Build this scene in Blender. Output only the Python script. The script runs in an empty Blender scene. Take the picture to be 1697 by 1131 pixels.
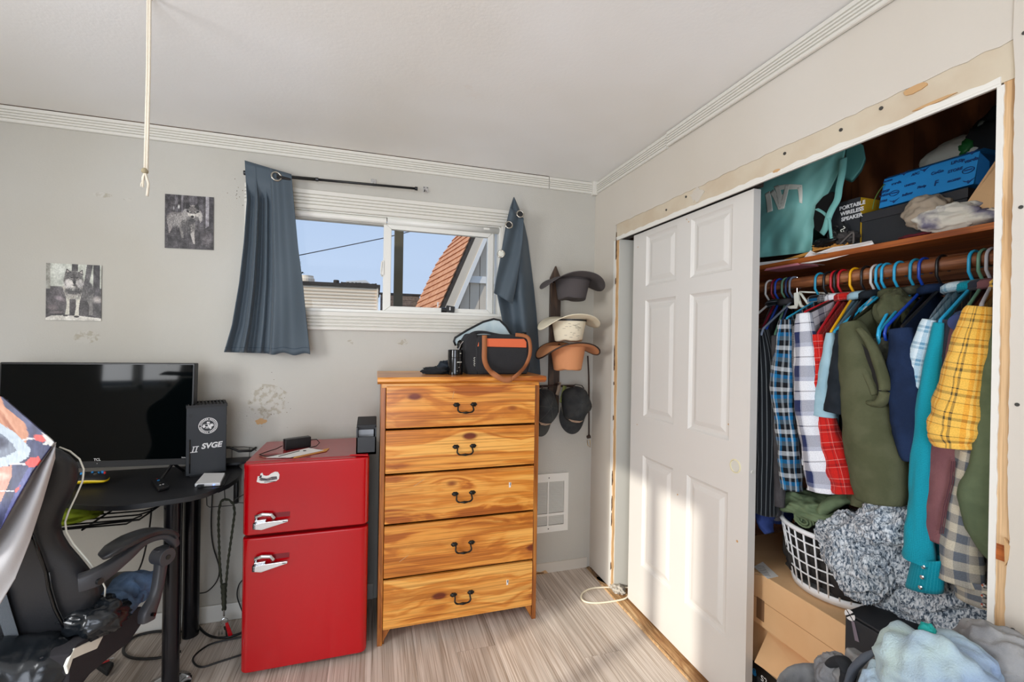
import bpy, bmesh, math, random
import numpy as np
from mathutils import Vector, Matrix, noise
random.seed(7)
SC = bpy.context.scene
COL = SC.collection
# ------------------------------------------------------------------ camera
F_PX, YAW, PITCH, ROLL = 738.416, 0.2977, -0.0024, 0.0164
CAM = Vector((-1.3112, -2.5328, 1.42))
PW, PH = 1697, 1131
_f = Vector((math.sin(YAW)*math.cos(PITCH), math.cos(YAW)*math.cos(PITCH), math.sin(PITCH)))
_r = Vector((math.cos(YAW), -math.sin(YAW), 0)); _u = _r.cross(_f)
_R = math.cos(ROLL)*_r + math.sin(ROLL)*_u; _U = -math.sin(ROLL)*_r + math.cos(ROLL)*_u
cd = bpy.data.cameras.new('camera'); cam = bpy.data.objects.new('camera', cd); COL.objects.link(cam)
cd.sensor_fit = 'HORIZONTAL'; cd.sensor_width = 36; cd.lens = F_PX*36/PW; cd.clip_start = 0.02; cd.clip_end = 300
m = Matrix((( _R.x, _U.x, -_f.x, CAM.x), (_R.y, _U.y, -_f.y, CAM.y), (_R.z, _U.z, -_f.z, CAM.z), (0, 0, 0, 1)))
cam.matrix_world = m
SC.camera = cam
# ------------------------------------------------------------------ view
SC.view_settings.view_transform = 'Standard'; SC.view_settings.look = 'None'
SC.view_settings.gamma = 1.0; SC.view_settings.use_curve_mapping = False
SC.view_settings.exposure = 0.12
SC.cycles.max_bounces = 12; SC.cycles.diffuse_bounces = 8; SC.cycles.glossy_bounces = 4
SC.cycles.use_denoising = True
# ------------------------------------------------------------------ world
def lin(c):
    c = c/255.0
    return c/12.92 if c <= .04045 else ((c+.055)/1.055)**2.4
def rgb(r, g, b): return (lin(r), lin(g), lin(b), 1)
W = bpy.data.worlds.new('sky'); SC.world = W; W.use_nodes = True
nt = W.node_tree; bg = nt.nodes['Background']
tc = nt.nodes.new('ShaderNodeTexCoord'); sp = nt.nodes.new('ShaderNodeSeparateXYZ'); cr = nt.nodes.new('ShaderNodeValToRGB')
nt.links.new(tc.outputs['Generated'], sp.inputs[0]); nt.links.new(sp.outputs['Z'], cr.inputs[0]); nt.links.new(cr.outputs[0], bg.inputs[0])
cr.color_ramp.elements[0].color = rgb(200, 217, 243); cr.color_ramp.elements[0].position = 0.05
cr.color_ramp.elements[1].color = rgb(164, 193, 236); cr.color_ramp.elements[1].position = 0.75
bg.inputs[1].default_value = 1.0
# ------------------------------------------------------------------ sun, window daylight and added rear fill
SUN = Vector((0.92, 0.39, -0.367)).normalized()
sl = bpy.data.lights.new('sun', 'SUN'); sl.energy = 2.9; sl.angle = math.radians(1.1); sl.color = (1, .94, .84)
so = bpy.data.objects.new('sun', sl); COL.objects.link(so)
so.rotation_euler = (-SUN).to_track_quat('Z', 'Y').to_euler(); so.location = (-6, -4, 4)
def area(name, loc, d, sx, sy, power, col):
    l = bpy.data.lights.new(name, 'AREA'); l.shape = 'RECTANGLE'; l.size = sx; l.size_y = sy; l.energy = power; l.color = col
    o = bpy.data.objects.new(name, l); COL.objects.link(o); o.location = loc
    o.rotation_euler = (-Vector(d)).to_track_quat('Z', 'Y').to_euler(); return o
area('daylight_side_window', (-3.58, -2.14, 1.65), (1, 0.40, -0.32), 0.8, 1.0, 26, (.97, .985, 1)).data.spread = math.radians(130)
area('added_rear_fill', (-2.1, -4.15, 1.2), (0, 1, 0.7), 1.7, 1.9, 56, (.92, .97, 1.06))  # unseen fill lamp added behind the camera to lift walls and ceiling

# ------------------------------------------------------------------ helpers
def U(ax, val, px, py):
    """point where the sight line through photo pixel meets the plane axis=val"""
    d = _f + _R*((px-PW/2)/F_PX) - _U*((py-PH/2)/F_PX)
    t = (val-CAM[ax])/d[ax]
    return CAM + d*t
class G:
    def __init__(s): s.v = []; s.f = []; s.uv = []
    def add(s, vs, fs, uvs=None):
        o = len(s.v); s.v += [tuple(v) for v in vs]
        for i, f in enumerate(fs):
            s.f.append([o+k for k in f]); s.uv.append(uvs[i] if uvs else [(0, 0)]*len(f))
        return s
    def box(s, x0, x1, y0, y1, z0, z1):
        vs = [(x, y, z) for x in (x0, x1) for y in (y0, y1) for z in (z0, z1)]
        return s.add(vs, [(0, 1, 3, 2), (4, 6, 7, 5), (0, 4, 5, 1), (2, 3, 7, 6), (0, 2, 6, 4), (1, 5, 7, 3)])
    def obox(s, c, sx, sy, sz, M=None):
        M = M or Matrix.Identity(3); c = Vector(c)
        vs = [c + M @ Vector((x*sx/2, y*sy/2, z*sz/2)) for x in (-1, 1) for y in (-1, 1) for z in (-1, 1)]
        return s.add(vs, [(0, 1, 3, 2), (4, 6, 7, 5), (0, 4, 5, 1), (2, 3, 7, 6), (0, 2, 6, 4), (1, 5, 7, 3)])
    def grid(s, fn, nu, nv, cu=False, us=1, vs_=1):
        pts = []
        for j in range(nv+1):
            for i in range(nu if cu else nu+1): pts.append(fn(i/nu, j/nv))
        w = nu if cu else nu+1; fs = []; uv = []
        for j in range(nv):
            for i in range(nu):
                a = j*w+i; b = j*w+(i+1) % w if cu else j*w+i+1
                fs.append((a, b, b+w, a+w))
                u0, u1, v0, v1 = i/nu*us, (i+1)/nu*us, j/nv*vs_, (j+1)/nv*vs_
                uv.append([(u0, v0), (u1, v0), (u1, v1), (u0, v1)])
        return s.add(pts, fs, uv)
    def tube(s, path, r, n=8, closed=False, caps=True, flat=1.0, flatdir=None, fn=None):
        P = [Vector(p) for p in path]; N = len(P)
        R = [r]*N if not hasattr(r, '__len__') else r
        T = []
        for i in range(N):
            a = P[(i-1) % N] if (closed or i > 0) else P[i]; b = P[(i+1) % N] if (closed or i < N-1) else P[i]
            T.append((b-a).normalized() if (b-a).length > 1e-9 else Vector((0, 0, 1)))
        ref = Vector(flatdir) if flatdir else (Vector((0, 0, 1)) if abs(T[0].z) < .9 else Vector((1, 0, 0)))
        nr = (ref - T[0]*ref.dot(T[0])).normalized(); pts = []; L = 0; uvv = [0]
        for i in range(N):
            if flatdir: nr = (ref - T[i]*ref.dot(T[i])).normalized()
            elif i: nr = (nr - T[i]*nr.dot(T[i])).normalized()
            bn = T[i].cross(nr)
            for k in range(n):
                a = 2*math.pi*k/n
                q = P[i] + nr*(math.cos(a)*R[i]*flat) + bn*(math.sin(a)*R[i])
                if fn: q = fn(q, i/(N-1), a)
                pts.append(q)
            if i: L += (P[i]-P[i-1]).length; uvv.append(L)
        fs = []; uv = []; M_ = N if closed else N-1; cir = 2*math.pi*max(R)*(1+flat)/2
        for i in range(M_):
            j = (i+1) % N
            for k in range(n):
                k2 = (k+1) % n; fs.append((i*n+k, i*n+k2, j*n+k2, j*n+k))
                v0 = uvv[i]; v1 = uvv[j] if j > i else uvv[i]+.01
                uv.append([(k/n*cir, v0), ((k+1)/n*cir, v0), ((k+1)/n*cir, v1), (k/n*cir, v1)])
        if caps and not closed:
            fs.append(tuple(range(n-1, -1, -1))); uv.append([(0, 0)]*n)
            fs.append(tuple((N-1)*n+k for k in range(n))); uv.append([(0, 0)]*n)
        return s.add(pts, fs, uv)
    def cyl(s, a, b, r, n=20, r2=None): return s.tube([a, b], [r, r2 if r2 is not None else r], n)
    def lathe(s, prof, c=(0, 0, 0), n=24, M=None, sx=1, sy=1):
        c = Vector(c); M = M or Matrix.Identity(3); pts = []
        for (r, z) in prof:
            for k in range(n):
                a = 2*math.pi*k/n; pts.append(c + M @ Vector((r*sx*math.cos(a), r*sy*math.sin(a), z)))
        fs = [(i*n+k, i*n+(k+1) % n, (i+1)*n+(k+1) % n, (i+1)*n+k) for i in range(len(prof)-1) for k in range(n)]
        fs.append(tuple(range(n-1, -1, -1))); fs.append(tuple((len(prof)-1)*n+k for k in range(n)))
        return s.add(pts, fs)
    def prism(s, poly, ax, a0, a1):
        """poly: list of 2-D points in the two other axes (ordered x,y,z without ax)"""
        def mk(p, a):
            q = list(p); q.insert(ax, a); return tuple(q)
        n = len(poly); vs = [mk(p, a0) for p in poly]+[mk(p, a1) for p in poly]
        fs = [tuple(range(n)), tuple(range(2*n-1, n-1, -1))]+[(i, (i+1) % n, n+(i+1) % n, n+i) for i in range(n)]
        return s.add(vs, fs)
    def hull3(s, front, off):
        """closed solid from a 3-D outline and an offset vector"""
        n = len(front); off = Vector(off); vs = [Vector(p) for p in front]+[Vector(p)+off for p in front]
        return s.add(vs, [tuple(range(n)), tuple(range(2*n-1, n-1, -1))]+[(i, (i+1) % n, n+(i+1) % n, n+i) for i in range(n)])
    def obj(s, name, mat, parent=None, smooth=False, bevel=0, seg=2, solid=0, sub=0, fix=True):
        me = bpy.data.meshes.new(name); me.from_pydata(s.v, [], s.f)
        ul = me.uv_layers.new(name='UVMap'); k = 0
        flat = [c for f in s.uv for p in f for c in p]
        ul.data.foreach_set('uv', flat)
        if fix:
            bm = bmesh.new(); bm.from_mesh(me); bmesh.ops.recalc_face_normals(bm, faces=bm.faces); bm.to_mesh(me); bm.free()
        if mat: me.materials.append(mat)
        if smooth: me.polygons.foreach_set('use_smooth', [True]*len(me.polygons))
        o = bpy.data.objects.new(name, me); COL.objects.link(o)
        if parent: attach(o, parent)
        if solid:
            md = o.modifiers.new('solid', 'SOLIDIFY'); md.thickness = solid; md.offset = 0
        if bevel:
            md = o.modifiers.new('bevel', 'BEVEL'); md.width = bevel; md.segments = seg; md.limit_method = 'ANGLE'; md.angle_limit = .6
            if smooth is False and seg > 1:
                me.polygons.foreach_set('use_smooth', [True]*len(me.polygons)); md.harden_normals = True
        if sub:
            md = o.modifiers.new('sub', 'SUBSURF'); md.levels = sub; md.render_levels = sub
        return o
def attach(o, p):
    o.parent = p; o.matrix_parent_inverse = Matrix.Translation(-p.location) if not p.parent else Matrix.Identity(4)
def tag(o, label, cat, group=None, kind=None):
    o['label'] = label; o['category'] = cat
    if group: o['group'] = group
    if kind: o['kind'] = kind
    return o
def thing(name, loc, label, cat, group=None):
    o = bpy.data.objects.new(name, None); COL.objects.link(o); o.location = loc; o.empty_display_size = .05
    return tag(o, label, cat, group)
def struct(o, label=None):
    o['kind'] = 'structure'
    if label: o['label'] = label
    return o
def empty_struct(name, loc=(0, 0, 0), label=None):
    o = bpy.data.objects.new(name, None); COL.objects.link(o); o.location = loc; return struct(o, label)
def text(s, name, mat, parent, M, size, extrude=.0006, align='CENTER', shear=0, bold=0):
    c = bpy.data.curves.new(name, 'FONT'); c.body = s; c.size = size; c.extrude = extrude; c.align_x = align; c.align_y = 'CENTER'; c.shear = shear; c.offset = bold
    tmp = bpy.data.objects.new('tmp', c); COL.objects.link(tmp)
    me = bpy.data.meshes.new_from_object(tmp.evaluated_get(bpy.context.evaluated_depsgraph_get())); bpy.data.objects.remove(tmp); bpy.data.curves.remove(c)
    me.name = name; me.materials.clear(); me.materials.append(mat); o = bpy.data.objects.new(name, me); COL.objects.link(o)
    o.parent = parent; o.matrix_parent_inverse = Matrix.Translation(-parent.location) if parent and not parent.parent else Matrix.Identity(4)
    o.matrix_basis = M; return o
def frameM(origin, xdir, ydir):
    x = Vector(xdir).normalized(); y = Vector(ydir); y = (y-x*y.dot(x)).normalized(); z = x.cross(y); o = Vector(origin)
    return Matrix(((x.x, y.x, z.x, o.x), (x.y, y.y, z.y, o.y), (x.z, y.z, z.z, o.z), (0, 0, 0, 1)))

# ------------------------------------------------------------------ materials
def N(nt, t, **k):
    n = nt.nodes.new(t)
    for a, b in k.items(): setattr(n, a, b)
    return n
def mat(name, col, rough=.6, metal=0, coat=0, bump=0, bscale=80, spec=.5, var=0, vscale=3, col2=None, sheen=0, emit=0, obj=True, trans=0, bstretch=None, vlo=.4, vhi=.6):
    mt = bpy.data.materials.new(name); mt.use_nodes = True; nt = mt.node_tree; p = nt.nodes['Principled BSDF']
    p.inputs['Base Color'].default_value = rgb(*col); p.inputs['Roughness'].default_value = rough; p.inputs['Metallic'].default_value = metal
    p.inputs['Coat Weight'].default_value = coat; p.inputs['Coat Roughness'].default_value = .08; p.inputs['Specular IOR Level'].default_value = spec
    p.inputs['Sheen Weight'].default_value = sheen; p.inputs['Transmission Weight'].default_value = trans
    if emit: p.inputs['Emission Color'].default_value = rgb(*col); p.inputs['Emission Strength'].default_value = emit
    tcn = N(nt, 'ShaderNodeTexCoord')
    if col2:
        no = N(nt, 'ShaderNodeTexNoise'); no.inputs['Scale'].default_value = vscale; no.inputs['Detail'].default_value = 6
        r = N(nt, 'ShaderNodeValToRGB'); r.color_ramp.elements[0].color = rgb(*col); r.color_ramp.elements[1].color = rgb(*col2)
        r.color_ramp.elements[0].position = vlo; r.color_ramp.elements[1].position = vhi
        nt.links.new(tcn.outputs['Object'], no.inputs['Vector']); nt.links.new(no.outputs['Fac'], r.inputs[0]); nt.links.new(r.outputs[0], p.inputs['Base Color'])
    if bump:
        no = N(nt, 'ShaderNodeTexNoise'); no.inputs['Scale'].default_value = bscale; no.inputs['Detail'].default_value = 4
        b = N(nt, 'ShaderNodeBump'); b.inputs['Strength'].default_value = bump; b.inputs['Distance'].default_value = .004
        if bstretch:
            mp = N(nt, 'ShaderNodeMapping'); mp.inputs['Scale'].default_value = bstretch; nt.links.new(tcn.outputs['Object'], mp.inputs[0]); nt.links.new(mp.outputs[0], no.inputs['Vector'])
        else: nt.links.new(tcn.outputs['Object'], no.inputs['Vector'])
        nt.links.new(no.outputs['Fac'], b.inputs['Height']); nt.links.new(b.outputs[0], p.inputs['Normal'])
    return mt
def ramp(nt, stops, interp='LINEAR'):
    r = N(nt, 'ShaderNodeValToRGB'); r.color_ramp.interpolation = interp; e = r.color_ramp.elements
    while len(e) > 1: e.remove(e[-1])
    e[0].position = stops[0][0]; e[0].color = rgb(*stops[0][1])
    for p_, c in stops[1:]:
        q = e.new(p_); q.color = rgb(*c)
    return r
def wood(name, stops, scale=(1.2, 12, 12), dist=2.0, rough=.4, knots=None, kscale=(3, 3, 7), coat=.0, rnd=.15, fine=1):
    mt = bpy.data.materials.new(name); mt.use_nodes = True; nt = mt.node_tree; p = nt.nodes['Principled BSDF']; L = nt.links.new
    p.inputs['Roughness'].default_value = rough; p.inputs['Coat Weight'].default_value = coat; p.inputs['Coat Roughness'].default_value = .15
    t = N(nt, 'ShaderNodeTexCoord'); oi = N(nt, 'ShaderNodeObjectInfo')
    off = N(nt, 'ShaderNodeVectorMath', operation='SCALE'); off.inputs[0].default_value = (13, 7, 19); L(oi.outputs['Random'], off.inputs['Scale'])
    ad = N(nt, 'ShaderNodeVectorMath', operation='ADD'); L(t.outputs['Object'], ad.inputs[0]); L(off.outputs[0], ad.inputs[1])
    mp = N(nt, 'ShaderNodeMapping'); mp.inputs['Scale'].default_value = scale; L(ad.outputs[0], mp.inputs[0])
    vec = mp.outputs[0]
    if knots:
        mk = N(nt, 'ShaderNodeMapping'); mk.inputs['Scale'].default_value = kscale; L(ad.outputs[0], mk.inputs[0])
        vo = N(nt, 'ShaderNodeTexVoronoi'); vo.inputs['Scale'].default_value = 1; L(mk.outputs[0], vo.inputs['Vector'])
        # grain bends around the knots
        sub = N(nt, 'ShaderNodeMath', operation='POWER'); L(vo.outputs['Distance'], sub.inputs[0]); sub.inputs[1].default_value = .5
        sc = N(nt, 'ShaderNodeVectorMath', operation='SCALE'); sc.inputs[0].default_value = (.0, .9, .9); L(sub.outputs[0], sc.inputs['Scale'])
        a2 = N(nt, 'ShaderNodeVectorMath', operation='ADD'); L(vec, a2.inputs[0]); L(sc.outputs[0], a2.inputs[1]); vec = a2.outputs[0]
    n1 = N(nt, 'ShaderNodeTexNoise'); n1.inputs['Scale'].default_value = 1; n1.inputs['Detail'].default_value = 5; n1.inputs['Distortion'].default_value = dist; L(vec, n1.inputs['Vector'])
    # rings: fold noise into bands
    mu = N(nt, 'ShaderNodeMath', operation='MULTIPLY'); L(n1.outputs['Fac'], mu.inputs[0]); mu.inputs[1].default_value = 22*fine
    sn = N(nt, 'ShaderNodeMath', operation='SINE'); L(mu.outputs[0], sn.inputs[0])
    m2 = N(nt, 'ShaderNodeMath', operation='MULTIPLY_ADD'); L(sn.outputs[0], m2.inputs[0]); m2.inputs[1].default_value = .14; L(n1.outputs['Fac'], m2.inputs[2])
    m3 = N(nt, 'ShaderNodeMath', operation='MULTIPLY_ADD'); L(oi.outputs['Random'], m3.inputs[0]); m3.inputs[1].default_value = rnd; L(m2.outputs[0], m3.inputs[2])
    m4 = N(nt, 'ShaderNodeMath', operation='SUBTRACT'); L(m3.outputs[0], m4.inputs[0]); m4.inputs[1].default_value = rnd/2
    r = ramp(nt, stops); L(m4.outputs[0], r.inputs[0]); out = r.outputs[0]
    if knots:
        kr = ramp(nt, [(0, (255, 255, 255)), (.09, (255, 255, 255)), (.14, (90, 90, 90)), (.22, (0, 0, 0))]); L(vo.outputs['Distance'], kr.inputs[0])
        mx = N(nt, 'ShaderNodeMix', data_type='RGBA'); L(kr.outputs[0], mx.inputs['Factor']); L(out, mx.inputs['A']); mx.inputs['B'].default_value = rgb(*knots); out = mx.outputs['Result']
    mf = N(nt, 'ShaderNodeMapping'); mf.inputs['Scale'].default_value = [v*(14 if v > 3 else 3) for v in scale]; L(ad.outputs[0], mf.inputs[0])
    nf = N(nt, 'ShaderNodeTexNoise'); nf.inputs['Scale'].default_value = 1; nf.inputs['Detail'].default_value = 3; L(mf.outputs[0], nf.inputs['Vector'])
    rf = ramp(nt, [(.38, (214, 206, 198)), (.55, (255, 255, 255))]); L(nf.outputs['Fac'], rf.inputs[0])
    mg = N(nt, 'ShaderNodeMix', data_type='RGBA', blend_type='MULTIPLY'); mg.inputs['Factor'].default_value = 1; L(out, mg.inputs['A']); L(rf.outputs[0], mg.inputs['B']); out = mg.outputs['Result']
    L(out, p.inputs['Base Color'])
    b = N(nt, 'ShaderNodeBump'); b.inputs['Strength'].default_value = .15; b.inputs['Distance'].default_value = .002; L(m2.outputs[0], b.inputs['Height']); L(b.outputs[0], p.inputs['Normal'])
    return mt
def wall_mat(name, base, stain, bump=.35, bscale=130, lo=.60, hi=.72, sscale=1.6, rough=.75):
    mt = bpy.data.materials.new(name); mt.use_nodes = True; nt = mt.node_tree; p = nt.nodes['Principled BSDF']; L = nt.links.new
    p.inputs['Roughness'].default_value = rough
    t = N(nt, 'ShaderNodeTexCoord')
    n1 = N(nt, 'ShaderNodeTexNoise'); n1.inputs['Scale'].default_value = sscale; n1.inputs['Detail'].default_value = 9; n1.inputs['Roughness'].default_value = .62; L(t.outputs['Object'], n1.inputs['Vector'])
    r = ramp(nt, [(lo, base), (hi, stain)]); L(n1.outputs['Fac'], r.inputs[0])
    n2 = N(nt, 'ShaderNodeTexNoise'); n2.inputs['Scale'].default_value = .9; n2.inputs['Detail'].default_value = 3; L(t.outputs['Object'], n2.inputs['Vector'])
    mx = N(nt, 'ShaderNodeMix', data_type='RGBA', blend_type='MULTIPLY'); mx.inputs['Factor'].default_value = 1
    r2 = ramp(nt, [(.35, (243, 240, 234)), (.65, (255, 255, 255))]); L(n2.outputs['Fac'], r2.inputs[0])
    L(r.outputs[0], mx.inputs['A']); L(r2.outputs[0], mx.inputs['B']); L(mx.outputs['Result'], p.inputs['Base Color'])
    n3 = N(nt, 'ShaderNodeTexNoise'); n3.inputs['Scale'].default_value = bscale; n3.inputs['Detail'].default_value = 3; L(t.outputs['Object'], n3.inputs['Vector'])
    b = N(nt, 'ShaderNodeBump'); b.inputs['Strength'].default_value = bump; b.inputs['Distance'].default_value = .003; L(n3.outputs['Fac'], b.inputs['Height']); L(b.outputs[0], p.inputs['Normal'])
    return mt
def plaid(name, base, ustops, vstops, pu=.08, pv=.08, rough=.9):
    """woven check from the garment's own UVs, in metres"""
    mt = bpy.data.materials.new(name); mt.use_nodes = True; nt = mt.node_tree; p = nt.nodes['Principled BSDF']; L = nt.links.new
    p.inputs['Roughness'].default_value = rough; p.inputs['Specular IOR Level'].default_value = .15; p.inputs['Sheen Weight'].default_value = .1
    t = N(nt, 'ShaderNodeTexCoord'); s = N(nt, 'ShaderNodeSeparateXYZ'); L(t.outputs['UV'], s.inputs[0])
    def ch(o, per, st):
        d = N(nt, 'ShaderNodeMath', operation='DIVIDE'); L(o, d.inputs[0]); d.inputs[1].default_value = per
        fr = N(nt, 'ShaderNodeMath', operation='FRACT'); L(d.outputs[0], fr.inputs[0])
        r = ramp(nt, st, 'CONSTANT'); L(fr.outputs[0], r.inputs[0]); return r.outputs[0]
    a = ch(s.outputs['X'], pu, ustops); b = ch(s.outputs['Y'], pv, vstops)
    mx = N(nt, 'ShaderNodeMix', data_type='RGBA'); mx.inputs['Factor'].default_value = .5; L(a, mx.inputs['A']); L(b, mx.inputs['B'])
    no = N(nt, 'ShaderNodeTexNoise'); no.inputs['Scale'].default_value = 350; L(t.outputs['UV'], no.inputs['Vector'])
    r3 = ramp(nt, [(.3, (228, 228, 228)), (.7, (255, 255, 255))]); L(no.outputs['Fac'], r3.inputs[0])
    m2 = N(nt, 'ShaderNodeMix', data_type='RGBA', blend_type='MULTIPLY'); m2.inputs['Factor'].default_value = 1; L(mx.outputs['Result'], m2.inputs['A']); L(r3.outputs[0], m2.inputs['B'])
    L(m2.outputs['Result'], p.inputs['Base Color']); return mt
def vcol_mat(name, rough=.6):
    mt = bpy.data.materials.new(name); mt.use_nodes = True; nt = mt.node_tree; p = nt.nodes['Principled BSDF']
    p.inputs['Roughness'].default_value = rough; a = N(nt, 'ShaderNodeVertexColor', layer_name='Print'); nt.links.new(a.outputs[0], p.inputs['Base Color']); return mt
def glass_mat(name):
    mt = bpy.data.materials.new(name); mt.use_nodes = True; nt = mt.node_tree; nt.nodes.clear()
    o = N(nt, 'ShaderNodeOutputMaterial'); g = N(nt, 'ShaderNodeBsdfGlossy'); g.inputs['Roughness'].default_value = .02
    t = N(nt, 'ShaderNodeBsdfTransparent'); t.inputs[0].default_value = (.93, .95, .96, 1); mx = N(nt, 'ShaderNodeMixShader'); mx.inputs[0].default_value = .012
    nt.links.new(t.outputs[0], mx.inputs[1]); nt.links.new(g.outputs[0], mx.inputs[2]); nt.links.new(mx.outputs[0], o.inputs[0]); return mt
M = {}
M['wall'] = wall_mat('wall_paint', (192, 190, 183), (180, 168, 146), lo=.66, hi=.76)
M['wallr'] = wall_mat('wall_paint_smooth', (208, 202, 192), (196, 184, 162), bump=.08, lo=.66, hi=.78)
M['ceil'] = wall_mat('ceiling_paint', (244, 244, 243), (228, 214, 198), bump=.15, bscale=90, lo=.68, hi=.8)
M['white'] = mat('white_paint', (226, 224, 216), .5, bump=.05, bscale=60)
M['door'] = mat('door_paint', (214, 211, 205), .38, bump=.04, bscale=40)
M['jamb'] = mat('jamb_paint', (208, 206, 196), .5)
M['casing'] = mat('casing_paint', (216, 213, 204), .5)
M['groove'] = mat('casing_groove', (170, 166, 156), .7)
M['vinyl'] = mat('white_vinyl', (226, 225, 218), .35)
M['tan'] = mat('bare_drywall', (204, 192, 170), .85, col2=(196, 180, 156), vscale=6)
M['chip'] = mat('raw_chip', (196, 158, 112), .85)
M['dirt'] = mat('dirt_crack', (112, 84, 58), .9, col2=(60, 44, 30), vscale=30)
M['stud'] = wood('stud_pine', [(.3, (200, 160, 112)), (.6, (220, 186, 142))], scale=(14, 14, 1.2), rough=.7)
M['sill'] = wood('raw_sill_wood', [(.3, (168, 124, 80)), (.5, (196, 156, 108)), (.7, (216, 184, 140))], scale=(12, 1.5, 12), rough=.65)
M['floor'] = wood('grey_plank', [(.25, (186, 174, 162)), (.45, (204, 192, 180)), (.7, (220, 209, 198))], scale=(14, .8, 9), rough=.45, rnd=.12, dist=.4, fine=1.5)
M['pine'] = wood('honey_pine', [(.28, (176, 96, 30)), (.42, (214, 134, 50)), (.55, (232, 160, 72)), (.75, (242, 180, 92))], scale=(.55, 8, 10), dist=.35, rough=.32, knots=(120, 50, 20), kscale=(3.1, 3, 6.5), coat=.25, rnd=.10, fine=1.5)
M['pine_v'] = wood('honey_pine_upright', [(.3, (150, 84, 30)), (.5, (190, 120, 50)), (.75, (206, 142, 66))], scale=(9, 9, 1.0), rough=.35, coat=.2)
M['plywood'] = wood('dark_panel', [(.3, (84, 46, 24)), (.5, (112, 66, 36)), (.75, (136, 84, 48))], scale=(9, 3, .8), rough=.5)
M['shelf'] = wood('shelf_wood', [(.3, (150, 76, 30)), (.55, (186, 104, 46)), (.8, (206, 124, 60))], scale=(9, 1, 9), rough=.4)
M['rod'] = wood('rod_wood', [(.3, (110, 62, 34)), (.55, (148, 90, 52)), (.8, (168, 108, 66))], scale=(12, 1.5, 12), rough=.5)
M['rack'] = wood('rack_wood', [(.3, (52, 38, 30)), (.7, (86, 66, 52))], scale=(12, 12, 1.2), rough=.5)
M['black'] = mat('black_plastic', (24, 25, 27), .38)
M['blackm'] = mat('matte_black', (30, 31, 33), .6, bump=.1, bscale=300)
M['blackg'] = mat('gloss_black', (8, 9, 11), .08)
M['screen'] = mat('screen_glass', (3, 6, 7), .05, spec=.16)
M['leather'] = mat('black_leather', (34, 35, 38), .38, bump=.12, bscale=160)
M['leatherg'] = mat('shiny_leather', (20, 24, 28), .22, bump=.08, bscale=120)
M['desk'] = mat('desk_top', (30, 31, 34), .42, bump=.15, bscale=500)
M['steelb'] = mat('black_steel', (26, 26, 30), .22, metal=.3)
M['wire'] = mat('black_wire', (18, 18, 18), .45)
M['chrome'] = mat('chrome', (220, 222, 225), .12, metal=1)
M['red'] = mat('red_enamel', (184, 0, 14), .2, coat=.25)
M['redtop'] = mat('red_top', (160, 44, 48), .22, coat=.3)
M['darkred'] = mat('dark_gap', (40, 4, 6), .6)
M['iron'] = mat('antique_iron', (46, 44, 40), .35, metal=.8)
M['curtain'] = mat('slate_curtain', (66, 79, 89), .62, bump=.06, bscale=900, sheen=.15)
M['grommet'] = mat('grommet_metal', (190, 186, 176), .25, metal=1)
M['felt'] = mat('grey_felt', (78, 72, 72), .95, bump=.1, bscale=400)
M['cream'] = mat('cream_straw', (232, 222, 196), .8, bump=.25, bscale=260)
M['tanstraw'] = mat('tan_straw', (206, 140, 94), .75, bump=.3, bscale=260)
M['brown'] = mat('dark_brown_leather', (52, 34, 24), .55)
M['capblack'] = mat('cap_cotton', (34, 36, 38), .9, bump=.2, bscale=200, col2=(54, 55, 54), vscale=14)
M['capgrey'] = mat('cap_grey', (70, 70, 66), .9, bump=.2, bscale=200)
M['canvas'] = mat('black_canvas', (36, 36, 38), .85, bump=.3, bscale=300)
M['orange'] = mat('orange_trim', (218, 104, 62), .7, bump=.1, bscale=200)
M['strap'] = mat('tan_strap', (158, 96, 54), .65)
M['liner'] = mat('pale_liner', (176, 196, 202), .5, col2=(198, 212, 214), vscale=12)
M['paper'] = mat('white_paper', (232, 230, 226), .7)
M['yellow'] = mat('yellow_plastic', (238, 206, 20), .4)
M['cardb'] = mat('cardboard', (222, 178, 130), .85, col2=(228, 186, 138), vscale=5, bump=.05, bscale=30)
M['carddark'] = mat('cardboard_shade', (184, 138, 94), .85)
M['basket'] = mat('white_basket', (232, 234, 236), .4)
M['teal'] = mat('teal_bag', (112, 178, 172), .6, col2=(130, 192, 184), vscale=5, sheen=.1)
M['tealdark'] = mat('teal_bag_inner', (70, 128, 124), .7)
M['ivory'] = mat('ivory_print', (226, 226, 214), .6)
M['bluebox'] = mat('blue_box', (38, 142, 214), .5)
M['blueprint'] = mat('navy_print', (20, 62, 122), .6)
M['charbox'] = mat('charcoal_box', (36, 38, 42), .7, bump=.1, bscale=200)
M['gold'] = mat('yellow_box', (214, 168, 30), .6)
M['khaki'] = mat('khaki_cloth', (168, 154, 136), .9, bump=.1, bscale=300)
M['tiedye'] = mat('tiedye_cloth', (222, 218, 206), .9, col2=(118, 114, 136), vscale=14, vlo=.45, vhi=.62)
M['green'] = mat('green_plastic', (30, 110, 50), .4)
M['maroonc'] = mat('maroon_cloth', (94, 22, 34), .9)
M['manila'] = mat('manila', (214, 150, 70), .7)
M['rope'] = mat('cotton_rope', (218, 208, 190), .9, bump=.4, bscale=300)
M['greencord'] = mat('olive_paracord', (62, 64, 50), .9, bump=.6, bscale=300)
M['glass'] = glass_mat('window_glass')
M['shingle'] = mat('orange_shingle', (206, 148, 110), .8, col2=(190, 130, 94), vscale=8)
M['shinglebrown'] = mat('brown_shingle', (128, 104, 84), .9, col2=(104, 82, 66), vscale=20)
M['siding'] = mat('cream_siding', (236, 216, 190), .7)
M['greysiding'] = mat('grey_siding', (206, 190, 170), .8)
M['whitetrim'] = mat('white_trim', (226, 220, 212), .7)
M['tar'] = mat('dark_roof_edge', (62, 54, 48), .9)
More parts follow.
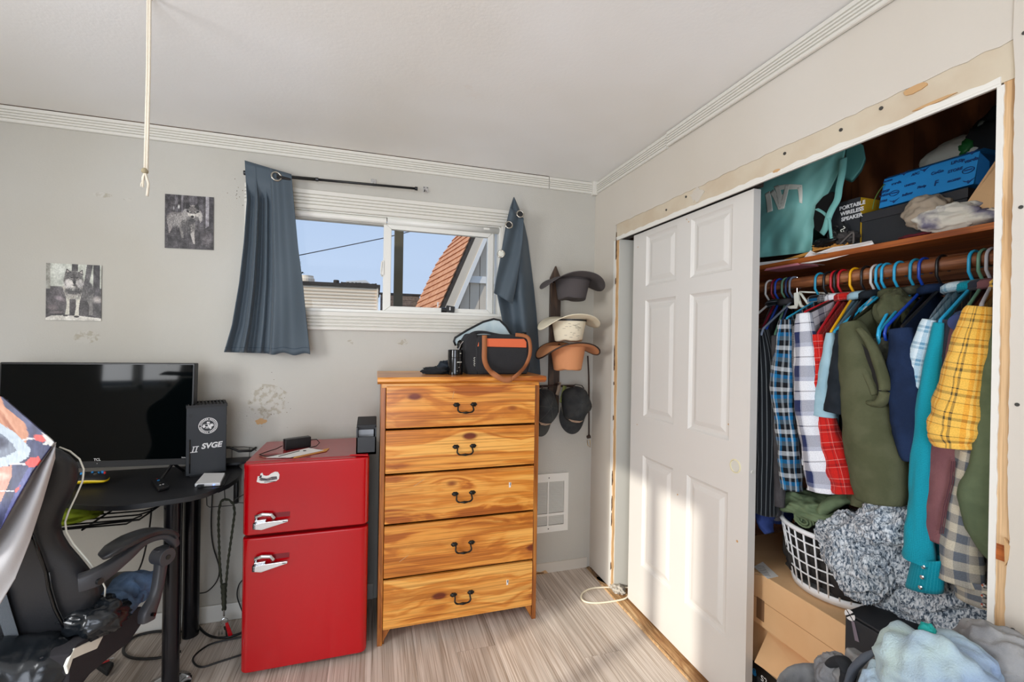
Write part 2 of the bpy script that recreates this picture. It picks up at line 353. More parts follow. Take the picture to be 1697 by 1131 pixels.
M['post'] = mat('olive_post', (92, 82, 62), .85)
M['foliage'] = mat('dark_foliage', (44, 52, 36), .9)
M['ground'] = mat('ground', (120, 112, 98), .95, col2=(100, 96, 78), vscale=2)
M['lens'] = mat('blue_led', (90, 120, 255), .4, emit=4)
M['redprint'] = mat('red_print', (206, 40, 40), .6)
M['whiteprint'] = mat('white_print', (225, 225, 225), .6)
M['nail'] = mat('nail_head', (60, 58, 54), .5)
M['denim'] = mat('blue_denim', (84, 108, 138), .9, col2=(66, 88, 116), vscale=30, bump=.3, bscale=300)

# ================================================================== the room
H = 2.416
LX, RY = -3.6, -4.2
fl = empty_struct('floor', label='grey wood-look plank floor with a sunlit patch')
struct(G().box(LX-.1, .7, RY-.1, .12, -.12, -.012).obj('subfloor', M['sill'])).parent = fl
del_rows = []
pw = .182; row = 0; x = -.028
pmesh = {}
while x > LX:
    x0 = x-pw; offs = (row*.47) % 1.22; y = .02+offs-1.22
    y1 = .02
    while y1 > RY:
        y0 = max(y, RY) if y < y1 else y1-1.22
        o = G().box(x0+.0006, x-.0006, y0+.0006, y1-.0006, -.012, -random.uniform(0, .0004)).obj('plank', M['floor'])
        o.parent = fl; y1 = y0; y = y0-1.22
    x = x0; row += 1
sb = G().box(-.028, .115, -1.93, -.13, -.012, .004).obj('wood_strip', M['sill'], fl, bevel=.002)
sb2 = G().box(-.034, -.026, -1.93, -.20, -.012, .008).obj('wood_strip', M['stud'], fl)
G().box(.115, .7, -2.1, .0, -.012, .0).obj('closet_floor', M['sill'], fl)
G().prism([(-.028, -.16), (-.005, -.02), (.0, -.02), (.0, -.22), (-.01, -.2)], 2, .0005, .004).obj('crumbled_edge', M['dirt'], fl)

# back wall, built round the window opening
WX0, WX1, WZ0, WZ1 = -1.86, -.612, 1.556, 2.085
bwl = G()
bwl.box(LX, WX0, 0, .1, 0, H).box(WX1, .7, 0, .1, 0, H).box(WX0, WX1, 0, .1, 0, WZ0).box(WX0, WX1, 0, .1, WZ1, H)
bwo = struct(bwl.obj('wall_back', M['wall']), 'off-white textured back wall with stains above the fridge')
# stains and chips on the wall (paint damage, thin flakes proud of the wall)
def blob2(cx, cz, rx, rz, n=18, j=.3, seed=1):
    rr = random.Random(seed); return [(cx+rx*math.cos(2*math.pi*k/n)*(1-j*rr.random()), cz+rz*math.sin(2*math.pi*k/n)*(1-j*rr.random())) for k in range(n)]
G().prism(blob2(-1.86, .985, .033, .018, 22, .4, 4), 1, -.0016, .001).obj('stain', M['chip'], bwo)
M['stainfaint'] = mat('faint_stain', (170, 163, 148), .8, col2=(190, 187, 178), vscale=38, vlo=.42, vhi=.52)
for ns_, (sx, sz, a, b, sd) in enumerate(((-2.58, 1.40, .06, .035, 3), (-1.44, 1.39, .02, .018, 5), (-1.17, 1.40, .04, .02, 6), (-2.53, 2.06, .04, .014, 8), (-2.43, 2.05, .02, .008, 9), (-1.83, 1.09, .10, .11, 12))):
    G().prism(blob2(sx, sz, a, b, 30, .28, sd), 1, -.0004-.00008*ns_, .001).obj('stain', M['stainfaint'], bwo)
sp_ = G(); rr = random.Random(3)
for k in range(26): 
    a, b = -1.83+rr.gauss(0, .05), 1.07+rr.gauss(0, .05); sp_.prism(blob2(a, b, .0012+.002*rr.random(), .0015, 7, .4, k), 1, -.0020, .001)
for k in range(10):
    a, b = -1.98+rr.gauss(0, .012), 2.13+rr.gauss(0, .03); sp_.prism(blob2(a, b, .002, .003, 6, .4, k), 1, -.0006, .001)
q = sp_.obj('speckle', M['dirt'], bwo); q['kind'] = 'stuff'
G().box(-.405, -.02, -.006, .001, .0, .062).obj('base_panel', M['wallr'], bwo)
G().prism([(-.39, .0), (-.36, .02), (-.33, .012), (-.30, .02), (-.28, .0)], 1, -.008, -.005).obj('chipped_edge', M['chip'], bwo)
G().prism([(-.37, .006), (-.35, .012), (-.31, .008), (-.31, .004)], 1, -.0095, -.0078).obj('dark_chip', M['dirt'], bwo)

# right wall: drywall pieces round the closet opening
YJ, YS, HZ = -.258, -1.905, 2.005
wr = empty_struct('wall_right', label='white right wall with a stripped closet opening')
G().box(0, .0125, YJ, .0, 0, H).obj('drywall_sheet', M['wallr'], wr)
G().box(0, .0125, YS-.03, YJ, HZ+.086, H).obj('drywall_sheet', M['wallr'], wr)
o = G().box(0.002, .0125, -1.95, YJ-.005, HZ, HZ+.086).obj('bare_drywall_band', M['tan'], wr)
# ragged paint line over the bare band
def ragged(y0, y1, z, amp, n, seed, up=.02, down=0.0, slope=0):
    rr = random.Random(seed); pts = []
    for k in range(n+1):
        t = k/n; pts.append((y0+(y1-y0)*t, z+slope*t+amp*(rr.random()-.5)))
    return pts+[(y1, z+up+slope), (y0, z+up)]
G().prism(ragged(YJ+.02, -1.93, HZ+.084, .006, 60, 5), 0, -.0012, .004).obj('paint_edge', M['wallr'], wr)
G().prism(ragged(YJ+.0, YS, HZ+.014, .007, 60, 9, up=-.014), 0, -.0012, .004).obj('paint_edge', M['white'], wr)
G().prism(blob2(-.93, HZ+.052, .05, .035, 20, .45, 2), 0, -.0014, .003).obj('paint_patch', M['wallr'], wr)
G().prism(blob2(-1.74, HZ+.075, .032, .012, 14, .3, 6), 0, -.0016, .003).obj('torn_paper', M['chip'], wr)
G().prism(blob2(-1.78, HZ+.02, .05, .004, 14, .3, 7), 0, -.0016, .003).obj('torn_paper', M['chip'], wr)
G().prism(blob2(-1.33, HZ+.012, .016, .006, 14, .3, 8), 0, -.0018, .003).obj('torn_paper', M['chip'], wr)
for (yy, zz) in ((-1.36, 2.065), (-1.55, 2.06), (-.86, 2.07), (-.72, 2.05), (-1.66, 2.07)):
    G().cyl((-.001, yy, zz), (.003, yy, zz), .005, 10).obj('nail_hole', M['nail'], wr)
# header underside / reveal
G().box(.0125, .022, YS-.02, YJ, HZ-.0, HZ+.4).obj('header', M['white'], wr)
G().box(.002, .0, YS, YJ, HZ-.006, HZ).obj('header_lip', M['white'], wr)
# left jamb: broken drywall edge, crack and jamb board
G().prism(ragged(0, 2.005, YJ+.0, .008, 70, 12, up=.03)[:], 0, -.0012, .004) if False else None
e = [( YJ-.002-.007*random.random(), 2.0*k/60) for k in range(61)]
G().prism([(YJ+.02, 0)]+e+[(YJ+.02, 2.0)], 0, -.001, .0125).obj('broken_edge', M['white'], wr)
e = [( YJ-.013-.006*random.random(), 2.0*k/60) for k in range(61)]
G().prism([(YJ-.002, 0)]+e+[(YJ-.002, 2.0)], 0, .002, .013).obj('raw_wood_edge', M['chip'], wr)
g = G(); rr = random.Random(5)
for k in range(14):
    z = .05+1.95*rr.random(); l = .02+.07*rr.random(); g.prism([(YJ-.004, z), (YJ-.009-.003*rr.random(), z+l*.3), (YJ-.007, z+l), (YJ-.003, z+l*.7)], 0, -.002, .004)
g.obj('crack', M['dirt'], wr)
G().box(.0125, .12, YJ-.022, YJ-.004, 0, HZ).obj('jamb_board', M['jamb'], wr)
G().box(.0125, .12, YJ-.004, YJ+.08, 0, HZ).obj('left_stud', M['stud'], wr)
# right side: lip, stud and the drywall beyond with its torn edge
e = [(YS-.004-.0022*random.random(), 2.0*k/140) for k in range(141)]
G().prism([(YS+.007, 0)]+e+[(YS+.007, 2.0)], 0, .001, .09).obj('drywall_lip', M['white'], wr)
G().box(.004, .09, YS-.045, YS-.003, 0, 2.012).obj('stud', M['stud'], wr, bevel=.001)
e = [(YS-.0235-.0022*random.random()-.006*math.exp(-((2.0*k/160-1.0)/.06)**2), 2.02*k/160) for k in range(161)]
G().prism([(YS-.35, 0)]+e+[(-1.925, HZ+.09), (-1.93, H), (YS-.35, H)], 0, -.004, .0125).obj('drywall_sheet', M['wallr'], wr)
G().box(-.004, .0125, RY, YS-.35, 0, H).obj('drywall_sheet', M['wallr'], wr)
G().prism([(YS-.022, 1.01), (YS-.031, .995), (YS-.029, .965), (YS-.024, .95)], 0, -.006, .0).obj('torn_paper', M['chip'], wr)
G().box(.003, .01, YS-.022, YS-.004, .955, .99).obj('stud_knot', M['shelf'], wr)
for zz in (1.72, 1.30, .82, 2.09):
    G().cyl((-.0055, YS-.038, zz), (-.003, YS-.038, zz), .004, 10).obj('screw', M['nail'], wr)
# closet shell
cl = empty_struct('wall_closet', label='dark panelled inside of the closet')
y = -2.05; 
for k in range(9):
    G().box(.63, .645, y+.001, y+.229, 0, H).obj('panel', M['plywood'], cl); G().box(.632, .645, y+.229, y+.231, 0, H).obj('groove', M['tar'], cl); y += .23
G().box(.0125, .645, -.06, -.045, 0, H).obj('side_panel', M['plywood'], cl)
G().box(.09, .645, -2.06, -2.045, 0, H).obj('side_panel', M['plywood'], cl)
G().box(.0125, .645, -2.06, -.045, H-.01, H).obj('top_panel', M['plywood'], cl)

# other walls (outside the frame), with the side window and an added rear opening behind the fill lamp
WY0, WY1, SZ0, SZ1 = -2.54, -1.74, 1.10, 2.2
struct(G().box(LX-.1, LX, RY, WY0, 0, H).box(LX-.1, LX, WY1, 0.1, 0, H).box(LX-.1, LX, WY0, WY1, 0, SZ0).box(LX-.1, LX, WY0, WY1, SZ1, H).obj('wall_left', M['wallr']))
w2 = empty_struct('window_2', label='side window that lets the sun in')
g = G(); 
for (a, b, c, d) in ((WY0, WY0+.03, SZ0, SZ1), (WY1-.03, WY1, SZ0, SZ1), (WY0, WY1, SZ0, SZ0+.03), (WY0, WY1, SZ1-.03, SZ1), (-2.205, -2.145, SZ0, SZ1)): g.box(LX-.07, LX-.02, a, b, c, d)
g.obj('frame', M['vinyl'], w2)
struct(G().box(LX, -3.0, RY-.1, RY, 0, H).box(-.8, .1, RY-.1, RY, 0, H).box(-3.0, -.8, RY-.1, RY, 2.1, H).box(-3.0, -.8, RY-.1, RY, 0, .15).obj('wall_front', M['wallr']))
struct(G().box(LX-.1, .7, RY-.1, .1, H, H+.1).obj('ceiling', M['ceil']), 'off-white ceiling with faint stains')

# fluted casing used as crown, window trim
def casing(name, p0, p1, out, up, w, parent, d=.012, nf=4):
    """flat casing board from p0 to p1 with raised beads: up = width direction, out = towards the room"""
    p0, p1, out, up = Vector(p0), Vector(p1), Vector(out), Vector(up)
    prof = [(0, 0), (0, d*.7), (w*.04, d), (w*.16, d)]
    fw = w*.68/nf
    for k in range(nf):
        a = w*.16+k*fw; prof += [(a+fw*.05, d), (a+fw*.22, d*.35), (a+fw*.40, d*.35), (a+fw*.55, d), (a+fw, d)]
    prof += [(w*.96, d), (w, d*.6), (w, 0)]
    vs = [p0+up*a+out*b for a, b in prof]+[p1+up*a+out*b for a, b in prof]; n = len(prof)
    g = G().add(vs, [tuple(range(n)), tuple(range(2*n-1, n-1, -1))]+[(i, (i+1) % n, n+(i+1) % n, n+i) for i in range(n)])
    return g.obj(name, M['casing'], parent)
t1 = struct(casing('trim_1', (-3.6, 0, H-.075), (-.32, 0, H-.075), (0, -1, 0), (0, 0, 1), .073, None), 'fluted white crown moulding along the back wall')
G().box(-3.6, -.32, -.011, 0, H-.002, H-.0005).obj('gap', M['dirt'], t1)
struct(casing('trim_2', (-.315, 0, H-.075), (-.03, 0, H-.075), (0, -1, 0), (0, 0, 1), .073, None), 'short crown moulding length next to the corner')
struct(casing('trim_3', (0, -.03, H-.078), (0, -.73, H-.078), (-1, 0, 0), (0, 0, 1), .07, None), 'short crown moulding length on the right wall')
struct(casing('trim_4', (-.004, -.735, H-.074), (-.004, RY, H-.074), (-1, 0, 0), (0, 0, 1), .07, None), 'long fluted crown moulding on the right wall')
cb = G().box(-.032, 0, -.032, 0, H-.085, H)
struct(cb.obj('trim_5', M['casing'], bevel=.003), 'square corner block where the crown mouldings meet')
struct(G().box(-3.6, -1.3, -.012, 0, .0, .085).obj('baseboard_back', M['white'], bevel=.006), 'loose white vinyl baseboard under the desk')

# ================================================================== window 1
w1 = empty_struct('window_1', (-1.236, 0, WZ0), 'white vinyl sliding window in fluted casing')
casing('head_casing', (WX0-.085, 0, WZ1+.0), (WX1+.085, 0, WZ1+.0), (0, -1, 0), (0, 0, 1), .1, w1, d=.016, nf=4)
casing('sill_casing', (WX0-.085, 0, WZ0-.1), (WX1+.085, 0, WZ0-.1), (0, -1, 0), (0, 0, 1), .1, w1, d=.016, nf=4)
casing('side_casing', (WX0-.085, 0, WZ0), (WX0-.085, 0, WZ1), (0, -1, 0), (1, 0, 0), .085, w1, d=.015)
casing('side_casing', (WX1+.085, 0, WZ0), (WX1+.085, 0, WZ1), (0, -1, 0), (-1, 0, 0), .085, w1, d=.015)
g = G().box(WX0, WX1, -.004, .1, WZ0, WZ0+.014).box(WX0, WX1, 0, .1, WZ1-.006, WZ1).box(WX0, WX0+.012, 0, .1, WZ0, WZ1).box(WX1-.012, WX1, 0, .1, WZ0, WZ1)
g.obj('frame', M['vinyl'], w1, bevel=.002)
hb = G().tube([(WX0+.012, .012, WZ1-.024), (-1.262, .012, WZ1-.024)], .018, 14); hb.box(WX0+.012, -1.262, .03, .08, WZ1-.042, WZ1-.006)
hb.obj('head_roll', M['white'], w1, smooth=False, bevel=.001)
G().tube([(-1.258, .014, WZ1-.022), (WX1-.012, .014, WZ1-.022)], .019, 14).obj('head_roll', M['vinyl'], w1, smooth=True)
G().obox((-.70, -.004, WZ1-.02), .035, .006, .012).obj('clip', M['white'], w1, bevel=.002)
# fixed pane (left), at the back track
G().box(WX0+.012, -1.262, .058, .064, WZ0+.014, WZ1-.04).obj('pane', M['glass'], w1)
# sliding sash (right)
SX0, SX1, SZa, SZb = -1.276, -.652, WZ0+.006, WZ1-.03
fr = G(); wS = .034
def miter(a, b, c, d): fr.hull3([(a[0], .02, a[1]), (b[0], .02, b[1]), (c[0], .02, c[1]), (d[0], .02, d[1])], (0, .03, 0))
i0, i1, j0, j1 = SX0+wS+.008, SX1-wS, SZa+wS, SZb-wS
sash = empty_part = None
def part(name, pts, y0, dy, m_, parent, bevel=.003): return G().hull3([(a, y0, b) for a, b in pts], (0, dy, 0)).obj(name, m_, parent, bevel=bevel)
part('sash_rail', [(SX0, SZa), (SX1, SZa), (i1, j0), (i0, j0)], .018, .032, M['vinyl'], w1)
part('sash_rail', [(SX0, SZb), (i0, j1), (i1, j1), (SX1, SZb)], .018, .032, M['vinyl'], w1)
part('sash_stile', [(SX0, SZa), (i0, j0), (i0, j1), (SX0, SZb)], .018, .032, M['vinyl'], w1)
part('sash_stile', [(SX1, SZa), (SX1, SZb), (i1, j1), (i1, j0)], .018, .032, M['vinyl'], w1)
G().box(i0-.002, i1+.002, .034, .038, j0-.002, j1+.002).obj('pane', M['glass'], w1)
G().box(SX1+.004, SX1+.014, .05, .07, SZa, SZb).obj('sash_stile', M['vinyl'], w1)
g = G().tube([(SX0-.004, .03, 1.76), (SX0-.010, .015, 1.77), (SX0-.010, .012, 1.80), (SX0-.007, .012, 1.835), (SX0-.002, .02, 1.84)], .005, 8)
g.box(SX0-.006, SX0+.004, .012, .03, 1.765, 1.845); g.obj('latch', M['vinyl'], w1, bevel=.001)
# black webcam-like gadget on the sash rail
c_ = thing('window_clip', (-.925, .0, WZ0+.006), 'small black plastic gadget lying on the window sill', 'gadget')
G().obox((-.905, .004, WZ0+.034), .050, .016, .036, Matrix.Rotation(.12, 3, 'Y')).obj('housing', M['black'], c_, bevel=.003)
G().tube([(-.955, .008, WZ0+.028), (-.925, .008, WZ0+.028)], .014, 14).obj('roller', M['black'], c_, smooth=False)
G().obox((-.908, -.0045, WZ0+.036), .006, .002, .018).obj('switch', M['whiteprint'], c_)

# ================================================================== outside
struct(G().box(-30, 30, .2, 60, -1.0, -.6).obj('ground', M['ground']), 'ground outside the window')
pst = thing('wooden_post', (-1.165, .6, -.6), 'olive-brown wooden post standing close outside the window', 'post')
G().box(-1.196, -1.137, .6, .66, -.6, 2.7).obj('shaft', M['post'], pst, bevel=.003)
G().box(-1.205, -1.128, .59, .67, 2.7, 2.78).obj('cap', M['post'], pst, bevel=.003)
# cream trailer with ribbed siding
OY = 6.0
tr = thing('trailer_home', (-3.4, OY, -.6), 'cream trailer with ribbed metal siding behind the left pane', 'building')
g = G(); z0, z1 = -.6, 2.33; nr = int((z1-z0)/.058); prof = []
for k in range(nr+1):
    z = z0+(z1-z0)*k/nr; prof += [(OY, z), (OY-.022, z+.018), (OY-.022, z+.036)]
prof += [(OY, z1+.03), (OY+.5, z1+.03), (OY+.5, z0)]
g.prism(prof, 0, -5.5, -1.285); g.obj('ribbed_siding', M['siding'], tr)
G().box(-5.5, -1.24, OY-.06, OY+2.0, z1+.0, z1+.055).obj('roof_edge', M['tar'], tr)
G().box(-1.30, -1.27, OY-.035, OY+.01, z0, z1).obj('corner_strip', M['siding'], tr)
rr = random.Random(2); g = G()
for k in range(40): g.obox((-1.9+.6*k/40, OY-.04+.05*rr.random(), z1+.06), .03, .03, .012+.03*rr.random())
g.obj('roof_debris', M['tar'], tr)
G().lathe([(.13, 0), (.13, .09), (.11, .12), (.11, .15), (.02, .16)], (-2.52, OY+.35, z1+.05), 20).obj('roof_vent', M['siding'], tr)
G().hull3([(-1.86, OY+.2, z1+.05), (-1.38, OY+.2, z1+.05), (-1.40, OY+.2, z1+.09), (-1.5, OY+.2, z1+.16), (-1.84, OY+.2, z1+.12)], (0, .4, 0)).obj('roof_cover', M['whitetrim'], tr)
G().lathe([(.05, 0), (.05, .06), (.04, .07)], (-2.0, OY+.1, z1+.05), 14).obj('roof_pipe', M['tar'], tr)
# brown shingled shed roof further back
sh = thing('shingled_shed', (-.6, OY+3, .9), 'low brown shingled shed roof seen between trailer and orange roof', 'building')
G().hull3([(-1.2, OY+2.6, .9), (-.2, OY+2.6, .9), (-.2, OY+3.6, 2.56), (-1.2, OY+3.6, 2.56)], (0, .06, .0)).obj('roof', M['shinglebrown'], sh)
for k in range(10):
    zz = 1.2+.135*k; yy = OY+2.6+(zz-.9)/1.66
    G().hull3([(-1.2, yy-.012, zz), (-.2, yy-.012, zz), (-.2, yy+.06, zz+.12), (-1.2, yy+.06, zz+.12)], (0, .02, -.02)).obj('shingle_course', M['shinglebrown'], sh)
G().box(-1.25, -.15, OY+3.56, OY+3.66, 2.55, 2.60).obj('ridge', M['tar'], sh)
# A-frame house, orange roof
af = thing('a_frame_house', (1.2, OY, -.6), 'steep orange shingled house with grey board gable behind the right pane', 'building')
def E3(px, py, y): return U(1, y, px, py)
A = E3(764, 380, OY+1.2); Bp = E3(724, 436, OY+1.2); Cc = E3(686, 516, OY+1.2)
tE = E3(788, 374, OY); bE = E3(726, 516, OY)
# roof surface: courses of shingles from the back profile down to the gable edge
topF, botF = tE+(tE-bE)*.55, bE+(bE-tE)*.9
prof_ = [Cc+(Cc-Bp)*1.2, Cc, Bp, A, A+(A-Bp)*1.6]
G().hull3([botF+Vector((.03, .3, 0)), topF+Vector((.03, .3, 0))]+[p+Vector((.12, .3, 0)) for p in prof_[::-1]], (.1, .1, 0)).obj('roof', M['tar'], af)
def profz(z):
    for a, b in zip(prof_, prof_[1:]):
        if a.z <= z <= b.z: return a.lerp(b, (z-a.z)/(b.z-a.z))
    return prof_[0] if z < prof_[0].z else prof_[-1]
nc = 30; nq = 7
for k in range(nc):
    r0, r1 = botF.lerp(topF, k/nc), botF.lerp(topF, (k+1.12)/nc); dzz = .30
    l0, l1 = profz(r0.z+dzz*.2-.25), profz(r1.z+dzz*.2-.25)
    out = Vector((-.02, -.03, .01))
    for q_ in range(nq):
        a, b = q_/nq+.003, (q_+1)/nq-.003
        G().hull3([l0.lerp(r0, a)+out, l0.lerp(r0, b)+out, l1.lerp(r1, b), l1.lerp(r1, a)], (.03, .05, -.01)).obj('shingle', M['shingle'], af)
yg = OY+.10
def gx(z, o):
    t = (z-botF.z)/(topF.z-botF.z); return botF.x+(topF.x-botF.x)*t+o
x = .05
while x < 2.6:
    z_top = botF.z+(x-.2-botF.x)/(topF.x-botF.x)*(topF.z-botF.z)
    if z_top > -.4: G().hull3([(x+.006, yg, -.6), (x+.194, yg, -.6), (x+.194, yg, min(z_top+.35, 5)), (x+.006, yg, min(z_top+.0, 5))], (0, .04, 0)).obj('board', M['greysiding'], af)
    x += .2
G().hull3([(gx(-.6, .2), yg+.03, -.6), (3, yg+.03, -.6), (3, yg+.03, 4.6), (gx(4.6, .2), yg+.03, 4.6)], (0, .05, 0)).obj('gable_backing', M['tar'], af)
z_a, z_b = -.3, topF.z
G().hull3([(gx(z_a, .02), OY-.0, z_a), (gx(z_a, .10), OY-.0, z_a), (gx(z_b, .10), OY-.0, z_b), (gx(z_b, .02), OY-.0, z_b)], (0, .12, 0)).obj('drip_edge', M['tar'], af)
G().hull3([(gx(z_a, .10), OY-.01, z_a), (gx(z_a, .26), OY-.01, z_a), (gx(z_b, .26), OY-.01, z_b), (gx(z_b, .10), OY-.01, z_b)], (0, .11, 0)).obj('barge_board', M['greysiding'], af)
G().hull3([(gx(z_a, .26), OY-.03, z_a), (gx(z_a, .37), OY-.03, z_a), (gx(z_b, .33), OY-.03, z_b), (gx(z_b, .26), OY-.03, z_b)], (0, .05, 0)).obj('fascia', M['whitetrim'], af)
G().box(gx(2.55, .3), 2.6, yg-.05, yg, 2.53, 2.665).obj('cross_beam', M['whitetrim'], af)
G().box(gx(1.2, .3), gx(1.2, .5), yg-.05, yg, -.6, 2.12).obj('corner_post', M['whitetrim'], af)
# power line and tree tip
pp_ = U(1, 9, 380, 452)
up = thing('utility_pole', (pp_.x, 9, -.6), 'thin dark overhead cable crossing the sky outside', 'power line')
G().tube([U(1, 9, 380, 452), U(1, 9, 430, 438), U(1, 9, 495, 423.5), U(1, 9, 562, 410), U(1, 9, 635, 395), U(1, 9, 700, 379), U(1, 9, 760, 362), U(1, 9, 860, 330)], .011, 6).obj('cable', M['tar'], up)
G().tube([(pp_.x, 9.05, -.6), (pp_.x, 9.05, pp_.z+.4)], [.12, .09], 10).obj('pole', M['post'], up); G().box(pp_.x-.5, pp_.x+.5, 9.0, 9.1, pp_.z+.1, pp_.z+.2).obj('crossarm', M['post'], up)
tre = thing('conifer', (-3.8, 8.8, -.6), 'dark conifer branch tip showing beside the left curtain', 'tree')
base = U(1, 8.8, 470, 470); G().tube([(base.x-.3, 8.8, -.6), (base.x-.3, 8.8, 4.2)], [.1, .02], 8).obj('trunk', M['foliage'], tre)
g = G(); rr = random.Random(8)
for k in range(60):
    z = 2.6+1.5*rr.random(); a = rr.uniform(-.7, .7); l = (.25+.45*(4.3-z)/1.6)*(.7+.6*rr.random())
    p = Vector((base.x-.3, 8.8, z)); e_ = p+Vector((math.cos(a)*l, math.sin(a)*l, .05-.1*rr.random()))
    g.tube([p, p.lerp(e_, .6)+Vector((0, 0, .03)), e_], [.012, .012, .003], 4)
    for q_ in range(5):
        t = .5+.1*q_; c = p.lerp(e_, t); g.obox(c, .09, .03, .03, Matrix.Rotation(rr.uniform(-1.5, 1.5), 3, 'Y'))
f = g.obj('foliage', M['foliage'], tre); f['kind'] = 'stuff'

# ================================================================== closet door
d1 = empty_struct('door_1', (.03, -.8, .0), 'white six-panel sliding closet door, half open')
DX, DY0, DY1, DZ0, DZ1 = .03, -1.205, -.398, .018, 2.0
cols = [(-1.103, -.860), (-.762, -.517)]; rows = [(.255, .83), (1.035, 1.638), (1.71, 1.972)]
g = G(); ys = [DY0, cols[0][0], cols[0][1], cols[1][0], cols[1][1], DY1]; zs = [DZ0]+[v for r_ in rows for v in r_]+[DZ1]
for i in range(5):
    for j in range(7):
        if i in (1, 3) and j in (1, 3, 5):
            a, b, c, d = ys[i], ys[i+1], zs[j], zs[j+1]
            # moulded recess: sloped ogee in, flat, raised field
            L = [(0, 0), (.006, .006), (.014, .0105), (.026, .0105), (.046, .0035), (.05, .003)]
            for (o0, dd0), (o1, dd1) in zip(L, L[1:]):
                R0 = [(a+o0, c+o0), (b-o0, c+o0), (b-o0, d-o0), (a+o0, d-o0)]; R1 = [(a+o1, c+o1), (b-o1, c+o1), (b-o1, d-o1), (a+o1, d-o1)]
                for k in range(4):
                    k2 = (k+1) % 4; g.add([(DX+dd0, *R0[k]), (DX+dd0, *R0[k2]), (DX+dd1, *R1[k2]), (DX+dd1, *R1[k])], [(0, 1, 2, 3)])
            o1, dd1 = L[-1]; g.add([(DX+dd1, a+o1, c+o1), (DX+dd1, b-o1, c+o1), (DX+dd1, b-o1, d-o1), (DX+dd1, a+o1, d-o1)], [(0, 1, 2, 3)])
        else: g.add([(DX, ys[i], zs[j]), (DX, ys[i+1], zs[j]), (DX, ys[i+1], zs[j+1]), (DX, ys[i], zs[j+1])], [(0, 1, 2, 3)])
x0, x1 = DX, DX+.033
g.add([(x0, DY0, DZ0), (x1, DY0, DZ0), (x1, DY0, DZ1), (x0, DY0, DZ1), (x0, DY1, DZ0), (x1, DY1, DZ0), (x1, DY1, DZ1), (x0, DY1, DZ1)], [(0, 1, 2, 3), (5, 4, 7, 6), (1, 5, 6, 2), (3, 2, 6, 7), (4, 5, 1, 0)])
g.obj('slab', M['door'], d1)
hk = G(); c = Vector((DX, -1.140, .945)); MX = Matrix(((0, 0, -1), (0, 1, 0), (1, 0, 0)))
hk.lathe([(.027, -.001), (.027, .003), (.0235, .004), (.0225, -.0005), (.0, -.0008)], c, 28, MX)
hk.obj('finger_pull', mat('pull_rim', (224, 216, 180), .4), d1)
G().lathe([(.021, .0005), (.0, .0012)], c, 24, MX).obj('pull_cup', M['jamb'], d1)
G().lathe([(.007, 0), (.006, .002), (0, .002)], (DX+.017, DY0, .94), 14, Matrix.Rotation(math.pi/2, 3, 'X')).obj('bore_plug', M['jamb'], d1)
for (yy, zz, rr_) in ((-1.10, 1.10, .003), (-1.155, .66, .005), (-.46, .98, .003), (-.80, .72, .004), (-.83, 1.98, .003), (-.845, 1.965, .003), (-.44, 1.93, .003)):
    G().cyl((DX-.0008, yy, zz), (DX+.002, yy, zz), rr_, 8).obj('nick', M['chip'], d1)
G().box(DX-.006, DX+.04, -1.21, YJ-.02, HZ+.004, HZ+.03).obj('top_track', M['tar'], d1)

# wall register (heater)
ht = thing('wall_register', (-.30, 0, .25), 'white louvred metal wall register low beside the dresser', 'vent')
HX0, HX1, HZ0, HZ1 = -.48, -.158, .252, .608
g = G().box(HX0, HX1, -.012, 0, HZ1-.05, HZ1).box(HX0, HX1, -.012, 0, HZ0, HZ0+.04).box(HX0, HX0+.04, -.0119, 0, HZ0+.04, HZ1-.05).box(HX1-.028, HX1, -.0119, 0, HZ0+.04, HZ1-.05).box(HX0+.04, HX1-.028, -.0112, 0, HZ0+.098, HZ0+.113)
for xx in (-.385, -.290): g.box(xx-.005, xx+.004, -.0114, 0, HZ0+.04, HZ1-.05)
g.obj('frame', M['white'], ht)
G().box(HX0+.03, HX1-.02, -.001, .0008, HZ0+.03, HZ1-.04).obj('louvre_shade', M['tar'], ht)  # dark sheet stands in for the shade between the louvres
sp = []
for xa, xb in ((-.439, -.391), (-.380, -.296), (-.285, -.187)):
    for (za, zb, n) in ((HZ0+.042, HZ0+.096, 6), (HZ0+.115, HZ1-.052, 23)):
        for k in range(n):
            z = za+(zb-za)*(k+.5)/n
            G().hull3([(xa, -.011, z-.0016), (xb, -.011, z-.0016), (xb, -.002, z+.0028), (xa, -.002, z+.0028)], (0, .0, .0016)).obj('louvre', M['white'], ht)
for zz in (HZ0+.02, HZ1-.025): G().lathe([(.004, 0), (.003, .002), (0, .002)], (-.287, -.012, zz), 10, Matrix.Rotation(math.pi/2, 3, 'X')).obj('screw', M['nail'], ht)

# ================================================================== dresser
dr = thing('dresser', (-.9, -.2, 0), 'honey pine five-drawer chest with iron bail handles, right of the red fridge', 'dresser')
X0, X1, FY, BY, TZ = -1.283, -.508, -.402, -.03, 1.208
G().box(X0, X0+.022, FY-.004, BY, 0, TZ).obj('side', M['pine_v'], dr, bevel=.002)
G().box(X1-.022, X1, FY-.004, BY, 0, TZ).obj('side', M['pine_v'], dr, bevel=.002)
G().prism([(X0+.022, .0), (X0+.03, .0), (X0+.03, .07), (X0+.022, .07)], 1, FY+.01, BY).obj('foot_brace', M['pine_v'], dr)
G().hull3([(X1-.022, FY+.004, 0), (X1-.022, FY+.06, 0), (X1-.022, FY+.06, .075), (X1-.022, FY+.004, .075)], (-.0, 0, 0)) if False else None
G().hull3([(X1-.024, FY+.002, .012), (X1-.024, FY+.002, .082), (X1-.065, FY+.002, .082)], (0, .018, 0)).obj('foot_bracket', M['pine_v'], dr)
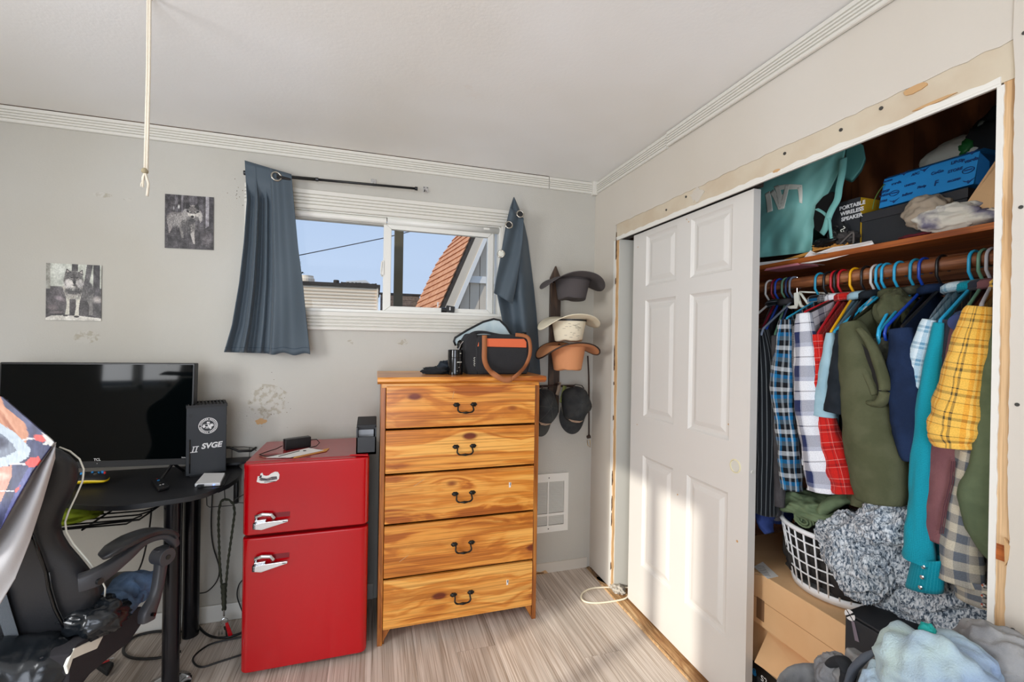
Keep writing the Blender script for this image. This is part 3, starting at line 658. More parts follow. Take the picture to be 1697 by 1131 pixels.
G().hull3([(X0+.024, FY+.002, .012), (X0+.065, FY+.002, .082), (X0+.024, FY+.002, .082)], (0, .018, 0)).obj('foot_bracket', M['pine_v'], dr)
G().box(X0+.01, X1-.01, BY-.008, BY, .02, TZ).obj('back_panel', M['pine_v'], dr)
G().box(X0+.02, X1-.02, FY+.012, BY-.01, .075, .09).obj('bottom', M['pine'], dr)
tp = G().box(X0-.018, X1+.026, FY-.028, BY+.005, TZ, TZ+.012).box(X0-.008, X1+.018, FY-.02, BY, TZ+.0, TZ+.03)
pr = [(FY-.034, TZ+.012), (FY-.034, TZ+.024), (FY-.026, TZ+.032), (BY+.008, TZ+.032), (BY+.008, TZ+.006), (FY-.018, TZ+.006), (FY-.014, TZ), (FY-.026, TZ+.008)]
G().hull3([(X0-.016, a, b) for a, b in pr], (X1+.026-X0+.016, 0, 0)).obj('top', M['pine'], dr, bevel=.004)
G().box(X0+.004, X1-.004, FY-.008, FY+.01, TZ-.018, TZ+.004).obj('top_moulding', M['pine'], dr, bevel=.003)
dz = [(1.003, 1.196), (.795, .993), (.563, .785), (.314, .552), (.078, .303)]
hz = [1.094, .893, .667, .425, .183]
for k, ((a, b), hh) in enumerate(zip(dz, hz)):
    yf = FY-.016
    dw = G().box(X0+.006+.018, X1-.026, yf, yf+.018, a, b).obj('drawer', M['pine'], dr, bevel=.0035)
    G().box(X0+.024, X1-.027, FY+.006, BY-.02, a+.012, b-.012).obj('drawer_box', M['darkpine'] if 'darkpine' in M else M['pine_v'], dw)
    cx = -.893
    hd = G(); yb = yf
    # bail: two rosettes, S-shaped arms, swollen grip
    pts = [(-.039, -.004, .010), (-.036, -.012, .002), (-.038, -.02, -.012), (-.030, -.023, -.021), (-.018, -.024, -.0235), (0, -.0245, -.024), (.018, -.024, -.0235), (.030, -.023, -.021), (.038, -.02, -.012), (.036, -.012, .002), (.039, -.004, .010)]
    rad = [.0035, .0036, .0042, .0042, .0032, .0066, .0032, .0042, .0042, .0036, .0035]
    P = [Vector((cx+a_, yb+b_, hh+c_)) for a_, b_, c_ in pts]
    # smooth path
    Q = []; Rr = []
    for i in range(len(P)-1):
        for s_ in range(4):
            t = s_/4; p0, p1, p2, p3 = P[max(i-1, 0)], P[i], P[i+1], P[min(i+2, len(P)-1)]
            Q.append(.5*((2*p1)+(-p0+p2)*t+(2*p0-5*p1+4*p2-p3)*t*t+(-p0+3*p1-3*p2+p3)*t**3)); Rr.append(rad[i]*(1-t)+rad[i+1]*t)
    Q.append(P[-1]); Rr.append(rad[-1]); hd.tube(Q, Rr, 8)
    ho = hd.obj('handle', M['iron'], dw, smooth=True)
    MXf = Matrix.Rotation(math.pi/2, 3, 'X')
    for sg in (-1, 1):
        rs = G().lathe([(.0125, 0), (.0125, .003), (.009, .006), (.0, .0075)], (cx+sg*.042, yb, hh+.011), 14, MXf, sx=1.25, sy=.8)
        for a_ in range(6): 
            an = a_*math.pi/3; rs.lathe([(.0042, .001), (.003, .0055), (0, .0065)], (cx+sg*.042+.013*math.cos(an), yb, hh+.011+.0075*math.sin(an)), 8, MXf)
        rs.obj('rosette', M['iron'], ho, smooth=True)
for (xx, zz) in ((-.66, .70), (-.665, .215)):
    G().box(xx-.006, xx+.003, FY-.0172, FY-.0155, zz-.013, zz+.012).box(xx-.001, xx+.005, FY-.0172, FY-.0155, zz-.003, zz+.011).obj('sticker_scrap', M['paper'], dr)
for (xa, za, xb, zb) in ((-1.13, .73, -1.08, .76), (-1.19, .385, -1.15, .41), (-.955, 1.135, -.948, 1.17)):
    G().tube([(xa, FY-.0163, za), (xb, FY-.0163, zb)], .0012, 5).obj('scratch', M['chip'], dr)

# ================================================================== fridge
fg = thing('mini_fridge', (-1.577, -.25, 0), 'glossy red retro two-door mini fridge with chrome handles', 'fridge')
A0, A1, FF = -1.826, -1.329, -.462
def rbox(x0, x1, y0, y1, z0, z1, r, n=5):
    """box with its vertical front edges rounded"""
    pts = [(x0, y1), (x0, y0+r)]+[(x0+r-r*math.cos(a), y0+r-r*math.sin(a)) for a in [math.pi/2*k/n for k in range(1, n+1)]]
    pts += [(x1-r+r*math.sin(a), y0+r-r*math.cos(a)) for a in [math.pi/2*k/n for k in range(0, n+1)]]+[(x1, y1)]
    return pts
def door_part(name, z0, z1, parent):
    return G().prism(rbox(A0, A1, FF, FF+.05, z0, z1, .03, 6), 2, z0, z1).obj(name, M['red'], parent, bevel=.007, seg=3)
G().box(A0+.008, A1-.006, FF+.052, -.06, .02, .878).obj('cabinet', M['blackm'], fg, bevel=.004)
G().box(A0+.004, A1-.004, FF+.030, -.058, .872, .893).obj('top', M['redtop'], fg, bevel=.006)
G().box(A0+.012, A1-.012, FF+.045, FF+.06, .03, .87).obj('gasket', M['darkred'], fg)
dU = door_part('door', .592, .889, fg); dL = door_part('door', .022, .580, fg)
G().box(A0+.02, A1-.02, FF+.05, -.08, 0, .022).obj('base', M['black'], fg)
G().hull3([(A1-.085, FF+.03, .8935), (A1-.004, FF+.03, .8935), (A1-.004, FF+.002, .8935), (A1-.03, FF+.012, .8935)], (0, 0, .006)).obj('hinge_cover', M['red'], fg, bevel=.002)
for dpar, zc in ((dU, .652), (dL, .478)):
    hx = -1.775
    h = G()
    # bracket base at left, grip lever running right, chrome
    h.hull3([(hx, FF-.002, zc-.024), (hx+.035, FF-.002, zc-.026), (hx+.045, FF-.002, zc+.01), (hx, FF-.002, zc+.008)], (0, -.016, 0))
    h.hull3([(hx-.002, FF-.014, zc-.026), (hx+.03, FF-.018, zc-.03), (hx+.128, FF-.016, zc-.006), (hx+.128, FF-.016, zc+.004), (hx+.03, FF-.018, zc+.001), (hx-.002, FF-.014, zc-.004)], (0, -.012, 0))
    ho = h.obj('handle', M['chrome'], dpar, bevel=.003)
    h2 = G().tube([(hx+.006, FF-.01, zc+.006), (hx+.006, FF-.014, zc+.024), (hx+.03, FF-.016, zc+.030), (hx+.062, FF-.016, zc+.026), (hx+.072, FF-.014, zc+.012), (hx+.068, FF-.010, zc+.004)], .0075, 10, flat=.7, flatdir=(0, 1, 0))
    h2.obj('catch', M['chrome'], ho, smooth=True)
    for q_ in range(4): G().box(hx-.0035, hx+.006, FF-.03, FF-.012, zc-.023+q_*.0065, zc-.0205+q_*.0065).obj('rib', M['black'], ho)
    G().box(hx+.066, hx+.130, FF-.0012, FF, zc+.008, zc+.028).obj('nameplate', mat('dark_red_plate', (126, 10, 22), .3), dpar)
    G().box(hx+.108, hx+.122, FF-.0285, FF-.0278, zc-.004, zc-.001).obj('mark', M['black'], ho)
# sticker on the upper door
st = G().prism([(-1.772, .815), (-1.768, .838), (-1.760, .836), (-1.758, .848), (-1.752, .851), (-1.747, .840), (-1.738, .837), (-1.728, .838), (-1.718, .846), (-1.704, .852), (-1.693, .850), (-1.687, .838), (-1.689, .820), (-1.700, .812), (-1.735, .806), (-1.757, .808)], 1, FF-.0015, FF).obj('sticker', M['paper'], dU)
G().prism([(-1.763, .822), (-1.757, .833), (-1.750, .829), (-1.735, .826), (-1.715, .832), (-1.697, .832), (-1.695, .820), (-1.73, .816), (-1.755, .818)], 1, FF-.0022, FF-.0014).obj('sticker_art', mat('sticker_grey', (120, 108, 108), .6, col2=(60, 56, 60), vscale=120), dU)
G().prism([(-1.765, .830), (-1.757, .842), (-1.752, .838), (-1.757, .830)], 1, FF-.0025, FF-.0014).obj('sticker_art', M['black'], dU)
G().box(-1.744, -1.70, FF-.0022, FF-.0014, .8105, .813).obj('sticker_text', M['black'], dU)

# things on the fridge
ad = thing('power_adapter', (-1.65, -.24, .893), 'black laptop power adapter on top of the red fridge', 'adapter')
Ra = Matrix.Rotation(math.radians(26), 3, 'Z')
G().obox((-1.655, -.235, .893+.026), .115, .036, .050, Ra).obj('brick', M['black'], ad, bevel=.004)
pa = [Vector((-1.712, -.262, .915)), Vector((-1.735, -.275, .905)), Vector((-1.77, -.30, .899)), Vector((-1.79, -.34, .898)), Vector((-1.76, -.375, .898)), Vector((-1.69, -.36, .898)), Vector((-1.63, -.33, .898))]
G().tube(pa, .0022, 6).obj('cord', M['wire'], ad, smooth=True)
G().tube([(-1.60, -.212, .925), (-1.575, -.205, .925), (-1.56, -.215, .91), (-1.572, -.235, .899), (-1.60, -.26, .898)], .002, 6).obj('cord', M['wire'], ad, smooth=True)
nb = thing('letter', (-1.65, -.40, .893), 'opened white envelope with a pencil beneath on the fridge', 'letter')
e4 = [Z_ for Z_ in (Vector((-1.752, -.395, .8955)), Vector((-1.655, -.418, .8965)), Vector((-1.530, -.325, .8975)), Vector((-1.600, -.285, .903)))]
G().hull3(e4, (0, 0, .0012)).obj('envelope', M['paper'], nb)
G().hull3([v+Vector((.012, -.01, -.0025)) for v in e4[1:3]]+[v+Vector((.02, .05, -.0025)) for v in (e4[2], e4[1])], (0, 0, .001)).obj('envelope', M['manila'], nb)
G().tube([e4[0].lerp(e4[1], .5)+Vector((0, .01, .003)), e4[0].lerp(e4[3], .6)+Vector((.03, 0, .003))], .0018, 6).obj('pen', M['nail'], nb)
G().lathe([(.007, 0), (.007, .001)], (-1.61, -.33, .902), 14).obj('stamp', M['tar'], nb)
wb = thing('watch_box', (-1.343, -.33, .893), 'small black open-fronted storage case standing between fridge and dresser', 'box')
bx0, bx1, by0, by1, bz = -1.386, -1.300, -.43, -.27, .894
G().box(bx0, bx1, by0, by0+.012, bz, bz+.078).box(bx0, bx0+.006, by0, by1, bz, bz+.12).box(bx1-.006, bx1, by0, by1, bz, bz+.12).box(bx0, bx1, by1-.01, by1, bz, bz+.13).box(bx0, bx1, by0, by1, bz, bz+.01).obj('case', M['black'], wb)
G().hull3([(bx0, by0+.03, bz+.128), (bx1, by0+.03, bz+.128), (bx1, by1, bz+.146), (bx0, by1, bz+.146)], (0, 0, -.022)).obj('lid', M['blackm'], wb, bevel=.004)
G().box(bx0+.008, bx1-.012, by0+.04, by0+.10, bz+.06, bz+.105).obj('inset', mat('clear_inset', (150, 152, 156), .2), wb)

# ================================================================== back-wall pictures
def raster(w, h, bgc): return np.ones((h, w, 3))*np.array(bgc, float)
def r_ell(im, cx, cy, rx, ry, c, rot=0, soft=.0, alpha=1):
    h, w, _ = im.shape; yy, xx = np.mgrid[0:h, 0:w]; x = (xx+.5)/w-cx; y = (yy+.5)/h-cy; ca, sa = math.cos(rot), math.sin(rot)
    d = ((x*ca+y*sa)/rx)**2+((-x*sa+y*ca)/ry)**2; a = np.clip((1-d)/(soft+1e-3), 0, 1)*alpha
    im[:] = im*(1-a[..., None])+np.array(c, float)*a[..., None]
def r_poly(im, pts, c, alpha=1):
    h, w, _ = im.shape; yy, xx = np.mgrid[0:h, 0:w]; x = (xx+.5)/w; y = (yy+.5)/h; ins = np.zeros((h, w), bool); n = len(pts)
    for i in range(n):
        x1, y1 = pts[i]; x2, y2 = pts[(i+1) % n]
        if y1 == y2: continue
        ins ^= ((y1 > y) != (y2 > y)) & (x < (x2-x1)*(y-y1)/(y2-y1)+x1)
    a = ins*alpha; im[:] = im*(1-a[..., None])+np.array(c, float)*a[..., None]
def r_noise(im, amp, sx, sy, seed):
    h, w, _ = im.shape
    for j in range(h):
        for i in range(w):
            im[j, i] += amp*noise.noise(Vector((i/w*sx+seed, j/h*sy, seed*.7)))
def r_fur(im, cx, cy, rx, ry, n, c0, c1, ang, seed, ln=.03):
    rr = random.Random(seed); h, w, _ = im.shape
    for k in range(n):
        t = rr.uniform(0, 6.283); q = math.sqrt(rr.random()); x, y = cx+rx*q*math.cos(t), cy+ry*q*math.sin(t); a = ang+(x-cx)*2+rr.uniform(-.4, .4); g_ = rr.uniform(c0, c1)
        for s_ in range(int(ln*w)+2):
            i, j = int((x)*w+math.cos(a)*s_), int(y*h+math.sin(a)*s_)
            if 0 <= i < w and 0 <= j < h: im[j, i] = im[j, i]*.45+np.array([g_, g_*.97, g_*.95])*.55
def print_grid(name, corners, im, mt, parent=None, off=(0, 0, 0), fnp=None):
    """a printed sheet: a fine quad grid coloured by vertex colours"""
    h, w, _ = im.shape; tl, tr_, bl, br = [Vector(c) for c in corners]; g = G()
    def fn(u, v):
        p = tl.lerp(tr_, u).lerp(bl.lerp(br, u), v)+Vector(off)
        return fnp(p, u, v) if fnp else p
    g.grid(fn, w-1, h-1)
    o = g.obj(name, mt, parent, fix=False); me = o.data
    ca = me.color_attributes.new('Print', 'FLOAT_COLOR', 'POINT'); col = np.ones((h*w, 4)); c = np.clip(im.reshape(-1, 3), 0, 255)/255
    col[:, :3] = np.where(c <= .04045, c/12.92, ((c+.055)/1.055)**2.4); ca.data.foreach_set('color', col.ravel()); return o
M['print'] = vcol_mat('printed_paper', .5)
# wolf standing on rock
im = raster(190, 196, (72, 68, 68))
r_poly(im, [(0, 0), (1, 0), (1, .42), (0, .40)], (178, 180, 168)); r_ell(im, .3, .2, .25, .25, (196, 198, 188), soft=1)
r_poly(im, [(.46, 0), (.57, 0), (.57, .13), (.46, .13)], (58, 54, 54)); r_poly(im, [(.73, 0), (.84, 0), (.78, .3), (.68, .34)], (76, 72, 72)); r_poly(im, [(.85, 0), (.97, 0), (.97, .6), (.85, .6)], (60, 56, 58))
r_poly(im, [(0, .0), (.08, 0), (.08, .45), (0, .45)], (150, 148, 138)); r_ell(im, .2, .6, .22, .2, (86, 80, 82), soft=1); r_ell(im, .25, .62, .12, .05, (140, 128, 132), .3, 1); r_ell(im, .12, .78, .12, .06, (120, 108, 110), soft=1)
r_ell(im, .92, .62, .12, .08, (176, 168, 162), soft=1); r_ell(im, .2, .86, .15, .03, (130, 120, 120), soft=1)
r_poly(im, [(0, .96), (.1, .92), (.3, .91), (.6, .915), (1, .955), (1, 1), (0, 1)], (206, 202, 192))
r_noise(im, 34, 9, 9, 2.1)
r_ell(im, .73, .44, .13, .16, (66, 62, 64), soft=.4); r_ell(im, .66, .54, .15, .12, (92, 88, 86), soft=.5); r_poly(im, [(.72, .6), (.86, .5), (.84, .72), (.84, .9), (.77, .9), (.78, .74)], (120, 116, 112))
r_poly(im, [(.29, .4), (.66, .4), (.62, .62), (.36, .62)], (176, 170, 158)); r_poly(im, [(.36, .56), (.42, .56), (.42, .9), (.34, .9), (.37, .75)], (200, 196, 182)); r_poly(im, [(.53, .56), (.62, .56), (.59, .78), (.59, .92), (.51, .92), (.54, .75)], (204, 200, 186))
r_ell(im, .35, .915, .045, .016, (60, 56, 54)); r_ell(im, .55, .93, .05, .018, (60, 56, 54))
r_ell(im, .49, .47, .17, .07, (70, 66, 64), soft=.5); r_ell(im, .49, .30, .19, .18, (92, 88, 84), soft=.25)
r_poly(im, [(.33, .20), (.36, .09), (.44, .16)], (54, 50, 50)); r_poly(im, [(.56, .16), (.65, .10), (.66, .21)], (150, 144, 140)); r_poly(im, [(.35, .19), (.37, .12), (.42, .16)], (176, 168, 160))
r_ell(im, .43, .33, .09, .08, (210, 206, 194), soft=.6); r_ell(im, .59, .32, .07, .07, (172, 166, 158), soft=.6); r_ell(im, .45, .41, .10, .06, (214, 210, 200), .5, .5); r_ell(im, .50, .27, .03, .10, (76, 72, 70), soft=.4)
r_fur(im, .49, .2, .16, .09, 500, 50, 120, 1.5, 1); r_fur(im, .49, .5, .2, .12, 500, 60, 190, 1.5, 2); r_fur(im, .73, .48, .13, .16, 500, 50, 120, 1.4, 3); r_fur(im, .4, .34, .08, .08, 250, 170, 235, 2.2, 4); r_fur(im, .6, .33, .07, .07, 200, 120, 220, .9, 5)
r_poly(im, [(.34, .17), (.365, .08), (.45, .15), (.40, .17)], (44, 40, 40)); r_poly(im, [(.36, .155), (.375, .105), (.42, .145)], (150, 142, 136)); r_poly(im, [(.57, .15), (.65, .09), (.665, .20), (.63, .18)], (52, 48, 48)); r_poly(im, [(.595, .15), (.64, .115), (.65, .17)], (170, 162, 156))
r_poly(im, [(.46, .18), (.54, .18), (.53, .30), (.48, .30)], (66, 62, 60), .7); r_ell(im, .45, .255, .035, .010, (150, 146, 140), rot=.3); r_ell(im, .56, .255, .035, .010, (150, 146, 140), rot=-.3)
r_ell(im, .452, .243, .026, .012, (20, 18, 18), rot=.35); r_ell(im, .558, .245, .026, .012, (20, 18, 18), rot=-.35); r_ell(im, .505, .325, .028, .026, (18, 16, 18)); r_poly(im, [(.46, .375), (.505, .36), (.55, .375), (.505, .39)], (60, 56, 56)); r_fur(im, .49, .47, .16, .05, 300, 36, 90, 1.2, 6)
r_noise(im, 26, 40, 40, 5.3)
p1 = print_grid('wolf_poster', [(-2.729, -.003, 1.732), (-2.526, -.003, 1.733), (-2.728, -.003, 1.476), (-2.525, -.003, 1.477)], im, M['print'])
tag(p1, 'square grey photo print of a wolf standing on a rock', 'poster', 'wolf prints on the back wall'); p1.modifiers.new('solid', 'SOLIDIFY').thickness = .0015
# wolf walking in dark wood
im = raster(184, 200, (60, 56, 58))
for (a, b, c) in ((.05, .12, 46), (.2, .26, 90), (.33, .37, 110), (.5, .66, 88), (.83, .9, 150), (.70, .78, 74), (.92, .98, 50)): r_poly(im, [(a, 0), (b, 0), (b, .55), (a, .6)], (c, c-4, c))
r_ell(im, .28, .22, .025, .05, (220, 220, 216), soft=1); r_ell(im, .18, .25, .02, .05, (150, 150, 150), soft=1); r_poly(im, [(0, .68), (1, .6), (1, 1), (0, 1)], (58, 54, 56)); r_ell(im, .86, .78, .16, .16, (92, 86, 88), soft=1)
r_noise(im, 40, 14, 14, 3.3)
r_ell(im, .19, .45, .17, .14, (120, 114, 112), soft=.4); r_ell(im, .33, .46, .16, .15, (150, 144, 140), soft=.4); r_poly(im, [(.04, .5), (.16, .5), (.15, .62), (.10, .72), (.08, .72), (.07, .6)], (130, 124, 122)); r_poly(im, [(.27, .5), (.37, .5), (.38, .8), (.34, .8)], (120, 116, 112))
r_ell(im, .47, .56, .17, .16, (78, 74, 76), soft=.4); r_poly(im, [(.52, .55), (.62, .5), (.60, .72), (.615, .9), (.58, .9), (.52, .72)], (176, 170, 164))
r_ell(im, .57, .34, .17, .16, (110, 106, 104), soft=.25); r_poly(im, [(.41, .26), (.44, .14), (.52, .2)], (36, 34, 36)); r_poly(im, [(.60, .2), (.66, .15), (.70, .27)], (44, 42, 44))
r_ell(im, .57, .22, .08, .05, (170, 164, 156), soft=.6); r_ell(im, .50, .34, .06, .06, (196, 190, 182), soft=.6); r_ell(im, .66, .34, .06, .06, (190, 184, 176), soft=.6); r_ell(im, .57, .37, .05, .06, (206, 202, 194), soft=.5); r_ell(im, .56, .26, .02, .06, (84, 80, 80))
r_fur(im, .25, .46, .2, .13, 900, 60, 200, 2.0, 7); r_fur(im, .57, .25, .14, .07, 400, 50, 140, 1.5, 8); r_fur(im, .48, .56, .16, .14, 600, 40, 110, 1.6, 9); r_fur(im, .42, .36, .05, .12, 250, 90, 210, 1.8, 10); r_fur(im, .72, .37, .04, .1, 250, 110, 220, 1.2, 11)
r_poly(im, [(.41, .26), (.44, .12), (.53, .21), (.47, .25)], (26, 24, 26)); r_poly(im, [(.59, .21), (.675, .12), (.70, .27), (.65, .25)], (30, 28, 30)); r_poly(im, [(.49, .22), (.65, .22), (.60, .34), (.53, .34)], (104, 98, 96), .7)
r_poly(im, [(.44, .27), (.55, .31), (.52, .33), (.44, .31)], (34, 32, 34)); r_poly(im, [(.70, .27), (.59, .31), (.61, .33), (.69, .31)], (34, 32, 34)); r_ell(im, .505, .305, .018, .008, (190, 186, 176)); r_ell(im, .625, .305, .018, .008, (190, 186, 176)); r_ell(im, .56, .395, .032, .026, (16, 14, 16)); r_ell(im, .56, .44, .05, .010, (40, 38, 40)); r_ell(im, .40, .36, .04, .1, (150, 146, 142), soft=.6); r_ell(im, .72, .37, .03, .08, (170, 166, 160), soft=.6); r_ell(im, .55, .47, .09, .03, (60, 58, 60), soft=.6)
r_noise(im, 30, 44, 44, 7.3)
p2 = print_grid('wolf_poster', [(-2.283, -.003, 2.092), (-2.081, -.003, 2.097), (-2.281, -.003, 1.834), (-2.079, -.003, 1.838)], im, M['print'])
tag(p2, 'dark photo print of a wolf walking through forest', 'poster', 'wolf prints on the back wall'); p2.modifiers.new('solid', 'SOLIDIFY').thickness = .0015

# ================================================================== curtain rod, curtains
RY_ = -.062
rod0, rod1 = U(1, RY_, 404, 286.5), U(1, RY_, 692, 313)
rt = thing('curtain_rod', tuple(rod0), 'thin black telescopic curtain rod above the window', 'curtain rod')
mid_ = rod0.lerp(rod1, .40)
G().tube([rod0, mid_], .0085, 12).obj('outer_tube', M['wire'], rt, smooth=True); G().tube([mid_, rod1], .0065, 12).obj('inner_tube', M['wire'], rt, smooth=True)
G().tube([rod1-Vector((.014, 0, 0)), rod1], .010, 12).obj('end_cap', M['black'], rt); G().tube([rod0, rod0+Vector((.012, 0, 0))], .0115, 12).obj('end_cap', M['black'], rt)
G().tube([mid_-Vector((.01, 0, 0)), mid_+Vector((.003, 0, 0))], .0098, 12).obj('collar', M['black'], rt)
bk = U(1, 0, 619, 304); b_ = G().box(bk.x-.014, bk.x+.014, -.004, 0, bk.z-.016, bk.z+.02).box(bk.x-.004, bk.x+.004, -.066, 0, bk.z-.012, bk.z-.006); b_.obj('bracket', M['chrome'], rt)
bk2 = U(1, 0, 705, 315); bb = thing('rod_bracket', (bk2.x, 0, bk2.z), 'empty chrome rod bracket screwed right of the rod end', 'bracket')
G().box(bk2.x-.013, bk2.x+.015, -.004, 0, bk2.z-.016, bk2.z+.018).obj('plate', M['chrome'], bb, bevel=.002)
G().box(bk2.x-.007, bk2.x+.009, -.02, -.003, bk2.z-.008, bk2.z-.004).box(bk2.x-.007, bk2.x-.003, -.02, -.003, bk2.z-.008, bk2.z+.008).obj('cradle', M['chrome'], bb)
for sx in (-.008, .01): G().lathe([(.003, 0), (.0, .002)], (bk2.x+sx, -.004, bk2.z+.012), 8, Matrix.Rotation(math.pi/2, 3, 'X')).obj('screw', M['nail'], bb)
def lerp_list(L, t):
    t = max(0, min(1, t))*(len(L)-1); i = min(int(t), len(L)-2); f_ = t-i
    return tuple(a*(1-f_)+b*f_ for a, b in zip(L[i], L[i+1]))
lc = thing('curtain', (rod0.x+.1, -.06, rod0.z), 'slate blue blackout curtain hanging on the black rod left of window', 'curtain', None)
Ls = [(405.5, 266), (409, 330), (404, 400), (396, 470), (384, 540), (371, 584)]; Rs = [(483, 289), (488, 345), (494, 410), (502, 470), (508, 530), (514, 588)]
folds = [(0, -.075), (.10, -.035), (.17, -.040), (.22, -.085), (.27, -.045), (.33, -.028), (.42, -.06), (.47, -.040), (.52, -.045), (.56, -.105), (.66, -.100), (.80, -.092), (1, -.082)]
def lcf(u, v):
    l, r_ = lerp_list(Ls, v), lerp_list(Rs, v)
    # top edge steps: folds stand a little above/below
    uu = u; px = l[0]+(r_[0]-l[0])*uu; py = l[1]+(r_[1]-l[1])*uu
    for (a, ya), (b, yb) in zip(folds, folds[1:]):
        if a <= u <= b: t = (u-a)/(b-a); t = t*t*(3-2*t); y = ya*(1-t)+yb*t; break
    amp = .75+.45*v; y = -.065+(y+.065)*amp+.006*math.sin(9*v+u*7)*v
    if v < .16 and u < .93: y = min(y, -.077+.02*max(0, (v-.1)/.06))
    if v > .9 and u > .5: py += 2*math.sin(u*25)*(v-.9)*10
    return U(1, y, px, py)
g = G().grid(lcf, 90, 44); cu = g.obj('cloth', M['curtain'], lc, smooth=True, solid=.0025)
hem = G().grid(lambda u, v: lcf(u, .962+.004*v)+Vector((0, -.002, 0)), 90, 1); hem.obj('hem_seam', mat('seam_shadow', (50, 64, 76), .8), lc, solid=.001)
gc = U(1, -.088, 458.5, 293.5)
def ring(g, c, R, r, n_, nn=28):
    n_ = Vector(n_).normalized(); a = n_.orthogonal().normalized(); b = n_.cross(a)
    return g.tube([Vector(c)+a*math.cos(2*math.pi*k/nn)*R+b*math.sin(2*math.pi*k/nn)*R for k in range(nn)], r, 8, closed=True)
ring(G(), gc+Vector((0, -.008, 0)), .021, .0045, (.35, -1, .1)).obj('grommet', M['grommet'], lc, smooth=True)
G().lathe([(.018, 0), (.018, .001)], gc+Vector((0, -.004, 0)), 24, Matrix.Rotation(math.pi/2, 3, 'X')).obj('grommet_hole', M['blackm'], lc)
G().tube([gc+Vector((0, -.006, 0)), gc+Vector((.06, .015, -.002))], .0085, 12).obj('rod_loop', M['wire'], lc)
# right curtain: pinned by one corner
rc = thing('curtain', (-.55, -.05, 2.24), 'slate blue curtain pinned by one corner right of the window', 'curtain')
Lr = [(851, 327), (845, 345), (838, 375), (832, 410), (826, 445), (822, 480), (828, 510), (834, 540), (840, 580), (846, 624)]
Rr2 = [(852, 327), (860, 345), (869, 372), (875, 400), (880, 440), (885, 480), (889, 520), (892, 560), (894, 595), (896, 624)]
def rcf(u, v):
    l, r_ = lerp_list(Lr, v), lerp_list(Rr2, v); y = -.045-.028*math.sin(u*9.2+1.0+v*1.2)*min(1, v*2.2)-.03*math.sin(u*3.1)*v
    return U(1, y, l[0]+(r_[0]-l[0])*u, l[1]+(r_[1]-l[1])*u)
G().grid(rcf, 50, 60).obj('cloth', M['curtain'], rc, smooth=True, solid=.0025)
fl_ = [(848, 345), (840, 372), (833, 410), (826, 445), (820, 484), (829, 492), (849, 503), (853, 470), (858, 430), (866, 390), (864, 360)]
def ff(u, v):
    l = lerp_list([(846, 345), (838, 385), (830, 425), (823, 458), (818.5, 486)], v); r_ = lerp_list([(868, 362), (866, 400), (861, 440), (855, 475), (849, 504)], v)
    return U(1, -.098-.012*math.sin(u*7+v*3), l[0]+(r_[0]-l[0])*u, l[1]+(r_[1]-l[1])*u)
G().grid(ff, 30, 30).obj('folded_flap', M['curtain'], rc, smooth=True, solid=.0025)
for (px, py, hole) in ((862, 355, 1), (843.5, 373, 1), (830.5, 421, 0)):
    c = U(1, -.115, px, py); nn = (-.15, -1, .1) if px > 832 else (-.5, -1, .1)
    ring(G(), c, .019, .0042, nn).obj('grommet', M['grommet'], rc, smooth=True)
    G().lathe([(.017, 0), (.017, .001)], c+Vector((0, .002, 0)), 22, Matrix.Rotation(math.pi/2, 3, 'X')).obj('grommet_hole', M['blackm'] if hole else M['ivory'], rc)

# pull cord from the ceiling
pc = thing('pull_cord', (-1.93, -1.0, H), 'off-white cotton pull cord hanging from the ceiling with frayed knot', 'cord')
top = U(1, -.96, 245, 0); kn = U(1, -.96, 240, 284); en = U(1, -.96, 244, 325)
P_ = [Vector((top.x+.01, top.y, H)), top, U(1, -.96, 244, 120), U(1, -.96, 242, 200), kn]
G().tube(P_, .0035, 7).obj('strand', M['rope'], pc, smooth=True); G().tube([p+Vector((.0055, 0, 0)) for p in P_], .0033, 7).obj('strand', M['rope'], pc, smooth=True)
G().lathe([(.001, -.008), (.008, -.004), (.009, .002), (.006, .008), (.001, .010)], kn, 12).obj('knot', mat('grubby_rope', (150, 138, 110), .9), pc, smooth=True)
G().tube([kn, kn.lerp(en, .5)+Vector((.006, 0, 0)), en], .0036, 7).obj('tail', M['rope'], pc, smooth=True)
g = G(); rr = random.Random(1)
for k in range(12): 
    e_ = U(1, -.96+rr.uniform(-.01, .01), 236+rr.uniform(-3, 3), 307+rr.uniform(-4, 4)); g.tube([kn, kn.lerp(e_, .5)+Vector((rr.uniform(-.004, .004), 0, 0)), e_], .0012, 5)
g.obj('frayed_end', M['rope'], pc)

# ================================================================== desk and what stands on it
DZ = .785
dk = thing('desk', (-2.5, -.3, 0), 'black curved-edge desk on round metal legs under the television', 'desk')
def Zp(px, py, z=DZ): v = U(2, z, px, py); return (v.x, v.y)
edge = [Zp(*q) for q in ((115.6, 835), (148.6, 838), (178, 839), (209, 838), (246, 833.4), (275, 829.5), (314, 823.7), (343, 816.8), (372, 804))]
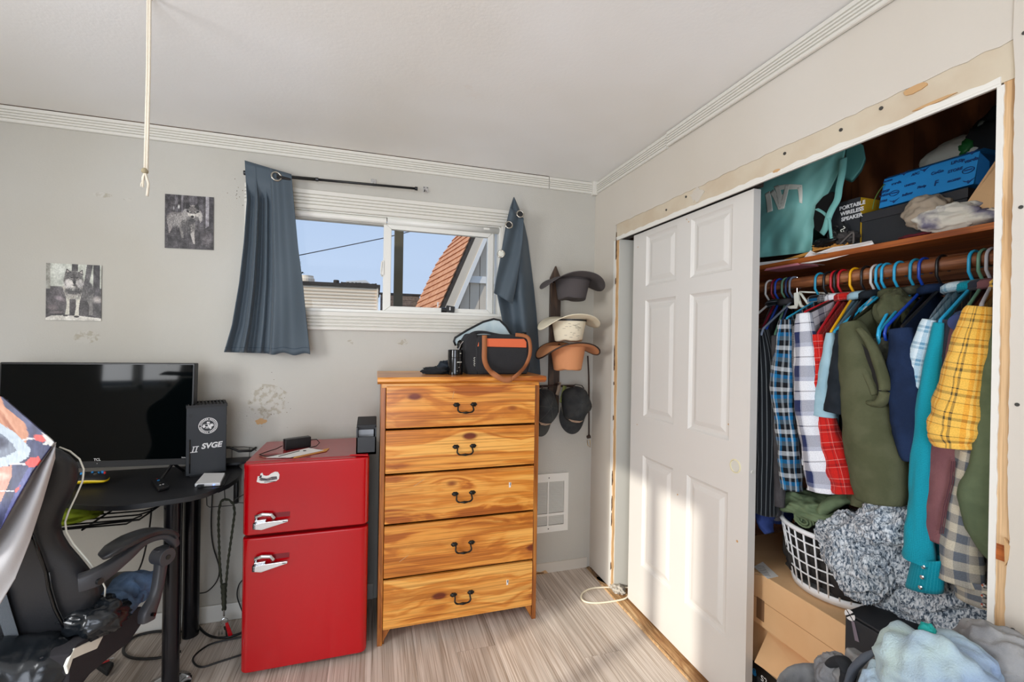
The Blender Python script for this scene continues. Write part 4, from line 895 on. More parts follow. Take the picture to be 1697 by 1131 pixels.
# round the right-hand lobe off
cxr, cyr = -2.05, -.24
lobe = [(-1.925, -.42), (-1.900, -.36), (-1.890, -.29), (-1.892, -.22), (-1.905, -.14), (-1.935, -.08), (-1.98, -.04)]
poly = [(-3.3, -.30), (-2.75, -.34), (-2.55, -.36)]+edge+lobe+[(-2.02, -.02), (-3.3, -.02)]
G().prism(poly, 2, DZ-.020, DZ).obj('desktop', M['desk'], dk, bevel=.002)
G().prism([(-2.03, -.012), (-2.03, -.10), (-1.99, -.12), (-1.93, -.115), (-1.88, -.09), (-1.855, -.05), (-1.85, -.012)], 2, .80, .812).obj('raised_shelf', M['desk'], dk, bevel=.002)
G().cyl((-1.95, -.06, .6), (-1.95, -.06, .80), .012, 12).obj('shelf_post', M['wire'], dk)
g = G().tube([(-2.02, -.01, .862), (-1.98, -.008, .864), (-1.93, -.01, .862), (-1.885, -.03, .858), (-1.865, -.06, .852)], .0016, 6)
for a in ((-1.985, -.008), (-1.905, -.02)): g.tube([(a[0], a[1], .81), (a[0], a[1], .862)], .0013, 6)
g.obj('wire_rail', M['wire'], dk)
def leg(x, y, r, z0=0, m_=None):
    l = G().cyl((x, y, z0), (x, y, DZ-.02), r, 28).obj('leg', m_ or M['steelb'], dk, smooth=False, bevel=.001)
    return l
l1 = leg(-2.068, -.455, .029); l2 = leg(-2.125, -.085, .034)
G().cyl((-2.165, -.14, .0), (-2.165, -.14, DZ-.02), .02, 16).obj('leg', M['steelb'], dk); leg(-3.1, -.27, .03)
G().lathe([(.085, 0), (.083, .012), (.05, .024), (.03, .03)], (-2.09, -.43, 0), 28).obj('foot', M['chrome'], l1, smooth=True)
g = G()
zr = .700
for k in range(6):
    y = -.50+.045*k; g.tube([(-2.62, y, zr), (-2.20-.0*k, y, zr), (-2.18+.01*k, y, zr+.012)], .0032, 6)
g.tube([(-2.60, -.50, zr-.003), (-2.16, -.50, zr+.012), (-2.13, -.40, zr+.03), (-2.13, -.27, zr+.05)], .004, 6)
g.tube([(-2.33, -.51, zr-.004), (-2.33, -.27, zr-.004)], .004, 6).tube([(-2.55, -.51, zr-.004), (-2.55, -.27, zr-.004)], .004, 6)
g.obj('wire_basket', M['wire'], dk)
tw_ = thing('folded_cloth', (-2.43, -.42, .705), 'lime green cloth lying on the wire rack under desk', 'cloth')
def lump(name, c, r, m_, parent=None, amp=.25, fr=3.0, seed=0, nu=40, nv=24, fold=0.0, fdir=(1, 0, 0), flatb=None, power=1.0, sub=0, squash=1, twist=0):
    """crumpled cloth: closed blob with deep noise folds"""
    c = Vector(c); r = Vector(r); fd = Vector(fdir)
    def fn(u, v):
        th = math.pi*(v*.998+.001); ph = 2*math.pi*u
        d = Vector((math.sin(th)*math.cos(ph), math.sin(th)*math.sin(ph), math.cos(th)))
        q = Vector((math.copysign(abs(d.x)**power, d.x), math.copysign(abs(d.y)**power, d.y), math.copysign(abs(d.z)**power, d.z)))
        n = noise.noise(d*fr*.6+Vector((seed, seed*2, seed*3)))
        w = noise.noise(d*fr*1.7+Vector((seed+5, n*2, 3)))
        rd = abs(noise.noise(d*fr+Vector((n*1.5, seed, 9))))
        k = 1+amp*(n*.8+w*.35-rd*.9+.25)
        if fold: k += fold*math.sin(14*q.dot(fd)+6*n+seed)
        p = c+Vector((q.x*r.x*k, q.y*r.y*k, q.z*r.z*k))
        if flatb is not None and p.z < flatb: p.z = flatb+.002*d.x
        return p
    g = G().grid(fn, nu, nv, cu=True, us=6.28*max(r.x, r.y), vs_=3.14*max(r.x, r.z))
    return g.obj(name, m_, parent, smooth=True, sub=sub)
lump('cloth', (-2.44, -.42, .725), (.12, .08, .028), mat('lime_cloth', (132, 150, 24), .9), tw_, seed=2, flatb=.704)
def tubecloth(name, pts, rr_, m_, parent, flat=.7, fd=(0, 0, 1), n=20, amp=.12, seed=0, fr=40, sub=0, ends=True, vdiv=8):
    P = [Vector(p) for p in pts]; Q = []; Rr_ = []
    for i in range(len(P)-1):
        for s_ in range(vdiv):
            t = s_/vdiv; p0, p1, p2, p3 = P[max(i-1, 0)], P[i], P[i+1], P[min(i+2, len(P)-1)]
            Q.append(.5*((2*p1)+(-p0+p2)*t+(2*p0-5*p1+4*p2-p3)*t*t+(-p0+3*p1-3*p2+p3)*t**3)); Rr_.append(rr_[i]*(1-t)+rr_[i+1]*t)
    Q.append(P[-1]); Rr_.append(rr_[-1])
    def fn(q, t, a):
        i = min(int(t*(len(Q)-1)+.5), len(Q)-1); c = Q[i]; d = q-c
        k = 1+amp*(noise.noise(Vector((math.cos(a)*1.6+seed, math.sin(a)*1.6, t*fr*.12+seed)))*1.3+.6*noise.noise(Vector((math.cos(a)*3+seed, math.sin(a)*3, t*fr*.3))))
        return c+d*k
    return G().tube(Q, Rr_, n, flat=flat, flatdir=fd, fn=fn, caps=ends).obj(name, m_, parent, smooth=True, sub=sub)
# television
tv = thing('television', (-2.10, -.23, DZ), 'black flat television with glossy screen on the desk', 'television')
TX0, TX1, TY, TZ0, TZ1 = -2.815, -2.088, -.215, .842, 1.293
G().box(TX0, TX1, TY, TY+.035, TZ0, TZ1).obj('casing', M['black'], tv, bevel=.004)
scr = G().box(TX0+.008, TX1-.008, TY-.0015, TY+.004, TZ0+.028, TZ1-.008).obj('screen', M['screen'], tv)
G().box(TX0, TX1, TY-.003, TY+.002, TZ0, TZ0+.024).obj('bezel', M['blackm'], tv, bevel=.001)
G().box(TX0+.1, TX1-.1, TY+.035, TY+.07, TZ0+.02, TZ0+.3).obj('rear_box', M['black'], tv, bevel=.006)
for fx in (-2.17, -2.72):
    f = G().tube([(fx, TY+.015, TZ0+.004), (fx-.008, TY-.07, DZ+.004)], .006, 8); f.tube([(fx, TY+.015, TZ0+.004), (fx+.005, TY+.10, DZ+.004)], .006, 8); f.obj('foot', M['black'], tv)
text('TCL', 'logo', M['whiteprint'], tv, frameM(U(1, TY-.0036, 151, 766), (1, 0, 0), (0, 0, 1)), .014, .0002, bold=.0003)
text('Roku', 'badge', M['whiteprint'], tv, frameM(U(1, TY-.0036, 303, 759), (1, 0, 0), (0, 0, 1)), .008, .0002)
G().cyl(U(1, TY-.0036, 151, 772.5), U(1, TY-.0040, 151, 772.5), .0014, 8).obj('status_light', M['whiteprint'], tv)
tv.rotation_euler = (math.radians(-2.0), 0, math.radians(-5.5))
# console tower
cs = thing('game_console', (-2.04, -.16, DZ), 'black upright game console with round white crest and lettering', 'game console')
cA, cB, cC = [Vector((*Zp(*q), DZ)) for q in ((307.3, 793.7), (374.5, 784.5), (387.5, 773))]
ex = (cB-cA); wid = ex.length; exn = ex.normalized(); eyn = Vector((-exn.y, exn.x, 0))
dep = .145; CH = .318
def cp(a, b, z): return cA+exn*(a*wid)+eyn*(b*dep)+Vector((0, 0, z))
# keep the tower upright box
Mx = Matrix((exn, eyn, Vector((0, 0, 1)))).transposed()
ctr = cA+exn*wid/2+eyn*dep/2
G().obox(ctr+Vector((0, 0, CH/2+.002)), wid, dep, CH-.012, Mx).obj('body', mat('console_black', (34, 38, 43), .5), cs, bevel=.003)
G().obox(ctr+Vector((0, 0, .004)), wid*.8, dep*.8, .008, Mx).obj('foot', M['black'], cs)
g = G()
for k in range(11):
    a = (k+.5)/11; g.obox(cA+exn*(a*wid)+eyn*dep/2+Vector((0, 0, CH-.001)), .0045, dep*.94, .012, Mx)
q = g; 
for k in range(11):
    a = (k+.5)/11; G().obox(cA+exn*(a*wid)+eyn*dep/2+Vector((0, 0, CH+.0)), .0055, dep*.95, .010, Mx).obj('vent_fin', M['blackm'], cs)
G().obox(cp(0, .5, CH-.003), .004, dep, .012, Mx).obj('rim', M['blackm'], cs); G().obox(cp(1, .5, CH-.003), .004, dep, .012, Mx).obj('rim', M['blackm'], cs)
G().obox(cp(.5, .0, CH-.003), wid, .003, .012, Mx).obj('rim', M['blackm'], cs); G().obox(cp(.5, 1, CH-.003), wid, .003, .012, Mx).obj('rim', M['blackm'], cs)
def onface(a, z, off=.0022): return cp(a, 0, z)-eyn*off
Rz = Matrix((exn, -eyn.cross(exn)*-1, -eyn)).transposed()
def face_ring(cx, cz, r0, r1, name, m_, nn=36, sq=1):
    vs = []; 
    for k in range(nn):
        a = 2*math.pi*k/nn
        for r in (r0, r1): vs.append(onface(cx/1, cz)+exn*(r*math.cos(a))+Vector((0, 0, r*math.sin(a)*sq)))
    return G().add(vs, [(2*k, 2*k+1, (2*k+3) % (2*nn), (2*k+2) % (2*nn)) for k in range(nn)]).obj(name, m_, cs, solid=.0006)
ccx, ccz = .53, CH-.092
face_ring(ccx, ccz, .0335, .0360, 'crest_ring', M['whiteprint']); face_ring(ccx, ccz, .0245, .0262, 'crest_ring', M['whiteprint'])
g = G(); rr = random.Random(4)
for k in range(30):
    a = 2*math.pi*k/30
    if k % 8 == 7: continue
    c = onface(ccx, ccz)+exn*(.0298*math.cos(a))+Vector((0, 0, .0298*math.sin(a)))
    Mr = Mx @ Matrix.Rotation(-(a-math.pi/2), 3, 'Y'); g.obox(c, .0030+.0012*rr.random(), .0005, .0050, Mr)
q = g.obj('crest_lettering', M['whiteprint'], cs); q['kind'] = 'stuff'
def fpoly(name, pts): return G().hull3([onface(ccx, ccz, .0024)+exn*(a*.001)+Vector((0, 0, b*.001)) for a, b in pts], -eyn*.0006).obj(name, M['whiteprint'], cs)
fpoly('crest_flag', [(-5, 10), (6, 10), (6, 17), (-5, 18)]); fpoly('crest_hill', [(-23, 0), (-14, 6), (-9, -3), (-16, -10)]); fpoly('crest_hill', [(23, 1), (14, 7), (8, 5), (4, -2), (12, -7)]); fpoly('crest_road', [(-3, 6), (2, 6), (14, -12), (8, -17), (1, -6)])
fpoly('crest_bar', [(-20, 7), (20, 8), (20, 6.4), (-20, 5.6)]); fpoly('crest_bar', [(-10, -10), (2, -10), (2, -12), (-10, -12)]); fpoly('crest_bar', [(-8, -3), (0, -3), (0, -8), (-8, -8)])
text('SVGE', 'lettering', M['whiteprint'], cs, frameM(onface(.62, CH-.183), exn+Vector((0, 0, .02)), (0, 0, 1)), .033, .0003, shear=.22, bold=.0012)
g = G()
for a in (-.0075, .0045): g.hull3([onface(.2, CH-.193, .0024)+exn*(a-.001)+Vector((0, 0, -.011)), onface(.2, CH-.193, .0024)+exn*(a+.003)+Vector((0, 0, -.011)), onface(.2, CH-.193, .0024)+exn*(a+.008)+Vector((0, 0, .011)), onface(.2, CH-.193, .0024)+exn*(a+.004)+Vector((0, 0, .011))], -eyn*.0006)
g.hull3([onface(.2, CH-.193, .0026)+exn*(-.015)+Vector((0, 0, -.0135)), onface(.2, CH-.193, .0026)+exn*(.012)+Vector((0, 0, -.0135)), onface(.2, CH-.193, .0026)+exn*(.012)+Vector((0, 0, -.0105)), onface(.2, CH-.193, .0026)+exn*(-.015)+Vector((0, 0, -.0105))], -eyn*.0006)
g.hull3([onface(.2, CH-.193, .0026)+exn*(-.006)+Vector((0, 0, .0105)), onface(.2, CH-.193, .0026)+exn*(.017)+Vector((0, 0, .0105)), onface(.2, CH-.193, .0026)+exn*(.017)+Vector((0, 0, .0135)), onface(.2, CH-.193, .0026)+exn*(-.006)+Vector((0, 0, .0135))], -eyn*.0006)
g.obj('numeral', M['whiteprint'], cs)
face_ring(.105, CH-.042, .004, .0062, 'power_button', M['wire'])
G().obox(onface(.095, .095, .001), .005, .004, .15, Mx).obj('disc_slot', M['blackg'], cs)
lab = G().hull3([cp(1, .2, CH-.10)+exn*.002, cp(1, .8, CH-.085)+exn*.002, cp(1, .8, CH-.045)+exn*.002, cp(1, .2, CH-.06)+exn*.002], exn*.0008).obj('label', M['paper'], cs)
for k in range(3): G().hull3([cp(1, .27, CH-.085+k*.01)+exn*.003, cp(1, .72, CH-.074+k*.01)+exn*.003, cp(1, .72, CH-.071+k*.01)+exn*.003, cp(1, .27, CH-.082+k*.01)+exn*.003], exn*.0004).obj('print', M['nail'], lab)
G().tube([cp(.95, 1, .09), cp(1.15, 1.02, .085), cp(1.4, .9, .065), cp(1.75, .9, .06), cp(1.9, 1.0, .07)], .006, 8).obj('power_lead', M['wire'], cs, smooth=True)
# external drive
hd = thing('external_drive', (-2.0, -.33, DZ), 'small white portable drive with blue light before the console', 'drive')
Dp = [Vector((*Zp(*q), DZ+.001)) for q in ((322.5, 808), (365, 806), (373, 789), (338, 789.5))]
G().hull3(Dp, (0, 0, .013)).obj('case', M['basket'], hd, bevel=.002)
G().cyl(Dp[0].lerp(Dp[1], .75)+Vector((0, -.001, .006)), Dp[0].lerp(Dp[1], .75)+Vector((0, -.0025, .006)), .0025, 10).obj('status_light', M['lens'], hd)
G().obox(Dp[0].lerp(Dp[1], .25)+Vector((-.0, -.008, .006)), .022, .02, .008).obj('plug', M['black'], hd)
G().tube([Dp[0].lerp(Dp[1], .25)+Vector((0, -.014, .006)), Dp[0].lerp(Dp[1], .6)+Vector((0, -.028, .003)), Dp[1]+Vector((.015, -.01, .003)), Dp[2]+Vector((.018, -.02, .003)), Dp[2]+Vector((.012, .03, .003))], .0022, 6).obj('cable', M['wire'], hd, smooth=True)
# remote
rm = thing('remote_control', (-2.2, -.4, DZ), 'short black remote control lying on the desk', 'remote')
Rp = [Vector((*Zp(*q), DZ+.0005)) for q in ((262, 816.5), (281.5, 811), (268, 796.5), (250, 801))]
G().hull3(Rp, (0, 0, .014)).obj('body', M['black'], rm, bevel=.004, seg=3)
for (a, b, m_, s_) in ((.5, .72, M['bluebox'], .010), (.45, .45, M['nail'], .012), (.35, .25, M['whiteprint'], .006), (.6, .25, M['whiteprint'], .006), (.5, .9, M['redprint'], .004)):
    c = Rp[0].lerp(Rp[1], a).lerp(Rp[3].lerp(Rp[2], a), b)+Vector((0, 0, .015)); G().lathe([(s_/2, 0), (s_/2, .0012), (0, .0014)], c, 10).obj('button', m_, rm)
# controller
gp = thing('game_controller', (-2.36, -.42, DZ), 'black and yellow game controller with blue buttons on desk', 'controller')
c0 = Vector((*Zp(158, 803), DZ)); cc = c0+Vector((-.02, .0, .0))
def ctrl(u, v):
    th = math.pi*v; ph = 2*math.pi*u; x = math.cos(ph)*math.sin(th); y = math.sin(ph)*math.sin(th); z = math.cos(th)
    gr = abs(x)**1.5; return cc+Vector((x*.078, y*(.045+.012*gr)-.035*gr*gr, .026+z*(.018+.0*gr)-.004*gr))
gg = G().grid(ctrl, 40, 20, cu=True); top_ = G(); 
o = gg.obj('shell', M['yellow'], gp, smooth=True)
G().grid(lambda u, v: ctrl(u, v*.44)+Vector((0, 0, .0012)), 40, 10, cu=True).obj('faceplate', M['blackm'], gp, smooth=True)
for (dx, dy, m_, r) in ((-.03, .012, M['bluebox'], .008), (.0, .02, M['bluebox'], .004), (-.012, -.012, M['nail'], .008), (.025, -.008, M['nail'], .008), (.04, .012, M['bluebox'], .0045), (.05, .004, M['redprint'], .0035), (.033, .02, M['bluebox'], .004), (.028, .006, M['bluebox'], .004)):
    G().lathe([(r, 0), (r, .006), (r*.8, .009), (0, .009)], cc+Vector((dx, dy, .041)), 12).obj('button', m_, gp)

# lanyard and keys hung on the desk's wire hook
hk = U(1, -.12, 368, 838)
g = G().tube([U(1, -.12, 342, 815), U(1, -.12, 343, 838), U(1, -.12, 347, 841), U(1, -.12, 388, 838), U(1, -.12, 386, 833), U(1, -.12, 390, 828), U(1, -.12, 404, 820)], .0022, 6)
g.tube([U(1, -.12, 372, 812), U(1, -.12, 373, 830)], .0022, 6).tube([U(1, -.12, 388, 833), U(1, -.12, 404, 834)], .0018, 6)
hkk = thing('wire_hook', tuple(hk), 'bent grey wire hook below the right end of the desk', 'hook'); g.obj('wire', M['nail'], hkk, smooth=True)
ky = thing('lanyard', tuple(hk), 'olive braided cord lanyard with keys hanging beside the fridge', 'lanyard')
def braid(pts, r, name, m_, parent):
    P = []; 
    for a, b in zip(pts, pts[1:]):
        n = max(2, int((b-a).length/.008)); P += [a.lerp(b, k/n) for k in range(n)]
    P.append(pts[-1]); return G().tube(P, [r*(1+.25*math.sin(i*1.9)) for i in range(len(P))], 8).obj(name, m_, parent, smooth=True)
yk = -.125
braid([U(1, yk, *q) for q in ((371, 828), (366, 832), (363, 845), (362, 870), (364, 930), (368, 980), (370, 1012))], .0052, 'loop', M['greencord'], ky)
braid([U(1, yk-.012, *q) for q in ((371, 828), (380, 829), (387, 836), (389, 850), (385, 880), (378, 930), (374, 975), (373, 1012))], .0052, 'loop', M['greencord'], ky)
braid([U(1, yk-.02, *q) for q in ((371, 968), (371, 1010))], .008, 'loop_end', M['greencord'], ky)
rc_ = U(1, yk-.02, 372, 1030); ring(G(), rc_, .014, .0012, (.3, -1, 0)).obj('split_ring', M['chrome'], ky)
G().tube([U(1, yk-.02, 371, 1010), U(1, yk-.02, 371, 1022)], .004, 8).obj('clasp', M['chrome'], ky)
for (px, py, px2, py2, m_) in ((364, 1038, 361, 1070, 'grommet'), (368, 1036, 368, 1052, 'grommet'), (374, 1038, 376, 1058, 'iron')):
    a, b = U(1, yk-.025, px, py), U(1, yk-.025, px2, py2); d = (b-a).normalized(); s_ = Vector((d.z, 0, -d.x))
    G().hull3([a-s_*.008, a+s_*.008, a+s_*.008+d*.014, a+s_*.003+d*.02, b+s_*.003, b-s_*.003, a-s_*.003+d*.02, a-s_*.008+d*.014], (0, -.0018, 0)).obj('key', M[m_], ky)
a = [U(1, yk-.03, *q) for q in ((373, 1033), (378, 1031), (386, 1052), (379, 1056))]; G().hull3(a, (0, -.004, 0)).obj('tag', M['red'], ky, bevel=.001)

# cables
def cable(name, pts, r, label, parent=None, m_='wire'):
    P = [Vector(p) for p in pts]; Q = []
    for i in range(len(P)-1):
        for s_ in range(8):
            t = s_/8; p0, p1, p2, p3 = P[max(i-1, 0)], P[i], P[i+1], P[min(i+2, len(P)-1)]
            Q.append(.5*((2*p1)+(-p0+p2)*t+(2*p0-5*p1+4*p2-p3)*t*t+(-p0+3*p1-3*p2+p3)*t**3))
    Q.append(P[-1]); o = G().tube(Q, r, 7).obj(name, M[m_], None, smooth=True); tag(o, label, 'cable'); return o
fz = .006
F_ = lambda px, py, z=fz: U(2, z, px, py)
cable('power_cable', [U(1, -.04, 352, 820), U(1, -.02, 350, 870), U(1, -.02, 353, 905), U(1, -.02, 363, 940), U(1, -.02, 360, 962), U(1, -.02, 345, 980), U(1, -.02, 330, 984)], .0028, 'thin black cable looping on the wall behind the lanyard')
cable('power_cable', [U(1, -.16, 251, 845), U(1, -.14, 247, 880), U(1, -.12, 236, 930), U(1, -.1, 222, 960), U(1, -.1, 212, 975)], .0035, 'black cable dropping from the desk to behind the armrest')
cable('power_cable', [F_(300, 1048), F_(262, 1047), F_(225, 1055), F_(206, 1072), F_(207, 1085), F_(225, 1092), F_(262, 1091), F_(300, 1080)], .0055, 'thick black cable loop on the floor beneath the chair')
cable('power_cable', [F_(322, 1030), F_(340, 1050), F_(358, 1057), F_(380, 1056), F_(410, 1046)], .0055, 'thick black cable on the floor under the keys')
cable('power_cable', [F_(405, 1056), F_(372, 1062), F_(345, 1070), F_(322, 1088), F_(322, 1100), F_(335, 1106), F_(362, 1098), F_(402, 1085)], .004, 'thin black cable loop on the floor left of the fridge')
cable('power_cable', [U(1, -.03, 404, 960), U(1, -.03, 396, 970), U(1, -.03, 393, 988), U(1, -.03, 400, 1010), U(1, -.03, 406, 1022)], .003, 'black cable bulging from behind the fridge side')
cable('coiled_cord', [F_(1046, 975, .02), F_(1020, 974, .012), F_(985, 975), F_(968, 981), F_(963, 989), F_(968, 997), F_(985, 1000), F_(1010, 998), F_(1035, 993, .012), F_(1044, 985, .02)], .0048, 'off-white cord loop on the floor by the closet jamb', m_='cream')
pk = thing('cable_clip', (.03, -.30, .004), 'clear plastic bag scrap at the foot of the closet jamb', 'plastic bag')
lump('bag', (.022, -.305, .022), (.035, .05, .016), mat('clear_plastic', (214, 206, 192), .25, trans=.3), pk, amp=.6, fr=4, seed=3, flatb=.005)
pd = thing('foot_pedal', (-2.35, -.30, 0), 'small dark floor box with red and white print under chair', 'box')
pq = [F_(*q, .004) for q in ((158, 1101), (172, 1122), (184, 1110), (188, 1104), (166, 1098))]
pq = [F_(*q, .004) for q in ((155, 1108), (178, 1124), (189, 1106), (166, 1097))]
G().hull3(pq, (0, 0, .022)).obj('housing', M['blackm'], pd, bevel=.006)
cpq = sum(pq, Vector())/4+Vector((0, 0, .0265)); exq = (pq[1]-pq[0]).normalized()
G().obox(cpq, .035, .012, .001, Matrix.Rotation(math.atan2(exq.y, exq.x)+1.2, 3, 'Z')).obj('print', M['redprint'], pd); G().obox(cpq+Vector((.018, .02, 0)), .015, .006, .001).obj('print', M['whiteprint'], pd)

# ================================================================== gaming chair (back towards the camera)
ch = thing('gaming_chair', (-2.42, -.68, 0), 'black leather gaming chair with white piping facing the desk', 'chair')
SXR = -2.150; SXL = -2.68
hipR = [(135, 785)]
def BY_(z): return -.82-.22*max(0, z-.45)        # recline: back shell leans to the camera with height
def bp(px, py, off=0):
    # sight line meets the reclined back plane
    d = _f+_R*((px-PW/2)/F_PX)-_U*((py-PH/2)/F_PX); # y = -.82 - .22(z-.45)
    t = (-.82+.22*.45-.22*CAM.z-CAM.y)/(d.y+.22*d.z); p = CAM+d*t; return p+Vector((0, off, 0))
BO = .05
outR = [(4, 674), (30, 697), (60, 722), (80, 738), (94, 743), (112, 750), (128, 763), (135, 780), (133, 800), (122, 825), (110, 850), (104, 868), (106, 885), (118, 905), (140, 930), (160, 955), (171, 978), (170, 995), (160, 1015), (145, 1038), (128, 1062)]
def bpo(px, py):
    d = _f+_R*((px-PW/2)/F_PX)-_U*((py-PH/2)/F_PX)
    t = (-.82+BO+.22*.45-.22*CAM.z-CAM.y)/(d.y+.22*d.z); return CAM+d*t
Rw = [bpo(*q) for q in outR]
cxw = -2.435
def half(z):
    zs_ = [p.z for p in Rw]
    for a, b in zip(Rw, Rw[1:]):
        if b.z <= z <= a.z: t = (a.z-z)/(a.z-b.z+1e-9); return (a.x*(1-t)+b.x*t)-cxw
    return (Rw[0].x if z > zs_[0] else Rw[-1].x)-cxw
zt, zb_ = Rw[0].z, Rw[-1].z
def backf(th0, sgn):
    def fn(u, v):
        z = zt+(zb_-zt)*v; h = half(z)
        a = 2*math.pi*u; cx_ = math.copysign(abs(math.cos(a))**.55, math.cos(a)); cy_ = math.copysign(abs(math.sin(a))**.7, math.sin(a))
        near = (1-cy_)/2; return Vector((cxw+(h-.02*near)*cx_, BY_(z)+.045+.045*cy_, z))
    return fn
G().grid(backf(0, 1), 48, 40, cu=True).obj('backrest', M['leather'], ch, smooth=True)
G().tube([p+Vector((-.0005, .012, 0)) for p in Rw[4:18]], .0024, 8).obj('piping', M['ivory'], ch, smooth=True)
# centre panel with zip seams
seamR = [bp(*q, -.004) for q in ((52, 880), (66, 915), (78, 948), (82, 975), (92, 1008), (104, 1032), (122, 1056))]
G().tube([p+Vector((0, -.0, 0)) for p in seamR], .0045, 8).obj('zip', M['blackg'], ch, smooth=True)
G().tube([p+Vector((.008, -.0, 0)) for p in seamR[2:]], .002, 6).obj('zip_edge', M['leatherg'], ch, smooth=True)
G().obox(bp(121, 1064, -.008), .022, .012, .03, Matrix.Rotation(-.5, 3, 'Y')).obj('zip_end', M['iron'], ch, bevel=.003)
stp = [bp(*q, -.01) for q in ((5, 985), (22, 1030), (38, 1085))]; stp = [bp(*q, -.012) for q in ((2, 975), (12, 1010), (24, 1048), (33, 1092))]
G().tube(stp, .017, 10, flat=.12, flatdir=(0, 1, 0)).obj('elastic_strap', mat('grey_elastic', (84, 90, 96), .9, bump=.5, bscale=500), ch)
# seat
def seatf(u, v):
    th = math.pi*v; ph = 2*math.pi*u; s = math.sin(th)
    x = math.copysign(abs(math.cos(ph)*s)**.45, math.cos(ph)); y = math.copysign(abs(math.sin(ph)*s)**.5, math.sin(ph)); z = math.copysign(abs(math.cos(th))**.7, math.cos(th))
    return Vector((-2.425+.262*x, -.62+.27*y, .43+.055*z+.03*abs(x)**4))
G().grid(seatf, 44, 24, cu=True).obj('seat', M['leather'], ch, smooth=True)
# glossy rear skirt of the seat
tubecloth('rear_skirt', [U(1, -.86, -80, 1120), U(1, -.87, 0, 1112), U(1, -.87, 60, 1104), U(1, -.87, 100, 1100), U(1, -.865, 116, 1100)], [.105, .105, .10, .085, .06], M['leatherg'], ch, flat=.8, amp=.12, seed=3, n=28)
sideP = [(116, 1085), (130, 1068), (172, 1040), (235, 1005), (238, 1030), (215, 1065), (185, 1088), (150, 1118), (125, 1150), (112, 1150)]
yy_ = [-.93, -.90, -.80, -.62, -.60, -.68, -.76, -.86, -.93, -.93]
pts = [U(1, y, *p) for p, y in zip(sideP, yy_)]
G().hull3(pts, (-.09, 0, 0)).obj('side_bolster', mat('bolster_mesh', (38, 36, 40), .9, bump=.4, bscale=500), ch, bevel=.012, seg=3)
G().hull3([U(1, y, *p)+Vector((.004, -.004, 0)) for p, y in (((115, 1090), -.93), ((122, 1074), -.91), ((148, 1063), -.86), ((171, 1053), -.80), ((160, 1075), -.83), ((138, 1084), -.88), ((120, 1092), -.92), ((112, 1118), -.935), ((108, 1104), -.935))], (-.01, .004, .0)).obj('white_insert', M['ivory'], ch, bevel=.003)
# armrest (right), rear box, arm, pad, joint, support
def armsweep(pts, w, h, name, m_, ns=12, pw=.6, parent=ch):
    """rounded-rectangle sweep: pts = (px,py,y), w half thickness, h half height lists"""
    C = [U(1, y, px, py) for px, py, y in pts]; Q = []; Wd = []; Hh_ = []
    for i in range(len(C)-1):
        for s_ in range(5):
            t = s_/5; p0, p1, p2, p3 = C[max(i-1, 0)], C[i], C[i+1], C[min(i+2, len(C)-1)]
            Q.append(.5*((2*p1)+(-p0+p2)*t+(2*p0-5*p1+4*p2-p3)*t*t+(-p0+3*p1-3*p2+p3)*t**3)); Wd.append(w[i]*(1-t)+w[i+1]*t); Hh_.append(h[i]*(1-t)+h[i+1]*t)
    Q.append(C[-1]); Wd.append(w[-1]); Hh_.append(h[-1]); g = G(); pts_ = []
    for i, q in enumerate(Q):
        T = (Q[min(i+1, len(Q)-1)]-Q[max(i-1, 0)]).normalized(); side = Vector((.85, -.5, 0)); side = (side-T*side.dot(T)).normalized(); up = side.cross(T)
        for k in range(ns):
            a = 2*math.pi*k/ns+math.pi/ns; cx_ = math.copysign(abs(math.cos(a))**pw, math.cos(a)); cy_ = math.copysign(abs(math.sin(a))**pw, math.sin(a))
            pts_.append(q+side*(Wd[i]*cx_)+up*(Hh_[i]*cy_))
    n = len(Q); fs = [(i*ns+k, i*ns+(k+1) % ns, (i+1)*ns+(k+1) % ns, (i+1)*ns+k) for i in range(n-1) for k in range(ns)]+[tuple(range(ns)), tuple((n-1)*ns+k for k in range(ns))]
    return G().add(pts_, fs).obj(name, m_, parent, smooth=False, bevel=.003, seg=2)
M['armp'] = mat('arm_plastic', (58, 59, 63), .42, bump=.05, bscale=300)
armsweep([(130, 967, -.88), (160, 956, -.86), (205, 925, -.80), (238, 898, -.74), (268, 888, -.69), (284, 893, -.665), (291, 905, -.65)], [.024, .022, .018, .016, .016, .016, .012], [.026, .028, .019, .013, .013, .016, .012], 'arm', M['armp'])
armsweep([(166, 924, -.86), (185, 912, -.84), (215, 895, -.79), (250, 882, -.72), (278, 882, -.68), (289, 890, -.66)], [.018, .034, .038, .036, .030, .022], [.006, .013, .014, .012, .010, .008], 'arm_pad', M['leather'])
armsweep([(268, 908, -.69), (266, 940, -.69), (258, 985, -.71), (245, 1015, -.74), (243, 1030, -.745)], [.018, .017, .016, .020, .018], [.024, .018, .016, .026, .022], 'arm_support', M['armp'])
jp = U(1, -.695, 268, 922)
G().tube([jp+Vector((.024, -.014, 0)), jp+Vector((-.02, .012, 0))], .029, 24).obj('arm_joint', M['armp'], ch, bevel=.003)
G().tube([jp+Vector((.026, -.0155, 0)), jp+Vector((.022, -.013, 0))], .008, 14).obj('bolt', M['blackg'], ch)
G().tube([U(1, -.865, 157, 962)+Vector((.022, -.014, 0)), U(1, -.865, 157, 962)+Vector((.014, -.010, 0))], .0095, 16).obj('bolt', M['black'], ch)
G().tube([U(1, -.745, 246, 1017)+Vector((.024, -.014, 0)), U(1, -.745, 246, 1017)+Vector((.014, -.010, 0))], .006, 12).obj('bolt', M['blackg'], ch)
